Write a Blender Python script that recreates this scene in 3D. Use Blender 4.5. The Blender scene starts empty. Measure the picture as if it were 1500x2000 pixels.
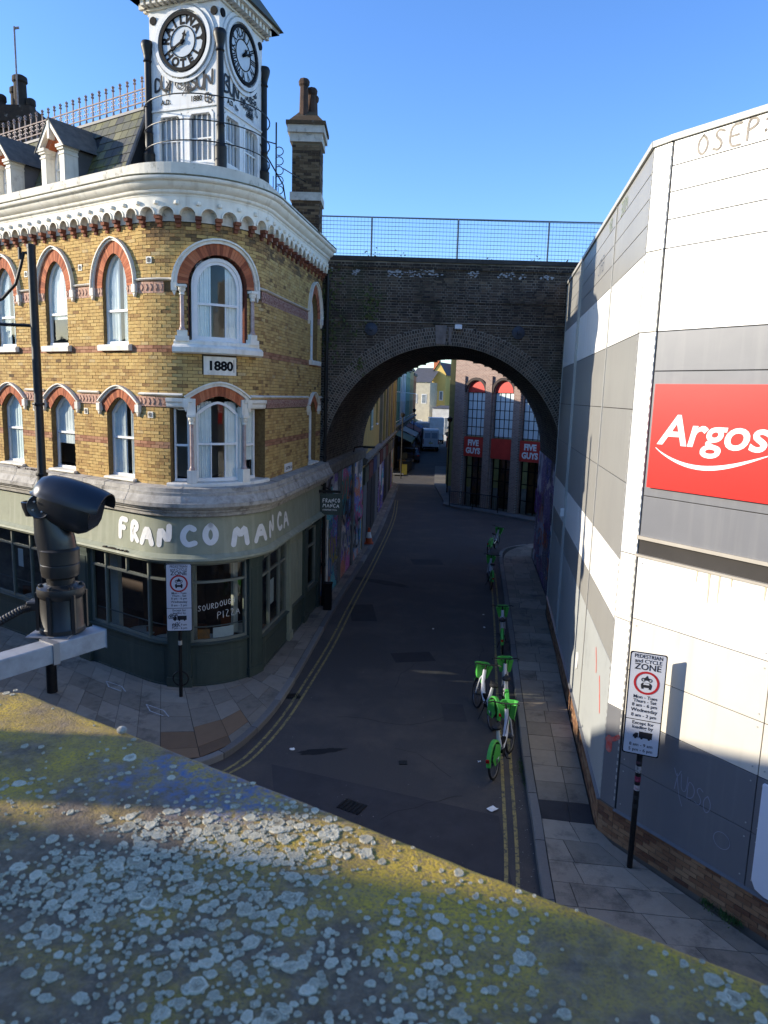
import bpy, bmesh, math, random
from mathutils import Vector, Matrix
random.seed(11)
RND = random.random
def U(a, b): return random.uniform(a, b)
scene = bpy.context.scene
COL = scene.collection
# ------------------------------------------------------------------ camera
H = 7.0
p, r = math.radians(9.25), math.radians(1.7)
Fw = Vector((0, math.cos(p), -math.sin(p))); Rt = Vector((1, 0, 0)); Up = Vector((0, math.sin(p), math.cos(p)))
R2 = Rt*math.cos(r)+Up*math.sin(r); U2 = -Rt*math.sin(r)+Up*math.cos(r)
cd = bpy.data.cameras.new('camera'); cam = bpy.data.objects.new('camera', cd); COL.objects.link(cam)
m = Matrix((R2, U2, -Fw)).transposed().to_4x4(); m.translation = Vector((0, 0, H)); cam.matrix_world = m
cd.sensor_fit = 'HORIZONTAL'; cd.sensor_width = 36; cd.lens = 36*1400/1500
cd.clip_start = 0.05; cd.clip_end = 3000
cd.dof.use_dof = True; cd.dof.focus_distance = 14; cd.dof.aperture_fstop = 18
scene.camera = cam
# ------------------------------------------------------------------ light
SUN_EL = math.radians(17.0)
world = bpy.data.worlds.new('World'); scene.world = world; world.use_nodes = True
nt = world.node_tree; nt.nodes.clear()
sky = nt.nodes.new('ShaderNodeTexSky'); sky.sky_type = 'NISHITA'; sky.sun_disc = False
sky.sun_elevation = SUN_EL; sky.sun_rotation = math.radians(-88.3); sky.altitude = 100
sky.air_density = 1.0; sky.dust_density = 0.35; sky.ozone_density = 3.8
bg = nt.nodes.new('ShaderNodeBackground'); bg.inputs[1].default_value = 0.15
wo = nt.nodes.new('ShaderNodeOutputWorld')
hs_ = nt.nodes.new('ShaderNodeHueSaturation'); hs_.inputs['Saturation'].default_value = 1.14; hs_.inputs['Hue'].default_value = 0.511; nt.links.new(sky.outputs[0], hs_.inputs['Color']); nt.links.new(hs_.outputs[0], bg.inputs[0]); nt.links.new(bg.outputs[0], wo.inputs[0])
sd = bpy.data.lights.new('sun', 'SUN'); sd.energy = 3.3; sd.angle = math.radians(0.55); sd.color = (1.0, 0.90, 0.74)
sun = bpy.data.objects.new('sun', sd); COL.objects.link(sun)
ldir = Vector((math.cos(SUN_EL), -0.03*math.cos(SUN_EL), -math.sin(SUN_EL))).normalized()
sun.rotation_euler = ldir.to_track_quat('-Z', 'Y').to_euler(); sun.location = (-30, 1, 30)
vs = scene.view_settings; vs.view_transform = 'Standard'; vs.look = 'None'; vs.exposure = 1.25; vs.gamma = 1
vs.use_curve_mapping = False

# ------------------------------------------------------------------ materials
def nn(nt, t, **kw):
    n = nt.nodes.new(t)
    for k, v in kw.items(): setattr(n, k, v)
    return n
def c4(c): return (c[0], c[1], c[2], 1)
MC = {}
def M(name, col, col2=None, scale=2.0, rough=0.75, bump=0.0, bscale=30.0, metal=0.0, spec=0.35, ramp=None, dirt=None, dscale=0.7, dth=(0.5, 0.7), streak=False, streakdirt=None, coat=0.0, detail=5):
    """procedural surface: base noise mix, optional per-piece ramp over attribute v, optional dirt patches and streaks"""
    if name in MC: return MC[name]
    mt = bpy.data.materials.new(name); mt.use_nodes = True; nt = mt.node_tree; L = nt.links
    b = nt.nodes['Principled BSDF']
    geo = nn(nt, 'ShaderNodeNewGeometry')
    n1 = nn(nt, 'ShaderNodeTexNoise'); n1.inputs['Scale'].default_value = scale; n1.inputs['Detail'].default_value = detail
    n1.inputs['Roughness'].default_value = 0.65
    L.new(geo.outputs['Position'], n1.inputs['Vector'])
    if ramp:
        at = nn(nt, 'ShaderNodeAttribute'); at.attribute_name = 'v'
        ad = nn(nt, 'ShaderNodeMath', operation='MULTIPLY_ADD'); ad.inputs[1].default_value = 0.5; L.new(n1.outputs[0], ad.inputs[0])
        ad.inputs[2].default_value = -0.25
        a2 = nn(nt, 'ShaderNodeMath', operation='ADD'); L.new(at.outputs['Fac'], a2.inputs[0]); L.new(ad.outputs[0], a2.inputs[1])
        rp = nn(nt, 'ShaderNodeValToRGB'); L.new(a2.outputs[0], rp.inputs[0]); cr = rp.color_ramp
        while len(cr.elements) < len(ramp): cr.elements.new(0.5)
        for e, (pos, c) in zip(cr.elements, ramp): e.position = pos; e.color = c4(c)
        out = rp.outputs[0]
    else:
        mx = nn(nt, 'ShaderNodeMix', data_type='RGBA'); mx.inputs[6].default_value = c4(col); mx.inputs[7].default_value = c4(col2 or [x*0.8 for x in col])
        mr = nn(nt, 'ShaderNodeMapRange'); mr.inputs[1].default_value = 0.35; mr.inputs[2].default_value = 0.68
        L.new(n1.outputs[0], mr.inputs[0]); L.new(mr.outputs[0], mx.inputs[0]); out = mx.outputs[2]
    if dirt:
        n2 = nn(nt, 'ShaderNodeTexNoise'); n2.inputs['Scale'].default_value = dscale; n2.inputs['Detail'].default_value = 8; n2.inputs['Roughness'].default_value = 0.7
        L.new(geo.outputs['Position'], n2.inputs['Vector'])
        mr = nn(nt, 'ShaderNodeMapRange'); mr.inputs[1].default_value = dth[0]; mr.inputs[2].default_value = dth[1]; L.new(n2.outputs[0], mr.inputs[0])
        mx = nn(nt, 'ShaderNodeMix', data_type='RGBA'); L.new(mr.outputs[0], mx.inputs[0]); L.new(out, mx.inputs[6]); mx.inputs[7].default_value = c4(dirt); out = mx.outputs[2]
    if streakdirt:
        mp = nn(nt, 'ShaderNodeMapping'); mp.inputs['Scale'].default_value = (5, 5, 0.35); L.new(geo.outputs['Position'], mp.inputs[0])
        n3 = nn(nt, 'ShaderNodeTexNoise'); n3.inputs['Scale'].default_value = 1.4; n3.inputs['Detail'].default_value = 6; L.new(mp.outputs[0], n3.inputs['Vector'])
        mr = nn(nt, 'ShaderNodeMapRange'); mr.inputs[1].default_value = 0.52; mr.inputs[2].default_value = 0.8; mr.inputs[4].default_value = 0.75; L.new(n3.outputs[0], mr.inputs[0])
        mx = nn(nt, 'ShaderNodeMix', data_type='RGBA'); L.new(mr.outputs[0], mx.inputs[0]); L.new(out, mx.inputs[6]); mx.inputs[7].default_value = c4(streakdirt); out = mx.outputs[2]
    L.new(out, b.inputs['Base Color'])
    b.inputs['Roughness'].default_value = rough; b.inputs['Metallic'].default_value = metal
    b.inputs['Specular IOR Level'].default_value = spec; b.inputs['Coat Weight'].default_value = coat
    if bump:
        nb = nn(nt, 'ShaderNodeTexNoise'); nb.inputs['Scale'].default_value = bscale; nb.inputs['Detail'].default_value = 4
        L.new(geo.outputs['Position'], nb.inputs['Vector'])
        bp = nn(nt, 'ShaderNodeBump'); bp.inputs['Strength'].default_value = bump; bp.inputs['Distance'].default_value = 0.02
        L.new(nb.outputs[0], bp.inputs['Height']); L.new(bp.outputs[0], b.inputs['Normal'])
    MC[name] = mt; return mt
def glass(name, tint=(0.8, 0.9, 0.9), opac=0.12, wob=0.15):
    if name in MC: return MC[name]
    mt = bpy.data.materials.new(name); mt.use_nodes = True; nt = mt.node_tree; L = nt.links; nt.nodes.clear()
    out = nn(nt, 'ShaderNodeOutputMaterial'); tr = nn(nt, 'ShaderNodeBsdfTransparent'); tr.inputs[0].default_value = c4(tint)
    gl = nn(nt, 'ShaderNodeBsdfGlossy'); gl.inputs['Roughness'].default_value = 0.03
    geo = nn(nt, 'ShaderNodeNewGeometry'); nz = nn(nt, 'ShaderNodeTexNoise'); nz.inputs['Scale'].default_value = 1.6; L.new(geo.outputs['Position'], nz.inputs['Vector'])
    bp = nn(nt, 'ShaderNodeBump'); bp.inputs['Strength'].default_value = wob; bp.inputs['Distance'].default_value = 0.05; L.new(nz.outputs[0], bp.inputs['Height']); L.new(bp.outputs[0], gl.inputs['Normal'])
    lw = nn(nt, 'ShaderNodeLayerWeight'); lw.inputs[0].default_value = .5; fr = nn(nt, 'ShaderNodeMath', operation='POWER'); L.new(lw.outputs['Facing'], fr.inputs[0]); fr.inputs[1].default_value = 4.0
    ad = nn(nt, 'ShaderNodeMath', operation='ADD'); ad.inputs[1].default_value = opac; L.new(fr.outputs[0], ad.inputs[0])
    ms = nn(nt, 'ShaderNodeMixShader'); L.new(ad.outputs[0], ms.inputs[0]); L.new(tr.outputs[0], ms.inputs[1]); L.new(gl.outputs[0], ms.inputs[2]); L.new(ms.outputs[0], out.inputs[0])
    MC[name] = mt; return mt

# ------------------------------------------------------------------ mesh builder
ORG = {}
def props(o, label=None, cat=None, group=None, kind=None):
    if label: o['label'] = label
    if cat: o['category'] = cat
    if group: o['group'] = group
    if kind: o['kind'] = kind
    return o
def thing(name, loc, label=None, cat=None, group=None, rz=0.0):
    o = bpy.data.objects.new(name, None); COL.objects.link(o); o.location = loc; o.rotation_euler = (0, 0, rz)
    o.empty_display_size = 0.2; ORG[o.name] = Vector(loc); return props(o, label, cat, group)
class MB:
    def __init__(s): s.V = []; s.F = []; s.A = []
    def add(s, vs, fs, v=0.5):
        n = len(s.V); s.V.extend(vs); s.F.extend([tuple(i+n for i in f) for f in fs]); s.A.extend([v]*len(fs)); return s
    def face(s, pts, v=0.5): return s.add(pts, [tuple(range(len(pts)))], v)
    def box(s, x0, x1, y0, y1, z0, z1, v=0.5):
        P = [(x, y, z) for z in (z0, z1) for y in (y0, y1) for x in (x0, x1)]
        return s.add(P, [(0, 2, 3, 1), (4, 5, 7, 6), (0, 1, 5, 4), (2, 6, 7, 3), (0, 4, 6, 2), (1, 3, 7, 5)], v)
    def sbox(s, S, s0, s1, z0, z1, o0, o1, n=1, v=0.5):
        P = []
        for i in range(n+1):
            t = s0+(s1-s0)*i/n
            P += [S(t, z0, o0), S(t, z1, o0), S(t, z1, o1), S(t, z0, o1)]
        Fc = [(0, 1, 2, 3), (4*n, 4*n+3, 4*n+2, 4*n+1)]
        for i in range(n):
            a = 4*i; b = a+4
            for k in range(4): Fc.append((a+k, b+k, b+(k+1) % 4, a+(k+1) % 4))
        return s.add(P, Fc, v)
    def spoly(s, S, poly, o0, o1, v=0.5, back=False):
        n = len(poly); P = [S(a, b, o1) for a, b in poly]+[S(a, b, o0) for a, b in poly]
        Fc = [tuple(range(n))]+[(i, (i+1) % n, n+(i+1) % n, n+i) for i in range(n)]
        if back: Fc.append(tuple(range(2*n-1, n-1, -1)))
        return s.add(P, Fc, v)
    def strip(s, S, A, B, o0, o1, v=0.5, close=False):
        """solid band between polylines A and B (s,z), front at o1, back at o0"""
        n = len(A); P = [S(a, b, o1) for a, b in A]+[S(a, b, o1) for a, b in B]+[S(a, b, o0) for a, b in A]+[S(a, b, o0) for a, b in B]
        Fc = []
        m = n if close else n-1
        for i in range(m):
            j = (i+1) % n
            Fc += [(i, j, n+j, n+i), (i, 2*n+i, 2*n+j, j), (n+i, n+j, 3*n+j, 3*n+i)]
        if not close: Fc += [(0, n, 3*n, 2*n), (n-1, 3*n-1, 4*n-1, 2*n-1)]
        return s.add(P, Fc, v)
    def reveal(s, S, A, o0, o1, v=0.5):
        n = len(A); return s.add([S(a, b, o1) for a, b in A]+[S(a, b, o0) for a, b in A], [(i, i+1, n+i+1, n+i) for i in range(n-1)], v)
    def sweep(s, S, ss, prof, v=0.5, close=False):
        n = len(prof); P = [S(t, z, o) for t in ss for (o, z) in prof]; Fc = []
        m = n if close else n-1
        for i in range(len(ss)-1):
            for k in range(m): a = i*n+k; b = i*n+(k+1) % n; Fc.append((a, b, b+n, a+n))
        Fc += [tuple(range(n-1, -1, -1)), tuple(range((len(ss)-1)*n, len(ss)*n))]
        return s.add(P, Fc, v)
    def tube(s, pts, rad, n=8, v=0.5, cap=True):
        pts = [Vector(q) for q in pts]; P = []; m = len(pts); up = None
        for i, q in enumerate(pts):
            d = (pts[min(i+1, m-1)]-pts[max(i-1, 0)])
            d = d.normalized() if d.length > 1e-9 else Vector((0, 0, 1))
            if up is None or abs(up.dot(d)) > 0.98: up = Vector((0, 0, 1)) if abs(d.z) < 0.9 else Vector((1, 0, 0))
            a = (up-d*up.dot(d)).normalized(); b = d.cross(a); up = a
            R = rad[i] if isinstance(rad, (list, tuple)) else rad
            for k in range(n): t = 2*math.pi*k/n; P.append(tuple(q+a*R*math.cos(t)+b*R*math.sin(t)))
        Fc = [(i*n+k, i*n+(k+1) % n, (i+1)*n+(k+1) % n, (i+1)*n+k) for i in range(m-1) for k in range(n)]
        if cap: Fc += [tuple(range(n-1, -1, -1)), tuple(range((m-1)*n, m*n))]
        return s.add(P, Fc, v)
    def lathe(s, c, prof, n=16, v=0.5, ax=None):
        c = Vector(c); ax = Vector(ax).normalized() if ax else Vector((0, 0, 1))
        a = Vector((1, 0, 0)) if abs(ax.x) < 0.9 else Vector((0, 1, 0)); a = (a-ax*a.dot(ax)).normalized(); b = ax.cross(a); P = []
        for (R, z) in prof:
            for k in range(n): t = 2*math.pi*k/n; P.append(tuple(c+ax*z+a*R*math.cos(t)+b*R*math.sin(t)))
        m = len(prof); Fc = [(i*n+k, i*n+(k+1) % n, (i+1)*n+(k+1) % n, (i+1)*n+k) for i in range(m-1) for k in range(n)]
        Fc += [tuple(range(n-1, -1, -1)), tuple(range((m-1)*n, m*n))]
        return s.add(P, Fc, v)
    def build(s, name, mat, parent=None, smooth=False, bevel=0, **kw):
        off = Vector((0, 0, 0)); q = parent
        while q is not None:
            if q.name in ORG: off = ORG[q.name]; break
            q = q.parent
        me = bpy.data.meshes.new(name)
        me.from_pydata([(x-off.x, y-off.y, z-off.z) for x, y, z in s.V], [], s.F)
        at = me.attributes.new('v', 'FLOAT', 'FACE'); at.data.foreach_set('value', s.A[:len(me.polygons)])
        me.materials.append(mat)
        if smooth:
            bm = bmesh.new(); bm.from_mesh(me); bmesh.ops.recalc_face_normals(bm, faces=bm.faces); bm.to_mesh(me); bm.free()
            me.polygons.foreach_set('use_smooth', [True]*len(me.polygons)); me.set_sharp_from_angle(angle=math.radians(38))
        o = bpy.data.objects.new(name, me); COL.objects.link(o); o.parent = parent
        if bevel:
            md = o.modifiers.new('bevel', 'BEVEL'); md.width = bevel; md.segments = 2; md.limit_method = 'ANGLE'
        return props(o, **kw)
def lin(a, b, n): return [a+(b-a)*i/n for i in range(n+1)]
def flat(o2, d2, n2):
    return lambda s, z, o=0.0: (o2[0]+d2[0]*s+n2[0]*o, o2[1]+d2[1]*s+n2[1]*o, z)

# ------------------------------------------------------------------ lettering
def text_shape(body, size=1.0, bold=0.0, shear=0.0, spacing=1.0):
    c = bpy.data.curves.new('t', 'FONT'); c.body = body; c.size = size; c.offset = bold; c.shear = shear; c.align_x = 'CENTER'; c.space_character = spacing; c.resolution_u = 4
    o = bpy.data.objects.new('t', c); COL.objects.link(o)
    me = bpy.data.meshes.new_from_object(o.evaluated_get(bpy.context.evaluated_depsgraph_get()))
    V = [(q.co.x, q.co.y) for q in me.vertices]; F = [tuple(f.vertices) for f in me.polygons]
    bpy.data.objects.remove(o); bpy.data.curves.remove(c); bpy.data.meshes.remove(me); return V, F
def text_on(mb, S, body, s, z, size, o, bold=0.0, shear=0.0, xs=1.0, spacing=1.0, rot=0.0, v=0.5, mirror=1):
    V, F = text_shape(body, size, bold, shear, spacing); c, sn = math.cos(rot), math.sin(rot)
    mb.add([S(s+mirror*(x*xs*c-y*sn), z+x*xs*sn+y*c, o) for x, y in V], F, v)
GL = {'A': [[(0, 0), (.45, 1), (.85, 0)], [(.15, .35), (.7, .35)]], 'B': [[(0, 0), (0, 1), (.5, .95), (.6, .75), (.1, .52), (.65, .35), (.6, .1), (0, 0)]],
      'C': [[(.75, .85), (.45, 1), (.1, .7), (.05, .3), (.35, 0), (.8, .12)]], 'D': [[(0, 0), (0, 1), (.5, .85), (.7, .5), (.5, .1), (0, 0)]],
      'E': [[(.7, 1), (0, 1), (0, 0), (.7, 0)], [(0, .5), (.55, .5)]], 'F': [[(.1, 0), (.05, 1), (.75, .95)], [(.08, .52), (.55, .52)]],
      'G': [[(.75, .85), (.4, 1), (.05, .6), (.15, .1), (.5, 0), (.75, .2), (.72, .45), (.45, .45)]], 'H': [[(0, 0), (0, 1)], [(.65, 0), (.65, 1)], [(0, .5), (.65, .5)]],
      'I': [[(.1, 0), (.1, 1)]], 'J': [[(.6, 1), (.6, .2), (.3, 0), (0, .2)]], 'K': [[(0, 0), (0, 1)], [(.65, 1), (.05, .45), (.7, 0)]], 'L': [[(0, 1), (0, 0), (.6, 0)]],
      'M': [[(0, 0), (.22, 1), (.5, .35), (.85, 1), (1, 0)]], 'N': [[(0, 0), (.05, 1), (.65, 0.05), (.7, 1)]], 'O': [[(.4, 1), (.08, .75), (.05, .3), (.38, 0), (.72, .28), (.72, .7), (.4, 1)]],
      'P': [[(0, 0), (0, 1), (.6, .9), (.6, .6), (.05, .45)]], 'R': [[(.05, 0), (0, 1), (.55, .92), (.58, .62), (.1, .48), (.65, 0)]], 'S': [[(.65, .85), (.3, 1), (.05, .75), (.6, .35), (.4, 0), (0, .12)]],
      'T': [[(0, 1), (.7, 1)], [(.35, 1), (.35, 0)]], 'U': [[(0, 1), (.05, .2), (.35, 0), (.62, .2), (.65, 1)]], 'V': [[(0, 1), (.35, 0), (.7, 1)]], 'W': [[(0, 1), (.2, 0), (.5, .6), (.75, 0), (1, 1)]],
      'Y': [[(0, 1), (.35, .5), (.7, 1)], [(.35, .5), (.2, -.2)]], 'Z': [[(0, 1), (.65, 1), (0, 0), (.7, 0)]], '1': [[(.1, .8), (.35, 1), (.35, 0)]], '8': [[(.35, .5), (.08, .75), (.35, 1), (.6, .75), (.35, .5), (.05, .25), (.35, 0), (.65, .25), (.35, .5)]],
      '0': [[(.35, 1), (.05, .6), (.1, .15), (.35, 0), (.65, .4), (.35, 1)]], ' ': [], ':': [[(.1, .2), (.12, .25)], [(.1, .7), (.12, .75)]]}
def ribbon(mb, S, pts, w, o, v=0.5, smooth=True):
    """a brush stroke lying on a surface"""
    if smooth and len(pts) > 2:
        q = pts
        for _ in range(2):
            nq = [q[0]]
            for a, b in zip(q[:-1], q[1:]): nq += [(a[0]*.75+b[0]*.25, a[1]*.75+b[1]*.25), (a[0]*.25+b[0]*.75, a[1]*.25+b[1]*.75)]
            nq.append(q[-1]); q = nq
        pts = q
    n = len(pts); A = []; B = []
    for i in range(n):
        a = pts[max(i-1, 0)]; b = pts[min(i+1, n-1)]; dx, dz = b[0]-a[0], b[1]-a[1]; l = math.hypot(dx, dz) or 1e-6
        nx, nz = -dz/l*w/2, dx/l*w/2; A.append((pts[i][0]+nx, pts[i][1]+nz)); B.append((pts[i][0]-nx, pts[i][1]-nz))
    mb.add([S(a, b, o) for a, b in A]+[S(a, b, o) for a, b in B], [(i, i+1, n+i+1, n+i) for i in range(n-1)], v)
    for e in (0, n-1):
        c = pts[e]; mb.face([S(c[0]+w/2*math.cos(k*math.pi/4), c[1]+w/2*math.sin(k*math.pi/4), o+0.0006) for k in range(8)], v)
def hand(mb, S, text, s, z, h, w, o, gap=0.22, jit=0.05, slope=0.0, ws=0.8, rot=0.0, xs=1.0, v=0.5):
    x = 0.0; k = 0
    for ch in text:
        if ch == ' ': x += h*0.55*xs; continue
        jz = U(-jit, jit)*h; sc = 1+U(-jit, jit); wd = max([q[0] for st in GL[ch] for q in st]+[.2])
        for st in GL[ch]:
            P = [((x+a*h*ws*sc*xs), jz+b*h*sc+slope*x) for a, b in st]
            P = [(s+a*math.cos(rot)-b*math.sin(rot), z+a*math.sin(rot)+b*math.cos(rot)) for a, b in P]
            k += 1; ribbon(mb, S, P, w*(1+U(-.1, .1)), o+0.0004*(k % 7), v)
        x += (wd*ws*sc+gap)*h*xs
    return x

# ------------------------------------------------------------------ bricks
def brick_runs(s0, s1, z0, z1, holes, ch=0.075, bl=0.225, joint=0.010, flem=False):
    """courses of bricks around openings. holes: functions z -> (a,b) or None"""
    out = []; k = 0; z = z0
    while z+ch <= z1+1e-6:
        zm = z+ch/2; iv = [(s0, s1)]
        for h in holes:
            q = h(zm)
            if not q: continue
            nv = []
            for a, b in iv:
                if q[1] <= a or q[0] >= b: nv.append((a, b)); continue
                if q[0] > a: nv.append((a, q[0]))
                if q[1] < b: nv.append((q[1], b))
            iv = nv
        for a, b in iv:
            x = s0+(k % 2)*bl/2-bl*(1 if k % 2 else 0); idx = 0
            if flem: x = s0-(k % 2)*0.17-0.3
            while x < b:
                L = bl if not flem else (bl if (idx+k) % 2 else bl/2)
                xa, xb = max(x, a), min(x+L, b)
                if xb-xa > 0.035: out.append((xa+joint/2, xb-joint/2, z+joint/2, z+ch-joint/2))
                x += L; idx += 1
        z += ch; k += 1
    return out
def lay(S, runs, parent, mat, imp, o0=-0.02, o1=0.0, jit=0.003, vf=None, name='brick', nmax=300, oz=None, chip=0.0):
    data = []
    for (a, b, c, d) in runs:
        j = U(-jit, jit)+(oz((c+d)/2) if oz else 0); v = vf((a+b)/2, (c+d)/2) if vf else RND()
        data.append((imp((a+b)/2, (c+d)/2), a, b, c, d, j, v))
    data.sort(reverse=True)
    rest = MB()
    for i, (im, a, b, c, d, j, v) in enumerate(data):
        mb = MB() if i < nmax else rest
        e = [U(-chip, chip) for _ in range(8)]
        q = [(a+e[0], c+e[1]), (b+e[2], c+e[3]), (b+e[4], d+e[5]), (a+e[6], d+e[7])]
        P = [S(x, z, o1+j) for x, z in q]+[S(x, z, o0) for x, z in q]
        mb.add(P, [(0, 1, 2, 3), (0, 4, 5, 1), (1, 5, 6, 2), (2, 6, 7, 3), (3, 7, 4, 0)], v)
        if i < nmax: mb.build(name, mat, parent)
    if rest.V: rest.build(name+'work', mat, parent, kind='stuff')
def backing(mb, S, s0, s1, z0, z1, holes, o, dz=0.075, ds=0.3):
    z = z0
    while z < z1-1e-6:
        zt = min(z+dz, z1); zm = (z+zt)/2; iv = [(s0, s1)]
        for h in holes:
            q = h(zm)
            if not q: continue
            nv = []
            for a, b in iv:
                if q[1] <= a or q[0] >= b: nv.append((a, b)); continue
                if q[0] > a: nv.append((a, q[0]))
                if q[1] < b: nv.append((q[1], b))
            iv = nv
        for a, b in iv:
            n = max(1, int((b-a)/ds)); T = lin(a, b, n)
            mb.add([S(t, z, o) for t in T]+[S(t, zt, o) for t in T], [(i, i+1, n+2+i, n+1+i) for i in range(n)])
        z = zt

# palette
YB = M('stock brick', (0, 0, 0), scale=14, ramp=[(0.0, (.12, .075, .035)), (.2, (.30, .165, .06)), (.45, (.49, .31, .105)), (.75, (.585, .395, .14)), (1, (.51, .37, .18))], rough=.9, bump=.7, bscale=55, dirt=(.13, .085, .045), dscale=7.0, dth=(.60, .72), streakdirt=(.30, .20, .09))
YM = M('old mortar', (.12, .085, .04), (.06, .045, .025), scale=6, rough=.95, bump=.4, bscale=70)
RB = M('red rubbed brick', (0, 0, 0), scale=10, ramp=[(0, (.23, .062, .028)), (.5, (.42, .12, .05)), (1, (.52, .18, .08))], rough=.85, bump=.2, bscale=60)
DB = M('sooty brick', (0, 0, 0), scale=9, ramp=[(0, (.022, .018, .017)), (.35, (.052, .038, .031)), (.7, (.10, .072, .052)), (1, (.165, .12, .08))], rough=.93, bump=.5, bscale=50, dirt=(.035, .042, .022), dscale=.55, dth=(.56, .7))
DM = M('viaduct mortar', (.27, .24, .20), (.16, .14, .12), scale=2.5, rough=.95, dirt=(.05, .05, .035), dscale=.6, dth=(.5, .65))
WP = M('white stucco', (.80, .76, .66), (.70, .65, .54), scale=3, rough=.7, bump=.12, bscale=50, dirt=(.36, .31, .24), dscale=2.6, dth=(.6, .78), streakdirt=(.5, .44, .35))
WD = M('weathered stucco', (.62, .58, .50), (.45, .41, .34), scale=4, rough=.8, bump=.25, bscale=45, dirt=(.10, .09, .06), dscale=3.5, dth=(.55, .72))
WF = M('white window paint', (.80, .79, .76), (.72, .71, .68), scale=5, rough=.45, dirt=(.45, .42, .36), dscale=6, dth=(.62, .8))
TC = M('terracotta tile', (.42, .22, .15), (.55, .36, .26), scale=18, rough=.8, bump=.4, bscale=60)
GC = M('weathered lead cornice', (.46, .43, .37), (.27, .25, .215), scale=5, rough=.75, bump=.3, bscale=40, dirt=(.09, .08, .065), dscale=2.2, dth=(.55, .7), streakdirt=(.5, .47, .42))
SG = M('sage paint', (.31, .325, .235), (.27, .285, .205), scale=3, rough=.5, bump=.06, bscale=30, dirt=(.24, .25, .18), dscale=3, dth=(.58, .75), streakdirt=(.42, .42, .32))
DG = M('dark green paint', (.058, .076, .062), (.048, .064, .053), scale=3, rough=.42, bump=.05, bscale=30, streakdirt=(.08, .10, .08))
IRON = M('black iron', (.007, .007, .008), (.018, .016, .014), scale=9, rough=.45, spec=.3, bump=.1, bscale=80)
IRG = M('grey painted iron', (.40, .33, .30), (.20, .12, .10), scale=14, rough=.6)
SLATE = M('mossy slate', (0, 0, 0), scale=4, ramp=[(0, (.045, .047, .05)), (.45, (.075, .078, .07)), (.75, (.13, .125, .07)), (1, (.17, .16, .09))], rough=.75, bump=.3, bscale=25, dirt=(.14, .14, .045), dscale=1.6, dth=(.5, .68))
BLK = M('black paint', (.006, .006, .007), rough=.7, spec=.15)
WPAINT = M('white lettering paint', (.85, .84, .80), (.76, .75, .70), scale=8, rough=.6)
NET = M('net curtain', (.80, .86, .82), (.66, .73, .70), scale=1.5, rough=.9)
CURT = M('pleated curtain', (.78, .79, .76), (.60, .63, .62), scale=2, rough=.9)
GLS = glass('window glass', (.94, .98, .97), .05)
GLD = glass('shop glass', (.75, .80, .78), .05, .25)
DARK = M('dark interior', (.03, .025, .02), (.015, .012, .01), rough=.9)

# ================================================================== GROUND
def sheet(name, pts, z, mat, kind='structure', parent=None):
    return MB().face([(x, y, z) for x, y in pts]).build(name, mat, parent, kind=kind) if not parent else MB().face([(x, y, z) for x, y in pts]).build(name, mat, parent)
ASPH = M('asphalt', (.082, .075, .071), (.054, .050, .049), scale=45, rough=.86, bump=.6, bscale=160, dirt=(.115, .098, .083), dscale=.45, dth=(.48, .72), detail=8)
sheet('ground', [(-900, -900), (900, -900), (900, 1500), (-900, 1500)], -0.10, M('waste ground', (.08, .075, .07), rough=.95))
# road as a fine sheet with lumps
road = MB()
road.face([(-60, -12, 0), (60, -12, 0), (60, 160, 0), (-60, 160, 0)])
road_o = road.build('road', ASPH, kind='structure')

KL = [(1.15, 55.97), (-0.1, 36.4), (-0.84, 28.78), (-1.46, 23.12), (-1.78, 19.53), (-2.0, 17.06), (-2.22, 15.11), (-2.44, 14.1), (-2.66, 13.4), (-2.95, 12.75), (-3.6, 12.25), (-4.6, 12.45)]
KL += [(-4.6-.834*t, 12.45+.552*t) for t in (2, 4, 7, 11, 16)]
KR = [(1.6, 2.5), (2.2, 7.2), (2.48, 9.93), (2.61, 10.85), (2.77, 12.46), (3.05, 14.58), (3.33, 16.81), (3.79, 20.23), (4.25, 23.95), (4.91, 29.23), (5.12, 30.9), (5.35, 32.2), (5.8, 33.1), (6.9, 33.9)]
def resample(P, step):
    out = [P[0]]; acc = 0
    Q = []
    for a, b in zip(P[:-1], P[1:]):
        n = max(1, int(math.dist(a, b)/0.1))
        for i in range(n): Q.append((a[0]+(b[0]-a[0])*i/n, a[1]+(b[1]-a[1])*i/n))
    Q.append(P[-1]); last = Q[0]; out = [last]
    d = 0
    for a, b in zip(Q[:-1], Q[1:]):
        d += math.dist(a, b)
        if d >= step: out.append(b); d = 0
    return out
def smoothp(P, n=2):
    for _ in range(n):
        q = [P[0]]
        for a, b in zip(P[:-1], P[1:]): q += [(a[0]*.75+b[0]*.25, a[1]*.75+b[1]*.25), (a[0]*.25+b[0]*.75, a[1]*.25+b[1]*.75)]
        q.append(P[-1]); P = q
    return P
def offs(P, d):
    out = []
    for i, q in enumerate(P):
        a = P[max(i-1, 0)]; b = P[min(i+1, len(P)-1)]; dx, dy = b[0]-a[0], b[1]-a[1]; l = math.hypot(dx, dy)
        out.append((q[0]-dy/l*d, q[1]+dx/l*d))
    return out
KLs = smoothp(KL); KRs = smoothp(KR)
KERB = M('granite kerb', (0, 0, 0), scale=20, ramp=[(0, (.11, .105, .10)), (.5, (.17, .165, .155)), (1, (.24, .23, .21))], rough=.85, bump=.3, bscale=80)
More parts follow.
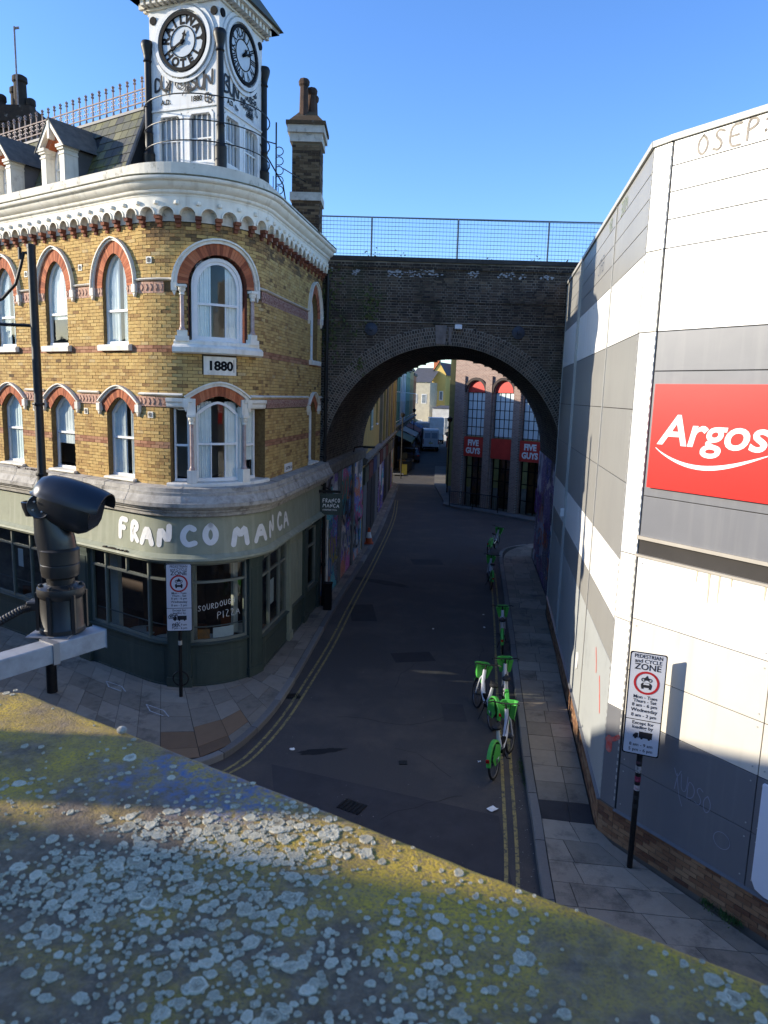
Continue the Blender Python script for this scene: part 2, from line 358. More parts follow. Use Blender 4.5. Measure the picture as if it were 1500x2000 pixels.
# PAVEMENT slabs are warped between kerb and wall
SLAB = M('york stone slab', (0, 0, 0), scale=5, ramp=[(0, (.135, .115, .09)), (.35, (.205, .175, .135)), (.65, (.265, .225, .175)), (1, (.35, .31, .245))], rough=.88, bump=.35, bscale=60, dirt=(.08, .075, .065), dscale=1.6, dth=(.52, .72))
SLABR = M('red brown slab', (0, 0, 0), scale=5, ramp=[(0, (.12, .075, .045)), (1, (.24, .15, .085))], rough=.9, bump=.3, bscale=60)
JOINT = M('pavement joint grit', (.045, .042, .038), (.03, .03, .026), scale=8, rough=.95)
PZ = 0.125
def strip_sheet(mb, A, B, z):
    n = len(A); mb.add([(x, y, z) for x, y in A]+[(x, y, z) for x, y in B], [(i, i+1, n+i+1, n+i) for i in range(n-1)])
# ================================================================== PUB plan
dL = (-.834, .552); dR = (.148, .989); nL = (-.552, -.834); nR = (.989, -.148)
apex = (-3.306, 14.75); R0 = 1.7
T_ = R0/math.tan(math.radians(32.6))
tl = (apex[0]+dL[0]*T_, apex[1]+dL[1]*T_); tr = (apex[0]+dR[0]*T_, apex[1]+dR[1]*T_); cc = (tl[0]-nL[0]*R0, tl[1]-nL[1]*R0)
a0 = math.atan2(nL[1], nL[0]); a1 = math.atan2(nR[1], nR[0]); AL = R0*(a1-a0)
def PUB(s, z, o=0.0):
    if s < -AL/2: k = -s-AL/2; return (tl[0]+dL[0]*k+nL[0]*o, tl[1]+dL[1]*k+nL[1]*o, z)
    if s > AL/2: k = s-AL/2; return (tr[0]+dR[0]*k+nR[0]*o, tr[1]+dR[1]*k+nR[1]*o, z)
    a = a0+(s/AL+.5)*(a1-a0); return (cc[0]+math.cos(a)*(R0+o), cc[1]+math.sin(a)*(R0+o), z)
SE = 7.2; S0 = -13.0
def near(P, q): return min(range(len(P)), key=lambda i: math.dist(P[i], q))
# left pavement : inner edge = pub wall then arch / row wall, outer = kerb
inn = [(0.62, 57.3), (-0.2, 46.0), (-0.98, 33.0), (-1.15, 30.0), (-1.9, 23.4)]+[PUB(s, 0)[:2] for s in lin(7, -12, 38)]
inn = resample(inn, 0.35); kl = resample(KLs, 0.05)
pairs = []; last = 0
nk = len(kl)
# map inner to outer by normalised "nearest" with monotone constraint
for q in inn:
    i = near(kl, q); i = max(i, last); last = i; pairs.append((q, kl[i]))
# smooth outer samples
out_s = [b for a, b in pairs]
# round the corner the kerb swings away from the pub: tie it to the wall by hand
ctrl = [(.9, (-2.50, 13.9)), (0.0, (-2.80, 13.15)), (-1.0, (-3.6, 12.25)), (-2.0, (-4.6, 12.45)), (-4.0, (-6.6, 13.85)), (-6.5, (-8.7, 15.2)), (-12.0, (-13.3, 18.3))]
sv = lin(7, -12, 38)
def cs_out(s_):
    for (s0_, p0), (s1_, p1) in zip(ctrl[:-1], ctrl[1:]):
        if s1_ <= s_ <= s0_: t = (s0_-s_)/(s0_-s1_); return (p0[0]+(p1[0]-p0[0])*t, p0[1]+(p1[1]-p0[1])*t)
def s_of(q): return min([i*.1-12 for i in range(190)], key=lambda v_: math.dist(PUB(v_, 0)[:2], q))
for i, q in enumerate(inn):
    if q[1] < 22.6:
        s_ = s_of(q)
        if s_ <= .9: out_s[i] = kl[near(kl, cs_out(s_))] if s_ > -.9 else cs_out(s_)
for _ in range(6): out_s = [out_s[0]]+[((out_s[i-1][0]+out_s[i][0]*2+out_s[i+1][0])/4, (out_s[i-1][1]+out_s[i][1]*2+out_s[i+1][1])/4) for i in range(1, len(out_s)-1)]+[out_s[-1]]
out_s = [kl[near(kl, q)] if i_ > 60 or True else q for i_, q in enumerate(out_s)]
pav = MB(); strip_sheet(pav, inn, out_s, PZ-0.012); pavL = pav.build('pavement', JOINT, kind='structure')
def slabs(A, B, parent, wid=0.62, ln=0.75, special=None, maxn=300, y0=8.0, kerbw=0.16, cam=(0, 0)):
    """A inner polyline, B outer polyline, same count; slabs in rows from inner to outer"""
    D = [0]
    for i in range(1, len(A)): D.append(D[-1]+(math.dist(A[i], A[i-1])+math.dist(B[i], B[i-1]))/2)
    def at(u):
        u = min(max(u, 0), D[-1]-1e-6)
        for i in range(1, len(D)):
            if D[i] >= u: t = (u-D[i-1])/(D[i]-D[i-1]+1e-9); break
        return (A[i-1][0]+(A[i][0]-A[i-1][0])*t, A[i-1][1]+(A[i][1]-A[i-1][1])*t), (B[i-1][0]+(B[i][0]-B[i-1][0])*t, B[i-1][1]+(B[i][1]-B[i-1][1])*t)
    u = 0; items = []
    while u < D[-1]:
        w = wid*U(.92, 1.1); a, b = at(u+w/2); W = max(.2, math.dist(a, b)-kerbw)
        nrow = max(1, round(W/ln)); off = U(.35, .65)
        cuts = [0]+[min(1, max(0, (i+off)/nrow)) for i in range(nrow)]+[1] if nrow > 1 else [0, U(.4, .6), 1]
        for c0, c1 in zip(cuts[:-1], cuts[1:]):
            if (c1-c0)*W < .08: continue
            g = .006
            q = []
            for uu, cc_ in ((u+g, c0), (u+w-g, c0), (u+w-g, c1), (u+g, c1)):
                a, b = at(uu); d = math.dist(a, b) or 1; f = (cc_*(d-kerbw)+(g if cc_ == c0 else -g))/d
                q.append((a[0]+(b[0]-a[0])*f, a[1]+(b[1]-a[1])*f))
            items.append(q)
        u += w
    items = [q for q in items if math.dist(q[0], q[2]) > .15]
    items.sort(key=lambda q: math.hypot(*q[0]))
    rest = MB()
    for i, q in enumerate(items):
        cx = sum(a[0] for a in q)/4; cy = sum(a[1] for a in q)/4
        mt = SLAB; v = U(.3, .8)
        if special:
            sp = special(cx, cy)
            if sp: mt, v = sp
        z = PZ+U(-.003, .003); mb = MB() if i < maxn else rest
        tz = [U(-.002, .002) for _ in range(4)]
        P = [(x, y, z+tz[k]) for k, (x, y) in enumerate(q)]+[(x, y, z-.03) for x, y in q]
        mb.add(P, [(0, 1, 2, 3), (0, 4, 5, 1), (1, 5, 6, 2), (2, 6, 7, 3), (3, 7, 4, 0)], v)
        if i < maxn: mb.build('paving_slab', mt, parent)
    if rest.V: rest.build('paving_slabs', SLAB, parent, kind='stuff')
def spL(x, y):
    if math.dist((x, y), (-3.05, 14.3)) < .42 or math.dist((x, y), (-3.55, 13.3)) < .75: return SLABR, U(.2, .9)
slabs(inn, out_s, pavL, special=spL)
def kerb(P, parent, side, mat=KERB, w=.15, L=.9, maxn=200):
    Q = resample(P, 0.15); i = 0; st = 6; out = []
    O = offs(Q, side*w)
    while i < len(Q)-1:
        j = min(i+st, len(Q)-1); seg = Q[i:j+1]; ins = O[i:j+1]; out.append((math.hypot(*seg[0]), seg, ins)); i = j
    out.sort(key=lambda t: t[0])
    rest = MB()
    for k, (d, seg, ins) in enumerate(out):
        mb = MB() if k < maxn else rest; n = len(seg); v = U(.1, .9); z = PZ+.004+U(-.003, .003)
        def sh(S_, a): 
            c = ((S_[0][0]+S_[-1][0])/2, (S_[0][1]+S_[-1][1])/2); return [(c[0]+(q[0]-c[0])*.985, c[1]+(q[1]-c[1])*.985) for q in S_]
        seg2 = sh(seg, 0); ins2 = sh(ins, 0)
        P_ = [(x, y, -.02) for x, y in seg2]+[(x, y, z-.012) for x, y in seg2]+[(x+(a-x)*.12, y+(b-y)*.12, z) for (x, y), (a, b) in zip(seg2, ins2)]+[(x, y, z) for x, y in ins2]+[(x, y, z-.06) for x, y in ins2]
        Fc = [(r_*n+i_, r_*n+i_+1, (r_+1)*n+i_+1, (r_+1)*n+i_) for r_ in range(4) for i_ in range(n-1)]
        Fc += [tuple(r_*n for r_ in range(5)), tuple(r_*n+n-1 for r_ in range(5))]
        mb.add(P_, Fc, v)
        if k < maxn: mb.build('kerb_stone', mat, parent)
    if rest.V: rest.build('kerb_stones', mat, parent, kind='stuff')
kerb(KLs, pavL, -1)
# right pavement
wR = [(3.55, 8.8), (3.60, 10.66), (4.15, 14.5), (4.86, 19.06), (5.4, 22.9), (5.68, 23.4), (6.6, 31.2), (7.0, 33.0), (7.6, 34.2)]
wR = [(9.2, -.6), (7.2, 3.8), (5.2, 8.0), (3.58, 10.60)]+wR[2:]
inR = resample(wR, .35); kr = resample(KRs, .05); last = 0; prs = []
for q in inR:
    i = max(near(kr, q), last); last = i; prs.append((q, kr[i]))
outR = [b for a, b in prs]
for _ in range(8): outR = [outR[0]]+[((outR[i-1][0]+outR[i][0]*2+outR[i+1][0])/4, (outR[i-1][1]+outR[i][1]*2+outR[i+1][1])/4) for i in range(1, len(outR)-1)]+[outR[-1]]
pr = MB(); strip_sheet(pr, inR, outR, PZ-.012); pavR = pr.build('pavement', JOINT, kind='structure')
PATCH = M('tarmac patch', (.040, .038, .040), (.03, .028, .03), scale=3, rough=.9, bump=.4, bscale=120)
def spR(x, y):
    if 10.95 < y < 11.75 and x < 3.55 : return PATCH, .5
    if 10.2 < y < 10.6 and x < 3.3: return PATCH, .4
slabs(inR, outR, pavR, special=spR, wid=.6, ln=.8)
kerb(KRs, pavR, -1)
# yellow lines
YEL = M('worn yellow line', (.36, .28, .10), (.20, .165, .08), scale=9, rough=.85, bump=.3, bscale=80, dirt=(.075, .07, .062), dscale=11, dth=(.50, .60))
def line(P, w, name='yellow_line', mat=YEL):
    P = smoothp(P); A = offs(P, w/2); B = offs(P, -w/2); mb = MB(); strip_sheet(mb, A, B, .0052 if name == 'yellow_line' else .0016); mb.build(name, mat, road_o)
YLp = [(0.75, 48), (0.5, 40), (-0.50, 28.8), (-1.08, 23.4), (-1.45, 19.3), (-1.85, 16.4), (-2.08, 14.73), (-2.36, 13.5), (-2.68, 12.55), (-3.4, 11.8), (-5.3, 12.2), (-9, 14.6)]
line(YLp, .06); line(offs(YLp, .16), .06)
YRp = [(1.4, 6.0), (1.85, 8.9), (2.08, 10.28), (2.27, 11.74), (2.55, 13.85), (2.86, 16.47), (3.38, 20.2), (3.86, 23.9), (4.4, 28.3)]
line(YRp, .06); line(offs(YRp, -.17), .06)
# oil stain and patches in the asphalt
ST = M('dark oil stain', (.012, .012, .014), rough=.6)
def blotch(cx, cy, rx, ry, rot, z, name, mat, parent, n=40, ir=.25):
    ph = [U(0, 6.28) for _ in range(5)]; pts = []
    for k in range(n):
        t = 2*math.pi*k/n; q = 1+ir*(math.sin(3*t+ph[0])*.4+math.sin(7*t+ph[1])*.35+math.sin(13*t+ph[2])*.3); x, y = rx*q*math.cos(t), ry*q*math.sin(t)
        pts.append((cx+x*math.cos(rot)-y*math.sin(rot), cy+x*math.sin(rot)+y*math.cos(rot), z))
    return MB().face(pts).build(name, mat, parent)
blotch(-1.12, 13.25, .46, .11, .25, .003, 'oil_stain', ST, road_o)
blotch(-1.95, 15.75, .22, .08, .2, .003, 'oil_stain', ST, road_o)
blotch(-.2, 26.5, 1.4, .25, -.5, .003, 'asphalt_patch', PATCH, road_o)
PATCH2 = M('newer tarmac', (.056, .053, .056), (.042, .040, .043), scale=2, rough=.9, bump=.5, bscale=150)
sheet('asphalt_patch', [(-2.0, 12.7), (2.1, 11.2), (2.0, 8.5), (-1.2, 8.7)], .002, PATCH2, parent=road_o)
# cracks, seams and tyre polish
CRK = M('crack tar', (.018, .017, .018), rough=.7)
gr = lambda a, b, o=0.0: (a, b, .003+o)
for (x, y, a, L_) in ((-.9, 14.8, .3, 2.6), (.4, 16.5, 1.2, 3.0), (1.4, 12.4, 2.0, 1.6), (-1.2, 19.5, 1.0, 3.4), (.8, 22, 1.7, 4.0), (2.2, 17.5, 1.5, 2.4), (0.2, 28, .5, 4.0), (1.9, 25, 1.4, 3), (.1, 11.0, .9, 1.7), (-.3, 36, 1.2, 6)):
    P = [(x, y)]
    for k in range(int(L_/.12)): a += random.gauss(0, .22); P.append((P[-1][0]+.12*math.cos(a), P[-1][1]+.12*math.sin(a)))
    mb = MB(); ribbon(mb, gr, P, U(.008, .016), .0005, smooth=False); mb.build('road_crack', CRK, road_o)
for (x, y, w_, h_, a) in ((.9, 18.6, 1.1, .7, .2), (-.6, 22.5, .8, 1.8, .1), (1.9, 30, 1.3, 1.0, .1), (1.7, 15.2, .5, .9, 0)):
    c, s_ = math.cos(a), math.sin(a); sheet('asphalt_patch', [(x+p_*w_/2*c-q_*h_/2*s_, y+p_*w_/2*s_+q_*h_/2*c) for p_, q_ in ((-1, -1), (1, -1), (1, 1), (-1, 1))], .0035, random.choice([PATCH, PATCH2]), parent=road_o)
# manhole cover and gully grates
def cover(x, y, w, d, rot, parent, z, name='drain_cover'):
    mb = MB(); c, s_ = math.cos(rot), math.sin(rot)
    def L_(a, b, zz): return (x+a*c-b*s_, y+a*s_+b*c, zz)
    mb.face([L_(-w/2, -d/2, z+.004), L_(w/2, -d/2, z+.004), L_(w/2, d/2, z+.004), L_(-w/2, d/2, z+.004)])
    for i in range(6):
        t = -w/2+w*(i+.5)/6
        mb.add([L_(t-.012, -d/2*.9, z+.004), L_(t+.012, -d/2*.9, z+.004), L_(t+.012, d/2*.9, z+.004), L_(t-.012, d/2*.9, z+.004), L_(t-.012, -d/2*.9, z+.012), L_(t+.012, -d/2*.9, z+.012), L_(t+.012, d/2*.9, z+.012), L_(t-.012, d/2*.9, z+.012)], [(4, 5, 6, 7), (0, 1, 5, 4), (1, 2, 6, 5), (2, 3, 7, 6), (3, 0, 4, 7)])
    mb.build(name, IRON, parent)
cover(.51, 12.9, .16, .16, .1, road_o, 0); cover(-.40, 11.35, .45, .34, -.5, road_o, 0); cover(-2.0, 15.85, .3, .25, .3, road_o, 0)
CHALK = M('white paint marks', (.55, .56, .56), (.25, .25, .25), scale=20, rough=.9)
gnd = lambda a, b, o=0.0: (a, b, PZ+.006+o)
for cx, cy in ((-4.75, 14.55), (-6.1, 15.75)):
    mb = MB()
    for q in ([(-.3, .2), (.25, .2)], [(-.3, .2), (-.3, -.18), (.1, -.18)], [(.25, .2), (.3, -.1)]):
        ribbon(mb, gnd, [(cx+a*.85-b*.5, cy-a*.5+b*.85) for a, b in q], .025, .002, smooth=False)
    mb.build('painted_mark', CHALK, pavL)

# ================================================================== PUB
pub = thing('corner_pub', PUB(0, 0), 'yellow brick rounded corner pub with white cornice and green shopfront', 'building')
SS = lambda a, b, d=.16: lin(a, b, max(1, int(abs(b-a)/d)))
def tudor(c, w, zs, h, n=14):
    """flattened pointed arch outline from left springing to right"""
    P = []
    for i in range(n+1):
        t = -1+2*i/n; P.append((c+w*t, zs+h*(1-abs(t)**1.7)*(1-.0*abs(t))))
    return P
def rnd(c, w, zs, h, n=18, pt=0.0):
    P = []
    for i in range(n+1):
        a = math.pi*(1-i/n); x = math.cos(a); P.append((c+w*x, zs+h*(math.sin(a)**(1-pt*.0))*(1+pt*(1-abs(x))*.25)))
    return P
def hole_of(P, z0):
    zs = P[0][1]
    def f(z):
        if z < z0: return None
        if z <= zs: return (P[0][0], P[-1][0])
        xs = []
        for (a, b), (c, d) in zip(P[:-1], P[1:]):
            if (b-z)*(d-z) <= 0 and b != d: xs.append(a+(c-a)*(z-b)/(d-b))
        return (min(xs), max(xs)) if len(xs) >= 2 else None
    return f
def rect_hole(a, b, z0, z1): return lambda z: (a, b) if z0 < z < z1 else None
holes = []; WIN = []
F1 = [-2.45, -4.72, -7.0, -9.3, -11.6]
for c in F1:
    P = tudor(c, .48, 6.42, .36); holes.append(hole_of(P, 4.93)); WIN.append(('t', c, .48, 4.93, P))
for c in F1:
    c = c-.06; P = rnd(c, .44, 9.22, .66, pt=.4); holes.append(hole_of(P, 7.95)); WIN.append(('r', c, .44, 7.95, P))
P = tudor(6.2, .42, 6.42, .34); holes.append(hole_of(P, 4.93)); WIN.append(('t', 6.2, .42, 4.93, P))
P = rnd(6.25, .42, 9.22, .62, pt=.4); holes.append(hole_of(P, 7.95)); WIN.append(('r', 6.25, .42, 7.95, P))
# bay
B2 = rnd(.2, .68, 9.24, .64); holes.append(hole_of(B2, 8.0))
holes.append(rect_hole(-.92, 1.62, 4.93, 6.62)); B1 = tudor(.17, .62, 6.55, .32); holes.append(hole_of(B1, 6.5))
stripes = [(7.80, 7.95), (5.72, 5.87)]
bands = [(9.03, 9.28), (6.60, 6.83)]
bh = [rect_hole(-50, 50, z0, z1) for z0, z1 in bands]+[rect_hole(.17-.37, .2+.38, 7.31, 7.75)]
# ring bricks also displace ordinary bricks
def arch_ring(P_in, dw, dh, c, zs): return [(c+(x-c)*dw, zs+(z-zs)*dh) for x, z in P_in]
rings = []
for kind, c, w, z0, P in WIN:
    if kind == 't': Po = [(c+(x-c)*1.42, z+.20) for x, z in P]
    else: Po = [(c+(x-c)*(1+.27/w), 9.22+(z-9.22)*1.37) for x, z in P]
    rings.append((kind, c, P, Po)); holes.append(hole_of(Po, P[0][1] if kind == 'r' else P[0][1]+.05))
Po2 = [(.2+(x-.2)*1.33, 9.24+(z-9.24)*1.36) for x, z in B2]; holes.append(hole_of(Po2, 9.24)); Po1 = [(.17+(x-.17)*1.12, z+.22) for x, z in B1]; holes.append(hole_of(Po1, 6.6))
runs = brick_runs(S0, SE, 4.86, 10.5, holes+bh, joint=.009)
camv = Vector((0, 0, H))
def impP(s, z):
    q = Vector(PUB(s, z)); n = Vector(PUB(s, z, 1))-q; v = camv-q
    d = (q-Vector((0, 0, H))); 
    u = d.dot(R2)/d.dot(Fw)*1400; w_ = d.dot(U2)/d.dot(Fw)*1400
    if abs(u) > 760 or abs(w_) > 1010: return 0
    return max(0, n.dot(v))/v.length**3
yb = [q for q in runs if not any(a < (q[2]+q[3])/2 < b for a, b in stripes)]; rb = [q for q in runs if any(a < (q[2]+q[3])/2 < b for a, b in stripes)]
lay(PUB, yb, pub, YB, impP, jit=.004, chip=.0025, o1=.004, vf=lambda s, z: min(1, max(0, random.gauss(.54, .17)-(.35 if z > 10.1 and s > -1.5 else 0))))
lay(PUB, rb, pub, M('faded red brick', (0, 0, 0), scale=10, ramp=[(0, (.24, .10, .05)), (.5, (.36, .165, .09)), (1, (.44, .24, .13))], rough=.9, bump=.4), impP, jit=.002, nmax=0, o1=.002, name='red_brick')
mb = MB(); backing(mb, PUB, S0, SE, 4.86, 11.3, holes[:15], -.009); 
# back and side walls close the volume
for A_, B_ in ((PUB(S0, 0), (-9.5, 36)), ((-9.5, 36), (-6, 30)), ((-6, 30), (-3.2, 22.95)), ((-3.2, 22.95), PUB(SE, 0))):
    mb.face([(A_[0], A_[1], 0), (B_[0], B_[1], 0), (B_[0], B_[1], 11.3), (A_[0], A_[1], 11.3)])
mb.build('wall', YM, pub)
# floors inside so that windows look into rooms
mb = MB(); Q = [PUB(s, 0, -.45)[:2] for s in SS(S0, SE, .4)]+[(-4.2, 24), (-8, 30)]
for z in (4.84, 7.6, 10.6): mb.face([(x, y, z) for x, y in Q])
mb.build('floor', DARK, pub)
mb = MB()
for i in range(len(Q)-3):
    pass
mb.sweep(PUB, SS(S0+.2, SE-.1, .3), [(-1.6, 4.84), (-1.6, 10.6)]); mb.build('inner_wall', M('room wall', (.55, .53, .48), (.38, .37, .34), scale=.8, rough=.9), pub)
# bands
for (z0, z1) in bands:
    for a, b in ((S0, -.98 if z0 > 8 else -1.0), (1.4 if z0 > 8 else 1.75, SE)):
        bandruns = []
        x = a
        hs = [h for h in holes]
        for q in brick_runs(a, b, z0, z1+.001, hs+[], ch=(z1-z0)/1.0, bl=.25, joint=.012): bandruns.append(q)
        far = M('terracotta dark tile', (.20, .065, .05), (.50, .36, .28), scale=26, rough=.75, bump=.4) if a > 0 else TC
        for q in bandruns:
            mb = MB(); mb.sbox(PUB, q[0], q[1], q[2], q[3], -.02, .012)
            n_ = max(1, int((q[1]-q[0])/.11))
            for i in range(n_):   # little raised rosettes and diamonds
                c = q[0]+(q[1]-q[0])*(i+.5)/n_; zc = (q[2]+q[3])/2
                mb.spoly(PUB, [(c+.04*math.cos(t), zc+.075*math.sin(t)) for t in (0, math.pi/2, math.pi, 1.5*math.pi)], .01, .026)
            mb.build('band_tile', far, pub)
# arches of gauged brick: each brick is a piece
for kind, c, P, Po in rings+[('r', .2, B2, Po2), ('t', .17, B1, Po1)]:
    n = len(P)-1; sub = 2
    for i in range(n):
        for k in range(sub):
            t0, t1 = (k+.04)/sub, (k+.96)/sub
            L2 = lambda A, i, t: (A[i][0]+(A[i+1][0]-A[i][0])*t, A[i][1]+(A[i+1][1]-A[i][1])*t)
            MB().spoly(PUB, [L2(P, i, t0), L2(P, i, t1), L2(Po, i, t1), L2(Po, i, t0)], -.02, .015+U(-.002, .002), v=RND()).build('arch_brick', RB, pub)
    MB().strip(PUB, P, Po, -.02, .005).build('arch_mortar', M('red mortar', (.20, .09, .05), rough=.9), pub)
# white hood mouldings
def hood(P, t, name='hood_mould', mat=WP, legs=None):
    zs = P[0][1]; c = (P[0][0]+P[-1][0])/2
    n = len(P); A = P; B = []
    for i, (x, z) in enumerate(P):
        a = P[max(i-1, 0)]; b = P[min(i+1, n-1)]; dx, dz = b[0]-a[0], b[1]-a[1]; l = math.hypot(dx, dz); B.append((x-dz/l*t, z+dx/l*t))
    mb = MB(); mb.strip(PUB, A, B, -.01, .055); A2 = [(a[0]*.35+b[0]*.65, a[1]*.35+b[1]*.65) for a, b in zip(A, B)]; mb.strip(PUB, A2, B, .04, .10)
    for e in (0, -1):
        x = (A[e][0]+B[e][0])/2; z = zs
        mb.sbox(PUB, x-.06, x+.06, z-.16, z+.01, -.01, .09); mb.spoly(PUB, [(x-.045, z-.16), (x+.045, z-.16), (x, z-.26)], 0, .07)
    mb.build(name, mat, pub)
ends9 = []; ends6 = []
for kind, c, P, Po in rings:
    hood(Po, .075)
    (ends9 if kind == 'r' else ends6).append((Po[0][0]-.06, Po[-1][0]+.06))
hood(Po2, .10); hood(Po1, .10)
ends9.append((Po2[0][0]-.07, Po2[-1][0]+.07)); ends6.append((Po1[0][0]-.10, Po1[-1][0]+.10))
for E_, z, ze in ((ends9, 9.29, .055), (ends6, 6.84, .06)):
    E_.sort(); cur = S0
    for a, b in E_+[(SE, SE)]:
        if a > cur: MB().sweep(PUB, SS(cur, a), [(0, z), (.05, z+.01), (.075, z+ze*.6), (.04, z+ze), (0, z+ze+.01)]).build('string_course', WP, pub)
        cur = b
# small white ornament tiles
for s, z in ((-1.35, 9.72), (-3.75, 9.72), (-6.0, 9.72), (-1.4, 6.42), (-3.72, 6.42), (-5.9, 6.42)):
    mb = MB(); mb.sbox(PUB, s-.07, s+.07, z-.07, z+.07, -.01, .02); mb.build('ornament_tile', WP, pub)
    mb = MB()
    for k in range(8):
        t = k*math.pi/4; mb.spoly(PUB, [(s+.012*math.cos(t+1.57), z+.012*math.sin(t+1.57)), (s+.05*math.cos(t-.2), z+.05*math.sin(t-.2)), (s+.05*math.cos(t+.2), z+.05*math.sin(t+.2))], .02, .03)
    mb.build('ornament_relief', M('dirty grey', (.22, .2, .17), rough=.8), pub)
# ---- sash windows
def sash(c, w, z0, P, dep, kind, mull=0, curtain='net', thick=.055, sill=True, zmeet=None, pan=None):
    """frame with sub-parts pane and curtain; P = outline of the head from left to right"""
    zs = P[0][1]; out = [(c-w, z0)]+P+[(c+w, z0)]
    k = (w-thick)/w; inn_ = [(c-w+thick, z0+thick)]+[(c+(x-c)*k, z-thick*(.3 if i in (0, len(P)-1) else 1)) for i, (x, z) in enumerate(P)]+[(c+w-thick, z0+thick)]
    fr = MB(); fr.strip(PUB, out, inn_, -dep-.06, -dep); n = max(2, int(2*w/.15))
    fr.sbox(PUB, c-w, c+w, z0, z0+thick*1.5, -dep-.06, -dep+.01, n)
    zt = max(z for x, z in P); zm = zmeet or (z0+(zt-z0)*.5)
    fr.sbox(PUB, c-w+.02, c+w-.02, zm-.025, zm+.025, -dep-.05, -dep+.005, n)
    for i in range(mull):
        x = c-w+2*w*(i+1)/(mull+1); fr.sbox(PUB, x-.012, x+.012, z0+thick, zm, -dep-.045, -dep-.01)
    f = fr.build('window', WF, pub)
    gp = [(x, z) for x, z in inn_]
    g = MB(); m_ = 8
    for (za, zb) in ((z0+thick, zm), (zm, zt)):
        # pane as strips so it follows the curve
        xs = lin(c-w+thick, c+w-thick, m_)
        for i in range(m_):
            def top(x):
                if zb < zs: return zb
                h = [z for z in ()]
                best = zs
                for (a, b), (c_, d) in zip(inn_[1:-2], inn_[2:-1]):
                    if min(a, c_)-1e-6 <= x <= max(a, c_)+1e-6 and a != c_: best = b+(d-b)*(x-a)/(c_-a)
                return min(zb, best) if zb < zt else best
            a, b = xs[i], xs[i+1]; g.face([PUB(a, za, -dep-.03), PUB(b, za, -dep-.03), PUB(b, top(b), -dep-.03), PUB(a, top(a), -dep-.03)])
    g.build('pane', GLS, f)
    if curtain == 'net' and RND() < .45:      # a blind drawn part of the way, or curtains pulled apart
        curtain = random.choice(['blind', 'apart', 'half'])
    if curtain:
        cu = MB(); nseg = 26
        rngs = [(c-w+.03, c+w-.03)] if curtain in ('net', 'blind', 'half') else ([(c-w+.02, c-w*.30), (c+w*.35, c+w-.02)] if curtain == 'pair' else [(c-w+.02, c-w*.05), (c+w*.3, c+w-.02)]); zlow = {'blind': zm-(zm-z0)*U(.1, .5), 'half': z0+.03}.get(curtain, z0+.03); wave = .25 if curtain == 'blind' else 1.0
        for a, b in rngs:
            pts = []
            for i in range(nseg+1):
                x = a+(b-a)*i/nseg; pts.append((x, .018*math.sin(i*1.7+c*3)+.01*math.sin(i*.9)))
            zt2 = zt
            cu.add([PUB(x, zlow, -dep-.062+o*.5*wave) for x, o in pts]+[PUB(x, zt2, -dep-.062+o*.5) for x, o in pts], [(i, i+1, nseg+2+i, nseg+1+i) for i in range(nseg)])
        cu.build('curtain', NET if curtain in ('net', 'half') else CURT, f)
    return f
for kind, c, w, z0, P in WIN:
    dep = .13 if kind == 't' else .085
    if c > 5: dep = .14
    R_ = [(c-w, z0)]+P+[(c+w, z0)]
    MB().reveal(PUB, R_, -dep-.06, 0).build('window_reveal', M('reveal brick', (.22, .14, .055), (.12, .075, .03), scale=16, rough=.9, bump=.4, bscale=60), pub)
    sash(c, w, z0, P, dep, kind, zmeet=z0+(P[0][1]-z0)*(.62 if kind == 't' else .6))
    sl = MB(); e = .12 if kind == 'r' else .06
    hh = .13 if kind == 'r' else .05
    sl.sweep(PUB, SS(c-w-e, c+w+e), [(-dep, z0), (-dep, z0+.03), (.09, z0-.0), (.11, z0-.03), (.10, z0-hh), (0, z0-hh)]); sl.build('window_sill', WP, pub)
# bay, second floor
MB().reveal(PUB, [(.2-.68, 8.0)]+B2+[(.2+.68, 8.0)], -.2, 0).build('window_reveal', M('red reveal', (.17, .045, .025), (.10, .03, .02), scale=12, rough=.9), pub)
P = rnd(.2, .55, 9.24, .52); sash(.2, .55, 8.06, P, .12, 'r', mull=2, curtain='pair', thick=.065, zmeet=8.85)
mb = MB()
mb.strip(PUB, [(.2-.62, 8.06)]+rnd(.2, .62, 9.24, .59)+[(.2+.62, 8.06)], [(.2-.55, 8.06)]+P+[(.2+.55, 8.06)], -.16, -.09); mb.build('window_architrave', WF, pub)
mb = MB(); mb.sweep(PUB, SS(-.78, 1.2), [(-.2, 8.06), (.05, 8.06), (.08, 8.03), (.08, 7.97), (.15, 7.94), (.19, 7.9), (.19, 7.80), (.14, 7.77), (0, 7.77)])
for x in (-.60, 1.0): mb.sbox(PUB, x-.13, x+.13, 8.03, 8.14, -.02, .13); mb.sbox(PUB, x-.10, x+.10, 8.14, 8.26, -.02, .10)
mb.build('window_sill', WP, pub)
COLM = M('polished stone column', (.34, .22, .19), (.48, .38, .34), scale=8, rough=.35)
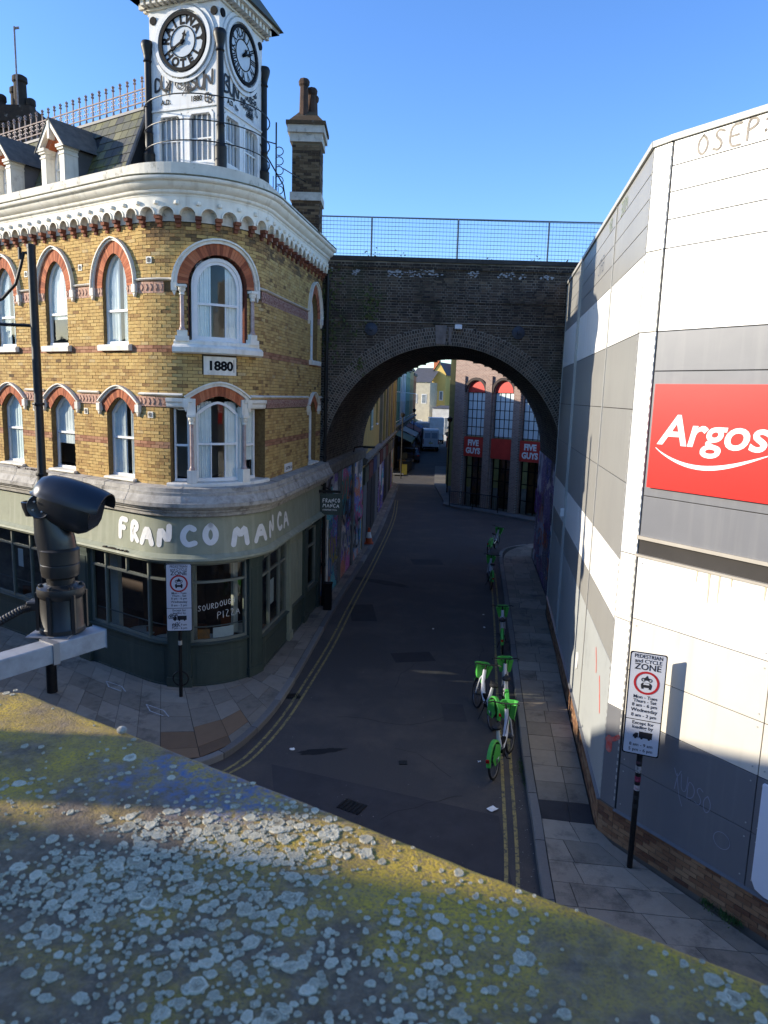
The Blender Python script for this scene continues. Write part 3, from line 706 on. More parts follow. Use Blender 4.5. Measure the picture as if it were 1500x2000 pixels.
def colonette(x, z0, z1, rad=.045, o=.05):
    q = PUB(x, 0, o)
    c_ = MB(); c_.lathe((q[0], q[1], 0), [(rad*1.5, z0), (rad*1.5, z0+.04), (rad*1.1, z0+.06), (rad, z0+.1), (rad*.95, z1-.16)], 14); cl = c_.build('column', COLM, pub, smooth=True)
    k = MB(); k.lathe((q[0], q[1], 0), [(rad, z1-.17), (rad*1.35, z1-.15), (rad*1.1, z1-.12), (rad*1.9, z1-.04), (rad*1.6, z1-.03), (rad*2.0, z1)], 14)
    k.sbox(PUB, x-rad*2.2, x+rad*2.2, z1, z1+.05, o-.09, o+.09)
    for i in range(8):
        t = i*math.pi/4; k.lathe((q[0]+math.cos(t)*rad*1.5, q[1]+math.sin(t)*rad*1.5, z1-.07), [(.0, -.02), (.018, 0), (.0, .02)], 6)
    k.build('capital', WP, cl, smooth=True)
colonette(-.60, 8.26, 9.16); colonette(1.0, 8.26, 9.16)
# bay, first floor triple window
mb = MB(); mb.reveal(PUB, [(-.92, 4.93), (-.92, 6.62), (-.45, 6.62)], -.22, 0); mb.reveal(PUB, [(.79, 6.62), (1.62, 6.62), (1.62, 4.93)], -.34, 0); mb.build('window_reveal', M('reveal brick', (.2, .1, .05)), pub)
mb = MB(); mb.sweep(PUB, SS(-.98, 1.7), [(-.3, 4.95), (.08, 4.93), (.10, 4.90), (.10, 4.84), (0, 4.83)]); mb.build('window_sill', WP, pub)
for a, b in ((-.98, -.42), (.76, 1.55)):
    mb = MB(); mb.sweep(PUB, SS(a, b, .12), [(-.2, 6.60), (.03, 6.60), (.05, 6.63), (.05, 6.70), (.08, 6.73), (.08, 6.80), (0, 6.81)]); mb.build('lintel', WP, pub)
for x in (-.44, .78):
    mb = MB(); mb.sbox(PUB, x-.085, x+.085, 4.95, 6.62, -.2, -.04, 1); mb.sbox(PUB, x-.10, x+.10, 4.93, 5.22, -.2, .10, 1); mb.sbox(PUB, x-.09, x+.09, 6.42, 6.80, -.1, .06); mb.build('window_pier', WP, pub)
    colonette(x, 5.22, 6.40, rad=.042, o=.02)
flatP = lambda c, w, z: [(c-w, z), (c-w/3, z), (c+w/3, z), (c+w, z)]
sash(-.70, .18, 4.95, flatP(-.70, .18, 6.58), .13, 'f', curtain=None, thick=.04)
sash(1.10, .22, 4.95, flatP(1.10, .22, 6.58), .13, 'f', curtain='net', thick=.05)
sash(.17, .52, 4.95, tudor(.17, .52, 6.48, .27), .10, 't', mull=2, curtain='pair', thick=.055, zmeet=5.80)
mb = MB(); mb.sbox(PUB, 1.33, 1.60, 4.95, 6.6, -.30, -.26); mb.build('window_reveal', DARK, pub)
# date stone
mb = MB(); mb.sbox(PUB, -.17, .56, 7.33, 7.73, -.02, .03, 8); pq = mb.build('date_stone', WP, pub)
mb = MB(); text_on(mb, PUB, '1880', .195, 7.44, .27, .034, bold=.012, xs=1.05); mb.build('date_lettering', BLK, pq)
mb = MB(); ribbon(mb, PUB, [(.50, 7.40), (.50, 7.67)], .012, .034); mb.build('date_border', BLK, pq)
mb = MB(); mb.sbox(PUB, 3.28, 3.94, 4.90, 5.12, 0, .03); pq = mb.build('street_name_plate', WF, pub)
mb = MB(); text_on(mb, PUB, 'ELECTRIC LA', 3.61, 4.97, .10, .033, bold=.003); mb.build('plate_lettering', BLK, pq)
# ---- corbel table of little arches under the cornice
SP = .405; s = S0+.2; k = 0
while s < SE-.1:
    c = s+SP/2; n = 12; w = SP*.37; zc = 10.60
    arc = [(c-w*math.cos(math.pi*i/n), zc+w*1.05*math.sin(math.pi*i/n)) for i in range(n+1)]
    top = [(s+SP*(i/n), 10.98) for i in range(n+1)]
    low = [(s, zc)]+arc+[(s+SP, zc)]; hi = [(s, 10.98)]+[(q[0], 10.98) for q in arc]+[(s+SP, 10.98)]
    mb = MB(); mb.strip(PUB, low, hi, .02, .16)
    inn_ = [(c-(w-.035)*math.cos(math.pi*i/n), zc+(w-.035)*math.sin(math.pi*i/n)) for i in range(n+1)]
    mb.strip(PUB, [(a[0]-0, a[1]) for a in arc], [(a[0]+(c-a[0])*-.16, a[1]+.02) for a in arc], .1, .185)
    q = PUB(s, 0, .17); mb.lathe((q[0], q[1], 10.84), [(.0, -.05), (.05, -.03), (.055, .0), (.05, .03), (.0, .05)], 8)
    mb.build('corbel_arch', WP, pub)
    mb = MB(); mb.sbox(PUB, s-.062, s+.062, 10.53, 10.60, -.01, .15, v=RND()); mb.sbox(PUB, s-.055, s+.055, 10.455, 10.525, -.01, .10, v=RND()); mb.sbox(PUB, s-.045, s+.045, 10.38, 10.45, -.01, .05, v=RND()); mb.build('corbel', M('corbel brick', (0, 0, 0), ramp=[(0, (.10, .03, .02)), (1, (.26, .09, .045))], rough=.9), pub)
    s += SP; k += 1
mb = MB(); backing(mb, PUB, S0, SE, 10.5, 11.0, [], .02, dz=.5, ds=.2); mb.build('frieze', WD, pub)
cs = SS(S0, SE+.05, .14)
mb = MB(); mb.sweep(PUB, cs, [(0, 10.97), (.17, 10.97), (.18, 11.01), (.21, 11.02), (.23, 11.05), (.23, 11.08), (.26, 11.10), (.30, 11.13), (.34, 11.19), (.345, 11.22), (.40, 11.24), (.42, 11.27), (.42, 11.31), (.38, 11.335)]); mb.build('cornice', WP, pub, smooth=True)
mb = MB(); mb.sweep(PUB, cs, [(.38, 11.336), (.425, 11.325), (.43, 11.345), (.12, 11.40), (.12, 11.41)]); mb.build('cornice_capping', M('mossy capping', (.25, .24, .17), (.10, .10, .06), scale=7, rough=.9, bump=.4), pub)
mb = MB(); mb.sweep(PUB, cs, [(.10, 11.36), (.10, 11.66), (-.16, 11.68), (-.16, 11.3)]); mb.build('parapet', WD if False else M('parapet stucco', (.68, .64, .55), (.55, .51, .43), scale=2, rough=.8, bump=.2, bscale=40, dirt=(.15, .13, .09), dscale=3.0, dth=(.56, .70)), pub)
mb = MB(); mb.face([PUB(s_, 11.25, -.1) for s_ in SS(S0, SE, .5)]+[(-3.3, 22.9, 11.25), (-6, 30, 11.25), (-9, 35, 11.25)]); mb.build('roof', M('lead roof', (.12, .12, .125), rough=.7), pub)
# ---- mansard slates, each slate a piece
def MAN(s, z, o=0.0):
    k = (z-11.45)/1.95; q = PUB(-abs(s), z, -.42-k*.85+o*.9); return (q[0], q[1], z+o*.4)
mb = MB(); mb.sweep(lambda s, z, o: MAN(s, z, o), lin(-2.75, S0, 24), [(-.03, 11.45), (-.03, 13.4), (-1.6, 13.45)]);
a, b = MAN(-2.75, 11.45), MAN(-2.75, 13.4); mb.face([a, b, (b[0]+.3, b[1]+2.2, 13.4), (a[0]+1.2, a[1]+2.2, 11.45)])
mb.build('mansard', M('roof batten', (.03, .03, .032), rough=.9), pub)
rr = []
for k in range(9):
    z0 = 11.46+k*.215
    x = -2.72-(k % 2)*.12+.0
    xx = -2.74
    while xx > S0+.2:
        wd = U(.24, .30); xa = xx-wd
        rr.append((xa+.006, xx-.006, z0, z0+.26)); xx = xa
    # noqa
rr = [q for q in rr if not any(abs((q[0]+q[1])/2-c) < .47 and q[2] < 12.9 for c in (-4.78, -7.06, -9.36, -11.7))]
rest = MB(); rr.sort(key=lambda q: -q[1])
for i, (a, b, c, d) in enumerate(rr):
    mb = MB() if i < 200 else rest; v = RND()
    P = [MAN(a, c, .022), MAN(b, c, .022), MAN(b, d, .004), MAN(a, d, .004), MAN(a, c, .0), MAN(b, c, 0)]
    mb.add(P, [(0, 1, 2, 3), (0, 4, 5, 1)], v)
    if i < 200: mb.build('slate', SLATE, pub)
if rest.V: rest.build('slates', SLATE, pub, kind='stuff')
mb = MB(); q0 = MAN(-2.72, 11.46, .05); q1 = MAN(-2.72, 13.4, .05); mb.tube([q0, q1], .05, 6); mb.build('hip_roll', M('lead', (.13, .13, .14), (.08, .08, .08), rough=.6), pub)
q1b = MAN(S0, 13.42, .0); mb = MB(); mb.tube([MAN(-2.72, 13.42, 0), q1b], .06, 6); mb.build('ridge_roll', M('lead', (.2, .2, .2)), pub)
# ---- dormers
for c in (-4.78, -7.06, -9.36, -11.7):
    D_ = lambda s, z, o=0.0: PUB(c+s*.93, 11.5+(z-11.5)*.82, o-.12)
    mb = MB()
    for sg in (-1, 1):
        x0, x1 = (sg*.30, sg*.50) if sg > 0 else (-.50, -.30)
        mb.sbox(D_, x0, x1, 11.5, 12.62, -.3, .06); mb.sbox(D_, x0-.03, x1+.03, 12.62, 12.68, -.3, .10); mb.sbox(D_, x0-.05, x1+.05, 12.68, 12.76, -.3, .13); mb.sbox(D_, x0-.02, x1+.02, 12.50, 12.54, -.3, .08)
        mb.sbox(D_, x0-.01, x1+.01, 11.4, 11.72, -.3, .12)
    mb.sbox(D_, -.30, .30, 11.5, 11.75, -.3, .02)
    dm = mb.build('dormer', WP, pub)
    mb = MB(); mb.spoly(D_, [(-.44, 12.74), (-.23, 12.74), (-.13, 12.88), (0, 12.94), (.13, 12.88), (.23, 12.74), (.44, 12.74), (0, 13.32)], -.25, .0); mb.build('gable_brick', RB, dm)
    mb = MB(); mb.spoly(D_, [(-.60, 12.68), (-.50, 12.68), (0, 13.33), (.50, 12.68), (.60, 12.68), (0, 13.50)], -.3, .13); mb.sbox(D_, -.04, .04, 12.95, 13.42, 0, .15); mb.build('bargeboard', WP, dm)
    mb = MB()
    for sg in (-1, 1): mb.add([D_(sg*.64, 12.68, .15), D_(0, 13.53, .15), D_(0, 13.53, -1.5), D_(sg*.64, 12.68, -1.5), D_(sg*.64, 12.64, .15), D_(0, 13.49, .15)], [(0, 1, 2, 3), (0, 4, 5, 1)])
    mb.build('dormer_roof', M('dormer slate', (.14, .135, .12), (.08, .08, .075), scale=6, rough=.8), dm)
    mb = MB()
    for sg in (-1, 1): mb.face([D_(sg*.49, 11.5, 0), D_(sg*.49, 12.7, 0), D_(sg*.49, 12.7, -1.3), D_(sg*.49, 11.5, -1.3)])
    mb.build('dormer_cheek', M('lead', (.13, .13, .14)), dm)
    P = [(x, z) for x, z in [(-.28, 12.45), (-.2, 12.68), (-.1, 12.78), (0, 12.82), (.1, 12.78), (.2, 12.68), (.28, 12.45)]]
    mb = MB(); mb.strip(D_, [(-.29, 11.75)]+P+[(.29, 11.75)], [(-.22, 11.82)]+[(x*.78, z-.06) for x, z in P]+[(.22, 11.82)], -.24, -.17); mb.sbox(D_, -.27, .27, 12.20, 12.24, -.24, -.17); mb.sbox(D_, -.29, .29, 11.72, 11.82, -.24, -.1); dw = mb.build('window_frame', WF, dm)
    MB().face([D_(-.27, 11.76, -.21)]+[D_(x*.95, z, -.21) for x, z in P]+[D_(.27, 11.76, -.21)]).build('pane', GLS, dm)
    MB().face([D_(-.27, 11.76, -.27), D_(-.27, 12.8, -.27), D_(.27, 12.8, -.27), D_(.27, 11.76, -.27)]).build('curtain', CURT, dm)
# ---- roof cresting
cr = MB()
def CR(s, z): q = MAN(s, 13.42, 0); return Vector((q[0], q[1], z))
cr.tube([CR(-2.7, 13.58), CR(S0, 13.58)], .02, 5); cr.tube([CR(-2.7, 13.86), CR(S0, 13.86)], .02, 5)
cr.build('cresting_rail', IRG, pub)
x = -2.75
while x > S0:
    mb = MB(); mb.tube([CR(x, 13.42), CR(x, 14.02)], .02, 5); q = CR(x, 14.06); mb.lathe(tuple(q), [(0, -.07), (.045, -.04), (.022, .0), (.045, .04), (0, .09)], 6)
    mb.lathe(tuple(CR(x, 13.45)), [(.05, -.04), (.035, .03), (.014, .12)], 6)
    for sg in (-1, 1):
        for zc, rr_ in ((13.66, .05), (13.77, .04)):
            pts = [CR(x+sg*(.045+rr_*math.cos(t)*(1-i*.05)), zc+rr_*math.sin(t)*(1-i*.05)) for i, t in enumerate(lin(0, 4.9, 8))]; mb.tube(pts, .012, 4)
    mb.build('cresting_spike', IRG, pub); x -= .27
# ---- clock tower on the corner roof
an = math.radians(20); tn = (-math.sin(an), -math.cos(an)); td = (-math.cos(an), math.sin(an))
N_ = (-3.85, 16.88); TW = 1.82
TF = [flat(N_, td, tn)]                                   # left face: s runs left from the near corner
rd = (-td[1]*-1, td[0]*-1); rd = (math.sin(an), math.cos(an)); rn = (math.cos(an), -math.sin(an))
TF.append(flat(N_, rd, rn))
Lc = (N_[0]+td[0]*TW, N_[1]+td[1]*TW); Rc = (N_[0]+rd[0]*TW, N_[1]+rd[1]*TW); Bc = (Lc[0]+rd[0]*TW, Lc[1]+rd[1]*TW)
TF.append(flat(Lc, rd, (-rn[0], -rn[1]))); TF.append(flat(Rc, td, (-tn[0], -tn[1])))
TWM = M('tower white paint', (.74, .74, .72), (.66, .66, .64), scale=2, rough=.6, dirt=(.45, .42, .36), dscale=4, dth=(.62, .8), streakdirt=(.55, .52, .46))
mb = MB()
for f in TF:
    # wall of each face with two window openings
    hs = [rect_hole(.18, .83, 12.02, 13.07), rect_hole(.99, 1.64, 12.02, 13.07)]
    backing(mb, f, 0, TW, 11.3, 15.3, hs, 0, dz=.035, ds=2)
    for a in (.18, .99): mb.reveal(f, [(a, 12.02), (a, 13.06), (a+.65, 13.06), (a+.65, 12.02), (a, 12.02)], -.12, 0)
    mb.sbox(f, .0, TW, 13.16, 13.20, 0, .03); mb.sbox(f, 0, TW, 11.62, 12.0, 0, .04)
tower = mb.build('clock_tower', TWM, pub)
for fi, f in enumerate(TF):
    for a in (.18, .99):
        mb = MB(); pts = [(a+.04, 12.02), (a+.04, 12.95), (a+.10, 13.04), (a+.55, 13.04), (a+.61, 12.95), (a+.61, 12.02)]
        mb.strip(f, [(a-.02, 12.0), (a-.02, 13.02), (a+.04, 13.09), (a+.61, 13.09), (a+.67, 13.02), (a+.67, 12.0)], pts, -.10, .012)
        for k in (1, 2, 3): mb.sbox(f, a+.04+.57*k/4-.008, a+.04+.57*k/4+.008, 12.05, 13.04, -.09, -.05)
        mb.sbox(f, a, a+.65, 12.52, 12.55, -.09, -.045); mb.sbox(f, a, a+.65, 12.02, 12.07, -.09, -.03)
        mb.build('tower_window', WF, tower)
        MB().face([f(a+.02, 12.03, -.13), f(a+.63, 12.03, -.13), f(a+.63, 13.06, -.13), f(a+.02, 13.06, -.13)]).build('tower_curtain', M('grey blind', (.40, .40, .43), (.30, .30, .33), scale=3, rough=.9), tower); MB().face([f(a+.03, 12.04, -.08), f(a+.62, 12.04, -.08), f(a+.62, 13.06, -.08), f(a+.03, 13.06, -.08)]).build('tower_pane', GLS, tower)
mb = MB()
for sg in range(4): pass
mb.box(-4.7, -3.9, 17.6, 18.4, 11.4, 13.1); mb.build('tower_core', M('tower room', (.16, .17, .2), rough=.9), tower)
# clocks
CLW = M('clock dial glass', (.60, .63, .63), (.52, .55, .56), scale=4, rough=.3, spec=.5)
def circ(cs_, cz, R_, n=40, a=0): return [(cs_+R_*math.cos(2*math.pi*i/n+a), cz+R_*math.sin(2*math.pi*i/n+a)) for i in range(n)]
for fi, f in enumerate(TF[:2]+TF[2:3]):
    c = TW/2; cz = 14.52; mir = -1 if fi in (0,) else 1
    MB().strip(f, circ(c, cz, .72), circ(c, cz, .64), 0, .07, close=True).build('dial_moulding', TWM, tower)
    MB().strip(f, circ(c, cz, .82), circ(c, cz, .75), 0, .035, close=True).build('dial_moulding', TWM, tower)
    MB().spoly(f, circ(c, cz, .56), .0, .035).build('clock_dial', CLW, tower)
    mb = MB(); mb.strip(f, circ(c, cz, .60), circ(c, cz, .53), .03, .075, close=True); mb.strip(f, circ(c, cz, .325), circ(c, cz, .305), .03, .05, close=True)
    if fi != 0:
        mb = mb
    mb.build('dial_ring', BLK, tower)
    mb = MB(); num = list('RAILWAYLETOH')
    if fi == 0:
        seq = 'RAILWAY'; A_ = [172, 145, 118, 92, 65, 34, 4]
        for ch, ag in zip(seq, A_):
            t = math.radians(ag); V, F = text_shape(ch, .26, .014)
            ro = t-math.pi/2
            mb.add([f(c-(.36*math.cos(t)+(x*math.cos(ro)-y*math.sin(ro))*1.0), cz+.36*math.sin(t)+(x*math.sin(ro)+y*math.cos(ro)), .04) for x, y in V], F)
        for ch, ag in zip('HOTEL', [212, 242, 270, 298, 328]):
            t = math.radians(ag); V, F = text_shape(ch, .24, .014); ro = t+math.pi/2
            mb.add([f(c-(.51*math.cos(t)+(x*math.cos(ro)-y*math.sin(ro))), cz+.51*math.sin(t)+(x*math.sin(ro)+y*math.cos(ro)), .04) for x, y in V], F)
    else:
        for k, ch in enumerate(['XII', 'I', 'II', 'III', 'IV', 'V', 'VI', 'VII', 'VIII', 'IX', 'X', 'XI']):
            t = math.pi/2-k*math.pi/6; V, F = text_shape(ch, .24, .008); ro = t-math.pi/2
            mb.add([f(c+(.345*math.cos(t)+(x*.7*math.cos(ro)-y*math.sin(ro))), cz+.345*math.sin(t)+(x*.7*math.sin(ro)+y*math.cos(ro)), .04) for x, y in V], F)
    mb.build('dial_lettering', BLK, tower)
    for ag, L_, w_ in (((205, .42, .045), (72, .24, .06)) if fi == 0 else ((22, .40, .045), (48, .25, .06)))[:2]:
        t = math.radians(ag); mx = -1 if fi == 0 else 1
        mb = MB(); pr = [(-.06, -w_*.3), (0, -w_*.5), (L_*.5, -w_*.35), (L_*.62, -w_*.9), (L_*.75, -w_*.3), (L_, 0), (L_*.75, w_*.3), (L_*.62, w_*.9), (L_*.5, w_*.35), (0, w_*.5), (-.06, w_*.3)]
        mb.spoly(f, [(c+mx*(a*math.cos(t)-b*math.sin(t)), cz+a*math.sin(t)+b*math.cos(t)) for a, b in pr], .05, .065+.01*(L_ > .3)); mb.spoly(f, circ(c, cz, .035, 12), .04, .09); mb.build('clock_hand', BLK, tower)
    if fi < 2:
        sm = lambda a, b, o=0: f((TW-a) if fi == 0 else a, b, o)
        mb = MB(); text_on(mb, sm, 'A.D.', .42, 13.30, .14, .012, bold=.005); text_on(mb, sm, '1880' if fi == 0 else '1880', 1.22, 13.30, .15, .012, bold=.005); mb.build('date_lettering', BLK, tower)
        mb = MB()
        if fi == 0:
            hand(mb, sm, 'DLY', .14, 13.58, .30, .045, .015, gap=.05, slope=.05); hand(mb, sm, 'BUN', 1.02, 13.54, .38, .055, .015, gap=.02, slope=-.12)
            for k in range(3): ribbon(mb, sm, [(.82+.10*math.cos(t+k*2.09)*.6+.045*math.cos(k*2.1), 13.70+.10*math.sin(t+k*2.09)*.6+.045*math.sin(k*2.1)) for t in lin(0, 6.28, 12)], .016, .015+k*.001)
            ribbon(mb, sm, [(.82+.13*math.cos(t), 13.70+.13*math.sin(t)) for t in lin(0, 6.28, 16)], .018, .018)
            for k in range(7): ax_, az_ = U(.2, 1.5), U(13.5, 13.85); ribbon(mb, sm, [(ax_+U(-.12, .12), az_+U(-.14, .14)) for _ in range(5)], U(.014, .03), .020+.001*k)
            hand(mb, sm, 'EB', 1.45, 13.25, .17, .032, .016, gap=.02, slope=-.5)
        else:
            for k in range(8): ax_, az_ = U(.5, 1.6), U(13.3, 13.9); ribbon(mb, sm, [(ax_+U(-.12, .12), az_+U(-.12, .12)) for _ in range(5)], U(.012, .028), .020+.001*k)
            hand(mb, sm, 'BUN', .16, 13.50, .36, .055, .015, gap=.02, slope=-.1); hand(mb, sm, 'OMO', .70, 13.88, .13, .03, .015, gap=.1); hand(mb, sm, 'BREB', 1.15, 13.86, .16, .032, .015, gap=.1, slope=-.1); hand(mb, sm, 'JOSEP', 1.05, 13.66, .16, .032, .015, gap=.08, slope=-.15); hand(mb, sm, 'DBAYS', .85, 13.46, .17, .034, .016, gap=.08, slope=-.2); hand(mb, sm, 'BEY', 1.2, 13.30, .12, .016, .016, gap=.1, slope=-.1)
        mb.build('graffiti_tag', M('black spray paint', (.015, .015, .018), rough=.6), tower)
    for (a, b) in ((.12, 15.05), (TW-.12, 15.05)): MB().spoly(f, circ(a, b, .085, 16), 0, .03).build('roundel', BLK, tower)
# eaves with dentils, roof
mb = MB()
for f in TF:
    mb.sbox(f, -.30, TW+.30, 15.42, 15.50, -.05, .30); mb.sbox(f, -.05, TW+.05, 15.25, 15.30, 0, .05)
    for k in range(13): mb.sbox(f, -.1+(TW+.2)*(k+.2)/13, -.1+(TW+.2)*(k+.75)/13, 15.30, 15.42, .0, .22)
mb.build('eaves', WP, tower)
cen = Vector(((N_[0]+Bc[0])/2, (N_[1]+Bc[1])/2, 0)); mb = MB(); base = []
for q in (N_, Rc, Bc, Lc):
    d = Vector((q[0], q[1], 0))-cen; d = d*((TW/2+.38)*1.414/d.length); base.append((cen.x+d.x, cen.y+d.y, 15.50))
mid = [((q[0]-cen.x)*.62+cen.x, (q[1]-cen.y)*.62+cen.y, 16.2) for q in base]
mb.add(base+mid+[(cen.x, cen.y, 18.2)], [(0, 1, 5, 4), (1, 2, 6, 5), (2, 3, 7, 6), (3, 0, 4, 7), (4, 5, 8), (5, 6, 8), (6, 7, 8), (7, 4, 8), (0, 1, 2, 3)]); mb.build('tower_roof', SLATE, tower)
for q in (N_, Rc, Bc, Lc):
    d = (Vector((q[0], q[1], 0))-cen).normalized(); x, y = q[0]+d.x*.05, q[1]+d.y*.05
    mb = MB(); mb.lathe((x, y, 0), [(.135, 11.6), (.135, 12.25), (.14, 12.27), (.105, 12.33), (.095, 12.37), (.088, 12.7), (.10, 12.72), (.082, 12.76), (.075, 14.2), (.10, 14.23), (.08, 14.27), (.09, 14.35), (.14, 14.52), (.145, 14.58), (.12, 14.64), (.0, 14.68)], 14)
    mb.build('iron_column', IRON, tower, smooth=True)
for z in (13.28, 12.76, 12.34):
    mb = MB(); R_ = TW*.7071+.14; mb.tube([(cen.x+R_*math.cos(t), cen.y+R_*math.sin(t), z) for t in lin(0, 6.2832, 48)], .014, 6); mb.build('guard_rail', IRON, tower)
# ---- iron ladder and scrolls right of the tower
mb = MB(); x, y = PUB(3.4, 0, -.3)[:2]
mb.tube([(x, y, 11.5), (x, y, 13.6)], .02, 6); mb.tube([(x+.1, y+.6, 12.7), (-2.5, 21.8, 12.95)], .015, 5); mb.tube([(x, y, 13.1), (x-.35, y-.3, 13.1)], .015, 5)
for k in range(7):
    z = 11.6+k*.23; pts = [(x+.05+.11*math.cos(t)+k*.02*0, y+.15, z+.1*math.sin(t)) for t in lin(-2, 2.6, 9)]; mb.tube(pts, .012, 5)
mb.tube([(x-.3, y-.6, 12.9), (x+.15, y+.2, 12.2), (x+.25, y+.4, 11.5), (x+.2, y+.3, 11.2)], .018, 5)
for k in range(5): mb.tube([(x-.25+k*.1, y-.45+k*.16, 12.75-k*.22), (x-.25+k*.1, y-.45+k*.16, 11.5)], .01, 4)
mb.build('iron_stair_rail', IRON, pub)
# ---- tall chimney at the back of the side wall
CHB = M('chimney brick', (0, 0, 0), scale=7, ramp=[(0, (.035, .025, .02)), (.5, (.10, .065, .035)), (1, (.20, .14, .08))], rough=.95, bump=.4, bscale=50, dirt=(.34, .30, .26), dscale=4, dth=(.60, .72))
cx0, cx1, cy0, cy1 = -2.92, -2.12, 21.75, 22.65
CF = flat((cx0, cy0), (1, 0), (0, -1)); CS = flat((cx1, cy0), (0, 1), (1, 0))
mb = MB(); mb.box(cx0+.01, cx1-.01, cy0+.01, cy1-.01, 11.2, 14.05); chm = mb.build('chimney_stack', M('chimney mortar', (.2, .17, .12), rough=.95), pub)
for f, w_ in ((CF, .8), (CS, .9)):
    mb = MB()
    for (a, b, c, d) in brick_runs(0, w_, 11.25, 14.0, [], joint=.01): mb.sbox(f, a, b, c, d, -.02, U(-.002, .004)+.005, v=RND())
    mb.build('brickwork', CHB, chm, kind='stuff')
mb = MB(); mb.box(cx0-.05, cx1+.05, cy0-.05, cy1+.05, 12.45, 12.67); mb.build('chimney_band', WD, chm); mb = MB(); mb.box(cx0-.06, cx1+.06, cy0-.06, cy1+.06, 14.02, 14.25); mb.box(cx0-.12, cx1+.12, cy0-.12, cy1+.12, 14.25, 14.45); mb.build('chimney_band', WD, chm)
mb = MB(); mb.box(cx0-.16, cx1+.16, cy0-.16, cy1+.16, 14.45, 14.55); mb.add([(cx0-.1, cy0-.1, 14.55), (cx1+.1, cy0-.1, 14.55), (cx1+.1, cy1+.1, 14.55), (cx0-.1, cy1+.1, 14.55), (cx0+.2, cy0+.2, 14.9), (cx1-.2, cy0+.2, 14.9), (cx1-.2, cy1-.2, 14.9), (cx0+.2, cy1-.2, 14.9)], [(0, 1, 5, 4), (1, 2, 6, 5), (2, 3, 7, 6), (3, 0, 4, 7), (4, 5, 6, 7)]); mb.build('chimney_cap', CHB, chm)
POT = M('sooty pot', (.10, .055, .035), (.04, .03, .025), scale=5, rough=.9)
for x, y, h in ((-2.62, 21.98, 15.75), (-2.42, 22.2, 15.6), (-2.40, 22.45, 15.5)):
    mb = MB(); mb.lathe((x, y, 0), [(.16, 14.7), (.13, 14.95), (.115, h-.2), (.15, h-.15), (.16, h-.06), (.13, h), (.08, h+.01)], 8); mb.build('chimney_pot', POT, chm)
# left chimney behind the mansard
mb = MB(); mb.box(-13.4, -12.1, 25.3, 26.4, 11, 15.6, v=.3); mb.box(-13.5, -12.0, 25.2, 26.5, 15.3, 15.5, v=.2); mb.box(-13.55, -11.95, 25.15, 26.55, 15.5, 16.0, v=.1); c2 = mb.build('chimney_stack', CHB, pub)
for x, y, h, R_ in ((-13.1, 25.6, 16.45, .15), (-12.45, 25.6, 17.05, .21), (-12.8, 26.0, 16.85, .17), (-12.12, 25.6, 16.35, .14)):
    mb = MB(); mb.lathe((x, y, 0), [(R_*1.1, 15.95), (R_, 16.1), (R_*.92, h-.25), (R_*1.15, h-.2), (R_*1.1, h-.05), (R_*.7, h)], 12); mb.build('chimney_pot', M('black pot', (.028, .022, .02), (.05, .04, .03), rough=.9), c2, smooth=True)
mb = MB(); mb.tube([(-12.35, 25.2, 15.3), (-12.35, 25.2, 18.35)], .03, 6); mb.tube([(-12.35, 25.2, 18.3), (-12.2, 25.2, 18.32)], .04, 5); mb.build('aerial_mast', IRG, pub)
mb = MB(); mb.tube([(-13.65, 25.0, 13), (-13.8, 25.0, 18.0)], .03, 6)
for k in range(5): mb.tube([(-14.1+k*.15, 25.0, 18.0-.05*k), (-13.95+k*.15, 25.0, 18.3-.05*k)], .01, 4)
mb.tube([(-14.2, 25, 18.1), (-13.4, 25, 18.05)], .015, 4); mb.build('tv_aerial', IRG, pub)

# ---- lead cornice over the shopfront
gs = SS(S0, SE+.1, .14)
mb = MB(); mb.sweep(PUB, gs, [(0, 4.87), (.27, 4.83), (.28, 4.74), (.315, 4.735), (.315, 4.67), (.35, 4.63), (.405, 4.52), (.435, 4.515), (.435, 4.43), (.39, 4.42), (.36, 4.37), (.29, 4.345), (.29, 4.30), (.24, 4.28), (.225, 4.20), (.14, 4.18), (.10, 4.16)]); mb.build('shop_cornice', GC, pub, smooth=True)
x = S0+.1
while x < SE:                                    # joints of the cornice as raised laps
    MB().sweep(PUB, [x, x+.02], [(.0, 4.878), (.275, 4.838), (.287, 4.745), (.32, 4.74), (.322, 4.67), (.357, 4.63), (.412, 4.525), (.441, 4.52), (.441, 4.43)]).build('cornice_joint', GC, pub); x += U(.8, 1.3)
# fascia
mb = MB(); mb.sweep(PUB, gs, [(.10, 4.17), (.10, 4.10), (.15, 3.32), (.20, 3.30), (.23, 3.26), (.28, 3.24), (.29, 3.19), (.22, 3.16), (.20, 3.12), (.05, 3.10), (.0, 3.06)]); fas = mb.build('fascia', SG, pub, smooth=True)
FS = lambda s, z, o=0.0: PUB(s, z, .104+(4.10-z)/.78*.05+o)
LET = []
hand_letters = [('F', -2.42, 3.56), ('R', -1.97, 3.54), ('A', -1.62, 3.52), ('N', -1.16, 3.52), ('C', -.66, 3.53), ('O', -.20, 3.55), ('M', .42, 3.50), ('A', 1.02, 3.50), ('N', 1.62, 3.51), ('C', 2.28, 3.52), ('A', 2.82, 3.53)]
for ch, s, z in hand_letters:
    mb = MB(); h = .43; ws = .76 if s < .3 else .80
    if s > 1: ws = 1.0
    for i, stk in enumerate(GL[ch]): ribbon(mb, FS, [(s+a*h*ws, z+b*h) for a, b in stk], .125 if s < 1.2 else .11, .004+.001*i)
    mb.build('fascia_letter', WPAINT, fas)
mb = MB()
for i in range(16):
    s_ = -2.9+i*.06+U(-.02, .02); mb.sbox(PUB, s_, s_+U(.02, .06), 3.245, 3.255+U(.0, .03), .22, .27)
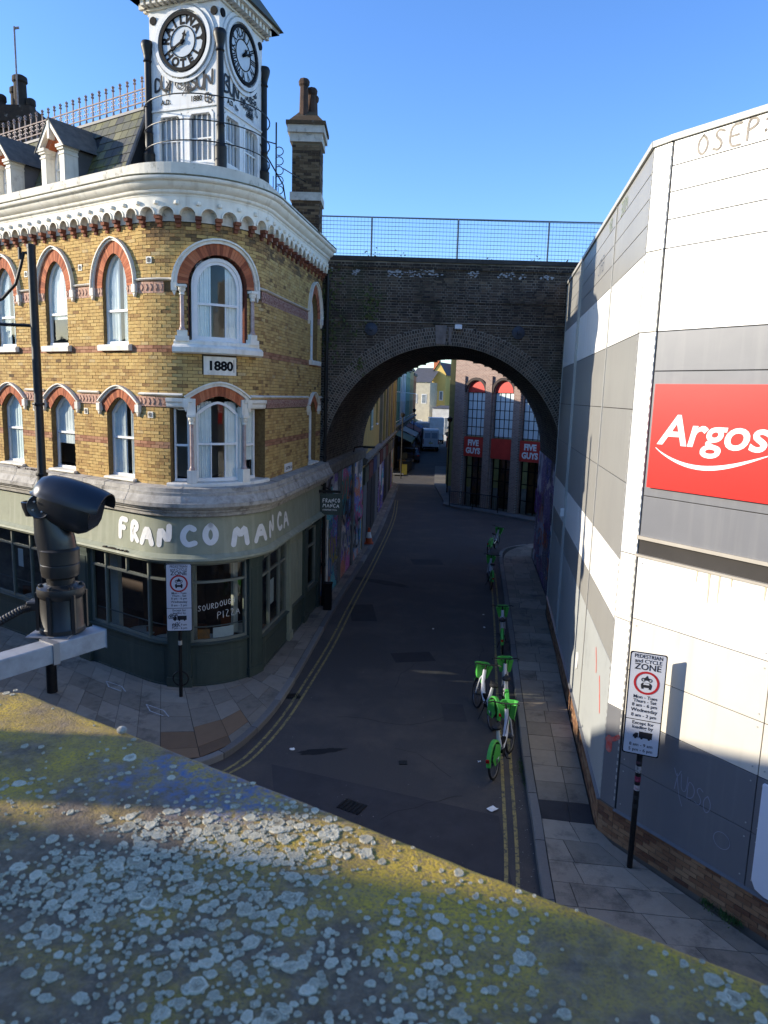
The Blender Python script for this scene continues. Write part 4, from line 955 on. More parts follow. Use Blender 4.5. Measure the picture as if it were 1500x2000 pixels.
mb.build('leaf_debris', M('dead leaves', (.06, .045, .03), rough=.95), pub)
mb = MB()
for i in range(26):
    s_ = -6.7+i*.045+U(-.02, .02); q = PUB(s_, 4.82+U(0, .03), .12+U(0, .12)); mb.lathe(q, [(0, -.02), (U(.015, .035), 0), (0, .03)], 5)
mb.build('moss_clump', M('brown moss', (.07, .045, .035), (.03, .025, .02), rough=.95), pub)

# ---- shopfront: stall riser, pilasters, windows
def pilaster(a, b, top=3.1, o=.07, mat=DG):
    mb = MB(); mb.sbox(PUB, a, b, 0, top, -.06, o, max(1, int((b-a)/.12))); mb.sbox(PUB, a-.02, b+.02, 0, .35, -.06, o+.03, 2); mb.sbox(PUB, a-.02, b+.02, top-.14, top, -.06, o+.03, 2); mb.sbox(PUB, a+.07, b-.07, .45, top-.25, o, o+.012, 2)
    mb.build('pilaster', mat, pub)
for a, b in ((-4.24, -3.82), (-1.05, -.52), (.88, 1.36), (5.25, 5.62), (6.95, 7.2), (-9.6, -9.2)): pilaster(a, b)
pilaster(3.62, 3.92, mat=SG)
def riser(a, b, top, mat=DG):
    n = max(1, int((b-a)/.14)); mb = MB(); mb.sbox(PUB, a, b, 0, top-.06, -.1, 0, n); mb.sbox(PUB, a, b, 0, .16, -.1, .03, n); mb.sbox(PUB, a+.12, b-.12, .30, top-.25, 0, .012, n); mb.sweep(PUB, lin(a, b, n), [(-.12, top-.06), (.05, top-.06), (.08, top-.04), (.08, top-.01), (-.12, top+.01)]); mb.build('stall_riser', mat, pub)
riser(-3.82, -1.05, 1.18); riser(-.52, .88, 1.18); riser(1.36, 3.62, 1.0); riser(3.92, 5.25, 1.0); riser(5.62, 6.95, 1.0); riser(-9.2, -4.24, 1.18)
SGL = M('pale sage paint', (.20, .21, .17), (.16, .17, .14), scale=3, rough=.5)
def shopwin(a, b, z0, z1, mulls, trans, low=None, mat=SGL, topm=(), glassm=GLD):
    n = lambda q: max(1, int(q/.14)); mb = MB()
    for x, w in ((a+.03, .03), (b-.03, .03)): mb.sbox(PUB, x-w, x+w, z0, z1, -.11, -.02)
    for z, t in ((z0+.03, .03), (z1-.03, .03), (trans, .028)): mb.sbox(PUB, a, b, z-t, z+t, -.10, -.03, n(b-a))
    for x in mulls: mb.sbox(PUB, x-.022, x+.022, z0, z1, -.10, -.012)
    for x in topm: mb.sbox(PUB, x-.018, x+.018, trans, z1, -.10, -.02)
    f = mb.build('shop_window', mat, pub)
    if low: MB().sbox(PUB, a, b, low-.012, low+.012, -.20, -.18, n(b-a)).build('brass_rail', M('dull steel', (.25, .26, .27), rough=.4, metal=.6), f)
    g = MB(); T = lin(a, b, n(b-a)); g.add([PUB(t, z0, -.06) for t in T]+[PUB(t, z1, -.06) for t in T], [(i, i+1, len(T)+i+1, len(T)+i) for i in range(len(T)-1)]); g.build('shop_pane', glassm, f)
    return f
DGM = M('dark mullion paint', (.05, .065, .055), rough=.4)
shopwin(-3.82, -1.05, 1.18, 3.08, [-3.22, -1.62], 2.66, 1.52, topm=(-2.42,), mat=SGL)
wB = shopwin(-.52, .88, 1.18, 3.08, [], 2.62, 1.50)
wC = shopwin(1.36, 3.62, 1.0, 2.98, [2.12, 3.0], 2.5)
shopwin(5.7, 6.9, 1.0, 2.9, [], 2.3); shopwin(-9.2, -4.24, 1.18, 3.08, [-8.4, -7.4, -6.5, -5.3], 2.66, 1.6)
mb = MB(); mb.sbox(PUB, 3.92, 5.25, 1.0, 3.05, -.06, -.01, 3); mb.sbox(PUB, 4.1, 4.5, 1.3, 2.8, -.01, .01); mb.sbox(PUB, 4.65, 5.05, 1.3, 2.8, -.01, .01); mb.build('timber_panel', SG, pub)
mb = MB(); hand(mb, PUB, 'SOURDOUGH', -.36, 1.92, .13, .011, -.055, gap=.28, slope=.16, ws=.75); hand(mb, PUB, 'PIZZA', .10, 1.72, .16, .011, -.055, gap=.3, slope=.08); mb.build('window_lettering', WPAINT, wB)
mb = MB(); mb.sbox(PUB, .0, .55, 1.22, 1.48, -.13, -.12, 4); mb.build('menu_board', M('pale poster', (.62, .66, .66), (.52, .56, .58), scale=6, rough=.6), wB)
mb = MB(); mb.sbox(PUB, -.38, -.08, 1.20, 1.46, -.14, -.13, 2); fb = mb.build('picture', M('orange poster', (.40, .16, .03), (.10, .08, .06), scale=5, rough=.6), wB)
mb = MB(); mb.sbox(PUB, .68, .84, 1.22, 3.0, -.40, -.30); mb.build('pale_partition', M('cream partition', (.55, .53, .46), rough=.8), wB)
mb = MB(); mb.sbox(PUB, 2.3, 2.62, 1.55, 2.2, -.07, -.068); mb.build('menu_card', M('pale poster', (.6, .6, .6)), wC)
mb = MB(); mb.sbox(PUB, -7.2, -6.95, 2.05, 2.55, -.07, -.068); mb.build('menu_card', M('pale poster', (.6, .6, .6)), pub)
# interior
mb = MB(); Q = [PUB(s_, 0, -.5)[:2] for s_ in SS(-9.4, 7, .4)]+[(-5, 24), (-8, 26)]
mb.face([(x, y, .15) for x, y in Q]); mb.build('shop_floor', M('timber floor', (.10, .06, .035), (.07, .04, .02), scale=3, rough=.6), pub)
mb = MB(); mb.face([(x, y, 3.4) for x, y in Q]); mb.build('shop_ceiling', M('dim ceiling', (.12, .11, .10), rough=.9), pub)
mb = MB(); mb.sweep(PUB, SS(-9.4, 7, .4), [(-3.3, .15), (-3.3, 3.4)]); mb.build('shop_back_wall', M('brown interior wall', (.10, .06, .045), (.05, .035, .03), scale=1.2, rough=.8), pub)
mb = MB()
for s_ in (-3.55, -.72): mb.sbox(PUB, s_, s_+.30, .15, 3.1, -.5, -.38)
mb.build('pale_partition', M('cream partition', (.55, .53, .46)), pub)
# tables inside
for s_, o_ in ((-2.9, -.8), (-1.9, -.75), (-2.3, -1.6), (.3, -1.0), (-6.5, -.9), (-7.8, -.9), (2.2, -.8)):
    q = PUB(s_, 0, o_); t = thing('cafe_table', (q[0], q[1], .15), 'small round table inside the shop window, %s' % {-2.9: 'leftmost behind the left window', -1.9: 'right behind the left window', -2.3: 'set back from the left window', .3: 'behind the curved front window', -6.5: 'behind the far left shop window, nearer the door', -7.8: 'behind the far left shop window, far end', 2.2: 'behind the side street window'}[s_], 'table', 'cafe tables inside the pub')
    MB().lathe((q[0], q[1], 0), [(.36, .88), (.38, .885), (.38, .91), (.36, .915)], 20).build('table_top', M('pale table top', (.52, .54, .52), rough=.35), t)
    MB().lathe((q[0], q[1], 0), [(.22, .16), (.2, .18), (.03, .2), (.03, .88)], 12).build('table_leg', IRON, t)
    for k in (-1, 1):
        x, y = q[0]+k*.55*dL[0], q[1]+k*.55*dL[1]
        ch = thing('cafe_chair', (x, y, .15), 'wooden chair at the %s' % ({-2.9: 'leftmost table behind the left window', -1.9: 'right table behind the left window', -2.3: 'set back table behind the left window', .3: 'table behind the curved front window', -6.5: 'far left window table nearer the door', -7.8: 'far end table of the far left window', 2.2: 'side street window table'}[s_]+(', left side' if k > 0 else ', right side')), 'chair', 'cafe chairs inside the pub')
        WD_ = M('chair wood', (.22, .07, .03), (.14, .05, .02), rough=.5)
        MB().box(x-.2, x+.2, y-.2, y+.2, .58, .61).build('seat', WD_, ch)
        for a in (-.17, .17):
            for b in (-.17, .17): MB().tube([(x+a, y+b, .15), (x+a, y+b, .58)], .017, 5).build('leg', WD_, ch)
        MB().box(x-.2, x+.2, y+k*.0+.17, y+.20, .62, 1.05).build('backrest', WD_, ch)
# ---- hanging sign and drain pipe
hs = thing('hanging_sign', PUB(6.6, 4.3, .1), 'small dark green square sign hanging on an iron bracket from the pub side wall', 'sign')
qy = 22.35
mb = MB(); mb.box(-2.15, -1.38, qy-.03, qy+.03, 3.92, 4.0); mb.tube([(-2.15, qy, 4.25), (-1.7, qy, 4.0)], .02, 6); mb.build('bracket', IRON, hs)
mb = MB(); mb.box(-2.02, -1.32, qy-.025, qy+.025, 3.22, 3.90); sp_ = mb.build('sign_board', DG, hs)
HSF = flat((-2.02, qy), (1, 0), (0, -1))
mb = MB(); hand(mb, HSF, 'FRANCO', .08, 3.62, .12, .02, .028, gap=.3, ws=.65); hand(mb, HSF, 'MANCA', .09, 3.46, .12, .02, .028, gap=.3, ws=.72); hand(mb, HSF, 'SOURDOUGH PIZZA', .08, 3.36, .045, .008, .028, gap=.3, ws=.6); mb.build('sign_lettering', WPAINT, sp_)
dp = thing('drain_pipe', (-1.93, 22.78, 0), 'black cast iron drain pipe running down between the pub and the railway bridge', 'pipe')
mb = MB(); mb.tube([(-1.93, 22.78, 0.1), (-1.93, 22.78, 10.6)], .055, 10); mb.build('pipe', IRON, dp)
mb = MB()
for z in (1.5, 3.2, 5.0, 6.8, 8.6, 10.3): mb.lathe((-1.93, 22.78, z), [(.07, -.05), (.075, 0), (.07, .05)], 10)
mb.build('pipe_collar', IRON, dp)
mb = MB(); mb.tube([(-1.80, 22.62, .1), (-1.80, 22.62, 3.0)], .035, 8); mb.build('pipe', WD, dp)
bn = thing('litter_bin', (-1.72, 22.3, PZ), 'slim black bin standing by the drain pipe at the pub side wall', 'bin')
mb = MB(); mb.box(-1.86, -1.60, 22.2, 22.45, PZ, .95); mb.build('body', BLK, bn, bevel=.02); mb = MB(); mb.box(-1.88, -1.58, 22.18, 22.47, .95, 1.02); mb.build('lid', BLK, bn, bevel=.02)

# ================================================================== RAILWAY BRIDGE
br = thing('railway_bridge', (1.84, 23, 0), 'dark sooty brick railway bridge with a wide round arch over the street', 'bridge')
AX = (1.02/8.3, 1.0); AC, AZ, AR = 1.84, 4.73, 3.86
BF = flat((0, 23.0), (1, 0), (0, -1))
def ahole(R_):
    def f(z):
        if z < AZ: return (AC-R_, AC+R_)
        if z > AZ+R_: return None
        w = math.sqrt(R_*R_-(z-AZ)**2); return (AC-w, AC+w)
    return f
oz = lambda z: .14 if z > 10.85 else (.09 if z > 9.9 else (.05 if z > 9.25 else 0))
rn_ = brick_runs(-3.3, 6.4, 0, 11.02, [ahole(AR+.56)], ch=.078, bl=.23, joint=.017, flem=True)
rn_ += brick_runs(6.4, 12, 9.5, 11.02, [], ch=.078, bl=.23, joint=.014)
def impB(s, z): return (1.0/(1+abs(s-1.84)*.05)) if (-2 < s < 5.5 and z > 8.8) else (.5 if -2 < s < 5.5 else 0)
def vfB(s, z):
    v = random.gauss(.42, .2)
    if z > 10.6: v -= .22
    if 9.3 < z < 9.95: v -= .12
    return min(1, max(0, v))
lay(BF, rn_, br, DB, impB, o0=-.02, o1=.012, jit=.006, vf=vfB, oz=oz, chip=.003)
mb = MB(); backing(mb, BF, -14, 16, 0, 9.25, [lambda z: ahole(AR+.3)(z) if z > AZ else ahole(AR)(z)], 0, dz=.13, ds=8)
mb.box(-14, 16, 22.95, 23.1, 9.25, 9.9); mb.box(-14, 16, 22.91, 23.1, 9.9, 10.85); mb.box(-14, 16, 22.86, 23.1, 10.85, 11.04)
mb.box(-14, 16, 23.1, 23.5, 9.2, 11.04); mb.box(-14, 16, 30.9, 31.3, 9.2, 11.0); 
mb.build('spandrel_wall', DM, br)
mb = MB(); mb.box(-14, 16, 23.5, 30.9, 9.6, 9.9); mb.build('deck', M('ballast', (.15, .14, .13), rough=.95), br)
mb = MB(); mb.box(-14, 16, 22.80, 23.55, 11.045, 11.17, v=.2); mb.build('parapet_coping', M('sooty coping', (.035, .032, .03), (.06, .055, .05), scale=3, rough=.9, bump=.4, bscale=30), br)
# rings of header bricks
VB = M('arch header brick', (0, 0, 0), scale=9, ramp=[(0, (.03, .024, .022)), (.5, (.075, .056, .046)), (1, (.15, .11, .085))], rough=.93, bump=.4, bscale=50)
vo = MB()
for k in range(5):
    ra, rb_ = AR+.012+k*.112, AR+.112*(k+1)-.010; n = int(math.pi*AR/.075); jo = .0022
    for i in range(n):
        if k < 0: continue
        a_, b_ = math.pi*(i+(.5 if k % 2 else 0)+.15)/n, math.pi*(i+(.5 if k % 2 else 0)+.85)/n
        if b_ > math.pi: continue
        vo.spoly(BF, [(AC-ra*math.cos(a_), AZ+ra*math.sin(a_)), (AC-ra*math.cos(b_), AZ+ra*math.sin(b_)), (AC-rb_*math.cos(b_), AZ+rb_*math.sin(b_)), (AC-rb_*math.cos(a_), AZ+rb_*math.sin(a_))], -.01, .03+U(-.004, .004), v=RND())
vo.build('arch_bricks', VB, br, kind='stuff')
A_ = [(AC-AR*math.cos(t), AZ+AR*math.sin(t)) for t in lin(0, math.pi, 48)]; B_ = [(AC-(AR+.565)*math.cos(t), AZ+(AR+.565)*math.sin(t)) for t in lin(0, math.pi, 48)]
MB().strip(BF, A_, B_, -.03, .014).build('arch_mortar', M('pale arch mortar', (.30, .27, .23), (.20, .18, .15), scale=3, rough=.95), br)
# soffit bricks
SOF = M('soffit brick', (0, 0, 0), scale=5, ramp=[(0, (.02, .017, .015)), (.5, (.05, .04, .033)), (1, (.10, .08, .06))], rough=.95, dirt=(.11, .10, .08), dscale=.5, dth=(.6, .75))
so = MB(); nA = int(math.pi*AR/.085); nB = 34; DEP = 8.3
for i in range(nA):
    t0, t1 = math.pi*(i+.07)/nA, math.pi*(i+.93)/nA
    for j in range(nB):
        y0 = DEP*(j+(.5 if i % 2 else 0)+.03)/nB; y1 = DEP*(j+(.5 if i % 2 else 0)+.97)/nB; y1 = min(y1, DEP); jr = U(-.006, .006)
        if y0 >= DEP: continue
        P = []
        for t, y in ((t0, y0), (t1, y0), (t1, y1), (t0, y1)):
            c = AC+AX[0]*y; P.append((c-(AR+jr)*math.cos(t), 23+y, AZ+(AR+jr)*math.sin(t)))
        so.face(P, RND())
so.build('soffit_bricks', SOF, br, kind='stuff')
mb = MB(); T = lin(0, math.pi, 40)
mb.add([(AC-(AR+.014)*math.cos(t), 23.0, AZ+(AR+.014)*math.sin(t)) for t in T]+[(AC+1.02-(AR+.014)*math.cos(t), 31.3, AZ+(AR+.014)*math.sin(t)) for t in T], [(i, i+1, 42+i, 41+i) for i in range(40)]); mb.build('soffit', DM, br)
# far face of the bridge and abutments
mb = MB(); FB = flat((0, 31.3), (1, 0), (0, 1)); backing(mb, FB, -14, 16, 0, 11, [lambda z: (AC+1.02-AR, AC+1.02+AR) if z < AZ else (None if z > AZ+AR else (AC+1.02-math.sqrt(AR**2-(z-AZ)**2), AC+1.02+math.sqrt(AR**2-(z-AZ)**2)))], 0, dz=.13, ds=8); mb.build('far_wall', DM, br)
GRA = None
def graffiti_mat(name, cols, scale=1.0, base=(.12, .11, .12)):
    mt = bpy.data.materials.new(name); mt.use_nodes = True; nt = mt.node_tree; L = nt.links; b = nt.nodes['Principled BSDF']
    geo = nn(nt, 'ShaderNodeNewGeometry'); mp = nn(nt, 'ShaderNodeMapping'); mp.inputs['Scale'].default_value = (1, .55, 1); L.new(geo.outputs['Position'], mp.inputs[0])
    nz = nn(nt, 'ShaderNodeTexNoise'); nz.inputs['Scale'].default_value = 1.4*scale; nz.inputs['Detail'].default_value = 3; L.new(mp.outputs[0], nz.inputs['Vector'])
    ad = nn(nt, 'ShaderNodeVectorMath', operation='MULTIPLY_ADD'); L.new(nz.outputs['Color'], ad.inputs[0]); ad.inputs[1].default_value = (1.6, 1.6, 1.6); L.new(mp.outputs[0], ad.inputs[2])
    vo = nn(nt, 'ShaderNodeTexVoronoi'); vo.inputs['Scale'].default_value = 1.1*scale; L.new(ad.outputs[0], vo.inputs['Vector'])
    sp = nn(nt, 'ShaderNodeSeparateColor'); L.new(vo.outputs['Color'], sp.inputs[0])
    rp = nn(nt, 'ShaderNodeValToRGB'); cr = rp.color_ramp; cr.interpolation = 'CONSTANT'
    while len(cr.elements) < len(cols): cr.elements.new(.5)
    for i, (e, c) in enumerate(zip(cr.elements, cols)): e.position = i/len(cols); e.color = c4(c)
    L.new(sp.outputs[0], rp.inputs[0])
    wv = nn(nt, 'ShaderNodeTexNoise'); wv.inputs['Scale'].default_value = 3.2*scale; wv.inputs['Detail'].default_value = 2; L.new(ad.outputs[0], wv.inputs['Vector'])
    # thin outlines where the noise crosses set levels
    m1 = nn(nt, 'ShaderNodeMath', operation='PINGPONG'); L.new(wv.outputs[0], m1.inputs[0]); m1.inputs[1].default_value = .055
    m2 = nn(nt, 'ShaderNodeMath', operation='LESS_THAN'); L.new(m1.outputs[0], m2.inputs[0]); m2.inputs[1].default_value = .008
    mx = nn(nt, 'ShaderNodeMix', data_type='RGBA'); L.new(m2.outputs[0], mx.inputs[0]); L.new(rp.outputs[0], mx.inputs[6]); mx.inputs[7].default_value = (.5, .5, .52, 1)
    n4 = nn(nt, 'ShaderNodeTexNoise'); n4.inputs['Scale'].default_value = .9; n4.inputs['Detail'].default_value = 8; L.new(geo.outputs['Position'], n4.inputs['Vector'])
    mr = nn(nt, 'ShaderNodeMapRange'); mr.inputs[1].default_value = .54; mr.inputs[2].default_value = .66; L.new(n4.outputs[0], mr.inputs[0])
    m3 = nn(nt, 'ShaderNodeMix', data_type='RGBA'); L.new(mr.outputs[0], m3.inputs[0]); L.new(mx.outputs[2], m3.inputs[6]); m3.inputs[7].default_value = c4(base); L.new(m3.outputs[2], b.inputs['Base Color'])
    b.inputs['Roughness'].default_value = .75; return mt
GA = graffiti_mat('graffiti colours', [(.34, .32, .36), (.62, .16, .08), (.07, .24, .60), (.60, .60, .62), (.20, .10, .45), (.75, .60, .52), (.06, .42, .48), (.16, .16, .18), (.55, .10, .32), (.12, .12, .45)], 1.1)
GP = graffiti_mat('graffiti purple', [(.18, .10, .30), (.42, .38, .50), (.08, .06, .30), (.60, .54, .60), (.12, .09, .15), (.24, .09, .18)], .8, (.06, .045, .07))
LW = (-2.0, 23.0); lwd = Vector((1.02, 8.3)).normalized(); LWS = flat((-2.01, 23.0), tuple(lwd), (lwd.y, -lwd.x))
RWS = flat((5.69, 23.0), tuple(lwd), (-lwd.y, lwd.x))
mb = MB(); mb.sbox(LWS, 0, 8.3, 0, 4.3, -.3, .0); mb.build('painted_wall', GA, br, label='abutment wall under the arch covered in multicoloured graffiti')
mb = MB(); mb.sbox(RWS, 0, 8.5, 0, 4.8, -.3, .0); mb.build('painted_wall', GP, br, label='purple and white graffiti on the right abutment wall')
LED = M('stained stone ledge', (.20, .19, .17), (.11, .10, .09), scale=4, rough=.9, streakdirt=(.30, .28, .25))
mb = MB(); mb.sweep(LWS, lin(0, 8.3, 10), [(0, 4.28), (.12, 4.30), (.16, 4.38), (.16, 4.56), (.22, 4.60), (.22, 4.72), (0, 4.80)]); mb.build('ledge', LED, br)
for k, st_ in enumerate((.02, 2.7, 5.5)): mb = MB(); mb.sbox(LWS, st_, st_+.35, 0, 4.28, 0, .08); mb.build('pier', LED if k else M('cream pier', (.30, .28, .24)), br)
# big graffiti letters painted as strokes on both walls
def pieces(S, s0, s1, z0, z1, n, cols, parent, words, hmin=.5, hmax=1.1):
    for i in range(n):
        c = random.choice(cols); mb = MB(); h = U(hmin, hmax); hand(mb, S, random.choice(words), U(s0, s1), U(z0, z1-h), h, h*U(.08, .18), .006+.002*i, gap=.05, jit=.18, slope=U(-.1, .2))
        mb.build('graffiti_tag', M('spray %d' % cols.index(c), c, rough=.6), parent)
SC = [(.55, .17, .10), (.06, .22, .45), (.40, .40, .42), (.22, .05, .30), (.05, .28, .25), (.55, .50, .48), (.02, .02, .03), (.50, .12, .25), (.50, .40, .06), (.08, .06, .30)]
WDS = ['OSEB', 'DRAY', 'BONE', 'KAOS', 'REZO', 'SNOB', 'VOLT', 'ZUMA', 'NAKE']
pieces(LWS, .3, 6.2, .2, 4.1, 16, SC, br, WDS, .5, 1.2); pieces(RWS, .3, 6.5, .2, 3.6, 9, [SC[3], SC[2], SC[9], SC[5]], br, WDS, .6, 1.2)
# pattress plates, keystone, lamp
for x, z in ((-.57, 9.02), (4.02, 9.04)):
    mb = MB(); mb.lathe((x, 22.99, z), [(.20, 0), (.20, .05), (.13, .08), (.06, .10), (.05, .15), (0, .16)], 20, ax=(0, -1, 0)); mb.build('tie_plate', M('blue grey iron', (.045, .055, .075), (.03, .035, .05), rough=.6), br, smooth=True)
mb = MB(); mb.spoly(BF, [(AC-.38, 8.62), (AC-.08, 8.62), (AC-.06, 9.2), (AC-.42, 9.2)], 0, .06); mb.spoly(BF, [(AC+.02, 8.62), (AC+.10, 8.62), (AC+.10, 9.16), (AC+.0, 9.16)], 0, .05); mb.build('keystone', M('stained keystone', (.22, .18, .16), (.13, .11, .10), scale=5, rough=.9), br)
lp = thing('flood_lamp', (2.13, 22.8, 9.15), 'small white lamp box fixed above the crown of the brick arch', 'lamp')
MB().box(2.02, 2.24, 22.74, 22.90, 9.08, 9.22).build('housing', M('white enamel', (.8, .82, .85), rough=.4), lp, bevel=.02); MB().box(2.10, 2.16, 22.88, 22.99, 9.12, 9.18).build('bracket', IRON, lp)
sl_ = thing('wall_lamp', LWS(4.8, 4.8, .3), 'black wall lamp on the ledge under the left side of the arch', 'lamp')
q = LWS(5.2, 4.95, .3); mb = MB(); mb.tube([LWS(5.2, 4.7, .1), LWS(5.2, 4.95, .15), LWS(5.2, 5.0, .6)], .03, 6); mb.build('arm', IRON, sl_); q = LWS(5.2, 4.98, .7); mb = MB(); mb.box(q[0]-.2, q[0]+.25, q[1]-.1, q[1]+.1, q[2]-.04, q[2]+.04); mb.build('lamp_head', IRON, sl_)
# soot, lime and ivy growth
mb = MB()
for i in range(240):
    u = U(-2.0, 5.5); z = 10.72+random.gauss(0, .06)
    if math.sin(u*2.1)+math.sin(u*5.3+1) < -.1: continue
    mb.spoly(BF, [(u+U(.02, .06)*math.cos(t), z+U(.01, .03)*math.sin(t)) for t in (0, 1.2, 2.4, 3.7, 5)], .08, .112+U(0, .006))
mb.build('lime_crust', M('white lime crust', (.35, .36, .38), (.22, .22, .24), scale=9, rough=.9), br, kind='stuff')
IVY = M('creeper leaves', (.05, .075, .02), (.09, .10, .03), scale=6, rough=.8)
def leafmass(name, pts, n, sz, parent, mat, label=None):
    mb = MB()
    for i in range(n):
        c = random.choice(pts); x, y, z = (c[k]+random.gauss(0, c[3]) * (.25 if k == 1 else 1) for k in range(3)); q = sz*U(.5, 1.3); a = U(0, 6.28); b = U(-.8, .8)
        e1 = Vector((math.cos(a), .35*math.sin(b), math.sin(a))).normalized()*q; e2 = Vector((-math.sin(a), .4, math.cos(a))).normalized()*q*.6
        o_ = Vector((x, y, z)); mb.face([tuple(o_-e1), tuple(o_+e2), tuple(o_+e1), tuple(o_-e2)])
    return mb.build(name, mat, parent, kind='stuff')
ivy = [(-1.9, 22.86, z, .22) for z in lin(8.2, 10.8, 14)]+[(-.6, 22.9, z, .16) for z in lin(9.4, 10.2, 6)]+[(-1.2, 22.93, 8.9, .2), (-.9, 22.93, 7.9, .12)]
leafmass('creeper', ivy, 420, .05, br, IVY)
weeds = [(x, 23.0, 11.25, .10) for x in (-.75, -.5, .1, .35, 3.0, 4.4, 5.3)]
leafmass('parapet_weeds', weeds, 45, .035, br, M('dry weeds', (.22, .14, .06), (.10, .10, .04), rough=.9))
# mesh fence on the parapet
fe = thing('mesh_fence', (1.8, 23.1, 11.17), 'grey wire mesh fence with thin posts along the top of the railway bridge', 'fence')
GALV = M('galvanised wire', (.20, .22, .25), (.14, .16, .19), scale=8, rough=.5, metal=.5)
for x in (-3.4, -.63, 2.02, 4.8, 7.6, 10.4): MB().tube([(x, 23.1, 11.15), (x, 23.1, 12.38)], .028, 8).build('post', GALV, fe)
MB().tube([(-6, 23.1, 12.34), (12, 23.1, 12.42)], .022, 6).build('top_rail', GALV, fe)
mb = MB()
for k in range(10): z = 11.28+k*.118; mb.tube([(-6, 23.08, z), (12, 23.08, z+.01)], .0065, 4)
x = -6
while x < 12: mb.tube([(x, 23.09, 11.18), (x, 23.09, 12.36)], .0045, 3); x += .105
mb.build('wire_mesh', GALV, fe, kind='stuff')
fe2 = thing('mesh_fence', (1.8, 31, 11), 'wire mesh fence along the far edge of the railway bridge', 'fence')
for x in (-3, 0, 3, 6, 9): MB().tube([(x, 31, 11), (x, 31, 12.1)], .03, 6).build('post', GALV, fe2)

# ================================================================== PANELLED SHOP (right)
sh = thing('panelled_store', (3.7, 10.6, 0), 'white and grey panelled store with a big red sign and low brick base', 'building')
C1 = (3.63, 10.72); C2 = (3.78, 10.44); sdir = Vector((.1483, .989)).normalized(); fdir = Vector((.56, -.83)).normalized()
SD = flat(C1, tuple(sdir), (-sdir.y, sdir.x)); FR = flat(C2, tuple(fdir), (fdir.y, -fdir.x))
cv = Vector((C2[0]-C1[0], C2[1]-C1[1])); cl_ = cv.length; cv.normalize(); CHF = flat(C1, tuple(cv), (cv.y, -cv.x))
PW = M('white cladding panel', (.80, .785, .74), (.77, .755, .71), scale=.8, rough=.38, dirt=(.66, .63, .55), dscale=1.4, dth=(.6, .85), streakdirt=(.66, .61, .50), bump=.08, bscale=2.5)
PC = M('cream cladding panel', (.66, .62, .53), (.62, .58, .49), scale=.8, rough=.45, streakdirt=(.56, .52, .43))
PG = M('grey cladding panel', (.165, .167, .175), (.148, .15, .158), scale=.9, rough=.42, streakdirt=(.20, .20, .20), bump=.10, bscale=3.0)
PGS = M('warm grey cladding panel', (.27, .265, .245), (.245, .24, .225), scale=.9, rough=.42, streakdirt=(.23, .225, .21))
PB = M('pale blue grey paint', (.36, .375, .365), (.33, .345, .34), scale=1.2, rough=.5, dirt=(.26, .27, .27), dscale=1.2, dth=(.55, .8))
GAP = M('panel joint', (.05, .045, .04), rough=.9)
mb = MB(); mb.sbox(FR, 0, 9, 0, 10.5, -.4, -.02); mb.sbox(SD, 0, 12.4, 0, 10.5, -.4, -.02); mb.sbox(CHF, 0, cl_, .0, 10.5, -.3, -.02)
q1 = SD(12.4, 0); mb.face([(q1[0], q1[1], 0), (14, 23, 0), (14, 23, 10.5), (q1[0], q1[1], 10.5)]); mb.face([SD(12.4, 10.45, -.1), SD(0, 10.45, -.1), FR(0, 10.45, -.1), FR(9, 10.45, -.1), (14, 23, 10.45)])
mb.build('frame_wall', GAP, sh)
def panel(S, a, b, c, d, mt, o=0.0): 
    mb = MB(); mb.sbox(S, a+.006, b-.006, c+.006, d-.006, -.02, o+U(0, .002)); return mb.build('panel', mt, sh, bevel=.004)
fc = [0.02, 4.3, 8.6]
for a, b in zip(fc[:-1], fc[1:]):
    for c, d in ((9.12, 9.5), (9.5, 9.86), (9.86, 10.2), (10.2, 10.52)): panel(FR, a, b, c, d, PW)
    panel(FR, a, b, 8.0, 9.12, PW); panel(FR, a, b, 7.45, 8.0, PG); panel(FR, a, b, 5.66, 7.45, PG); panel(FR, a, b, 5.06, 5.66, PG)
fl = [0.02, 2.12, 4.3, 6.5, 8.6]
for a, b in zip(fl[:-1], fl[1:]):
    panel(FR, a, b, 3.80, 4.76, PW); panel(FR, a, b, 2.98, 3.80, PC); panel(FR, a, b, 2.25, 2.98, PC); panel(FR, a, b, 1.45, 2.25, PG); panel(FR, a, b, .66, 1.45, PG)
mb = MB(); mb.sbox(FR, .0, 8.6, 5.02, 5.07, -.02, .05); mb.sbox(FR, .0, 8.6, 4.755, 4.79, -.02, .04); mb.sbox(FR, .14, 8.6, 4.79, 5.02, -.14, -.10); mb.build('ledge_trim', M('beige trim', (.42, .38, .31), (.36, .32, .26), rough=.6), sh)
sc_ = [0.0, 3.07, 5.6, 8.3, 12.3]
for a, b in zip(sc_[:-1], sc_[1:]):
    for c, d in ((9.10, 9.5), (9.5, 9.86), (9.86, 10.2), (10.2, 10.52)): panel(SD, a, b, c, d, PGS)
    panel(SD, a, b, 8.0, 9.10, PW)
    for c, d in ((6.9, 8.0), (5.8, 6.9), (4.62, 5.8)): panel(SD, a, b, c, d, PGS)
    panel(SD, a, b, 3.66, 4.62, PW); panel(SD, a, b, 2.95, 3.66, PGS); panel(SD, a, b, .66, 2.95, PB)
for c, d, mt in ((9.12, 10.52, PW), (8.0, 9.12, PC), (4.76, 8.0, PW), (3.72, 4.76, PC), (2.3, 3.72, PW), (.66, 2.3, PG)): panel(CHF, 0, cl_, c, d, mt, .002)
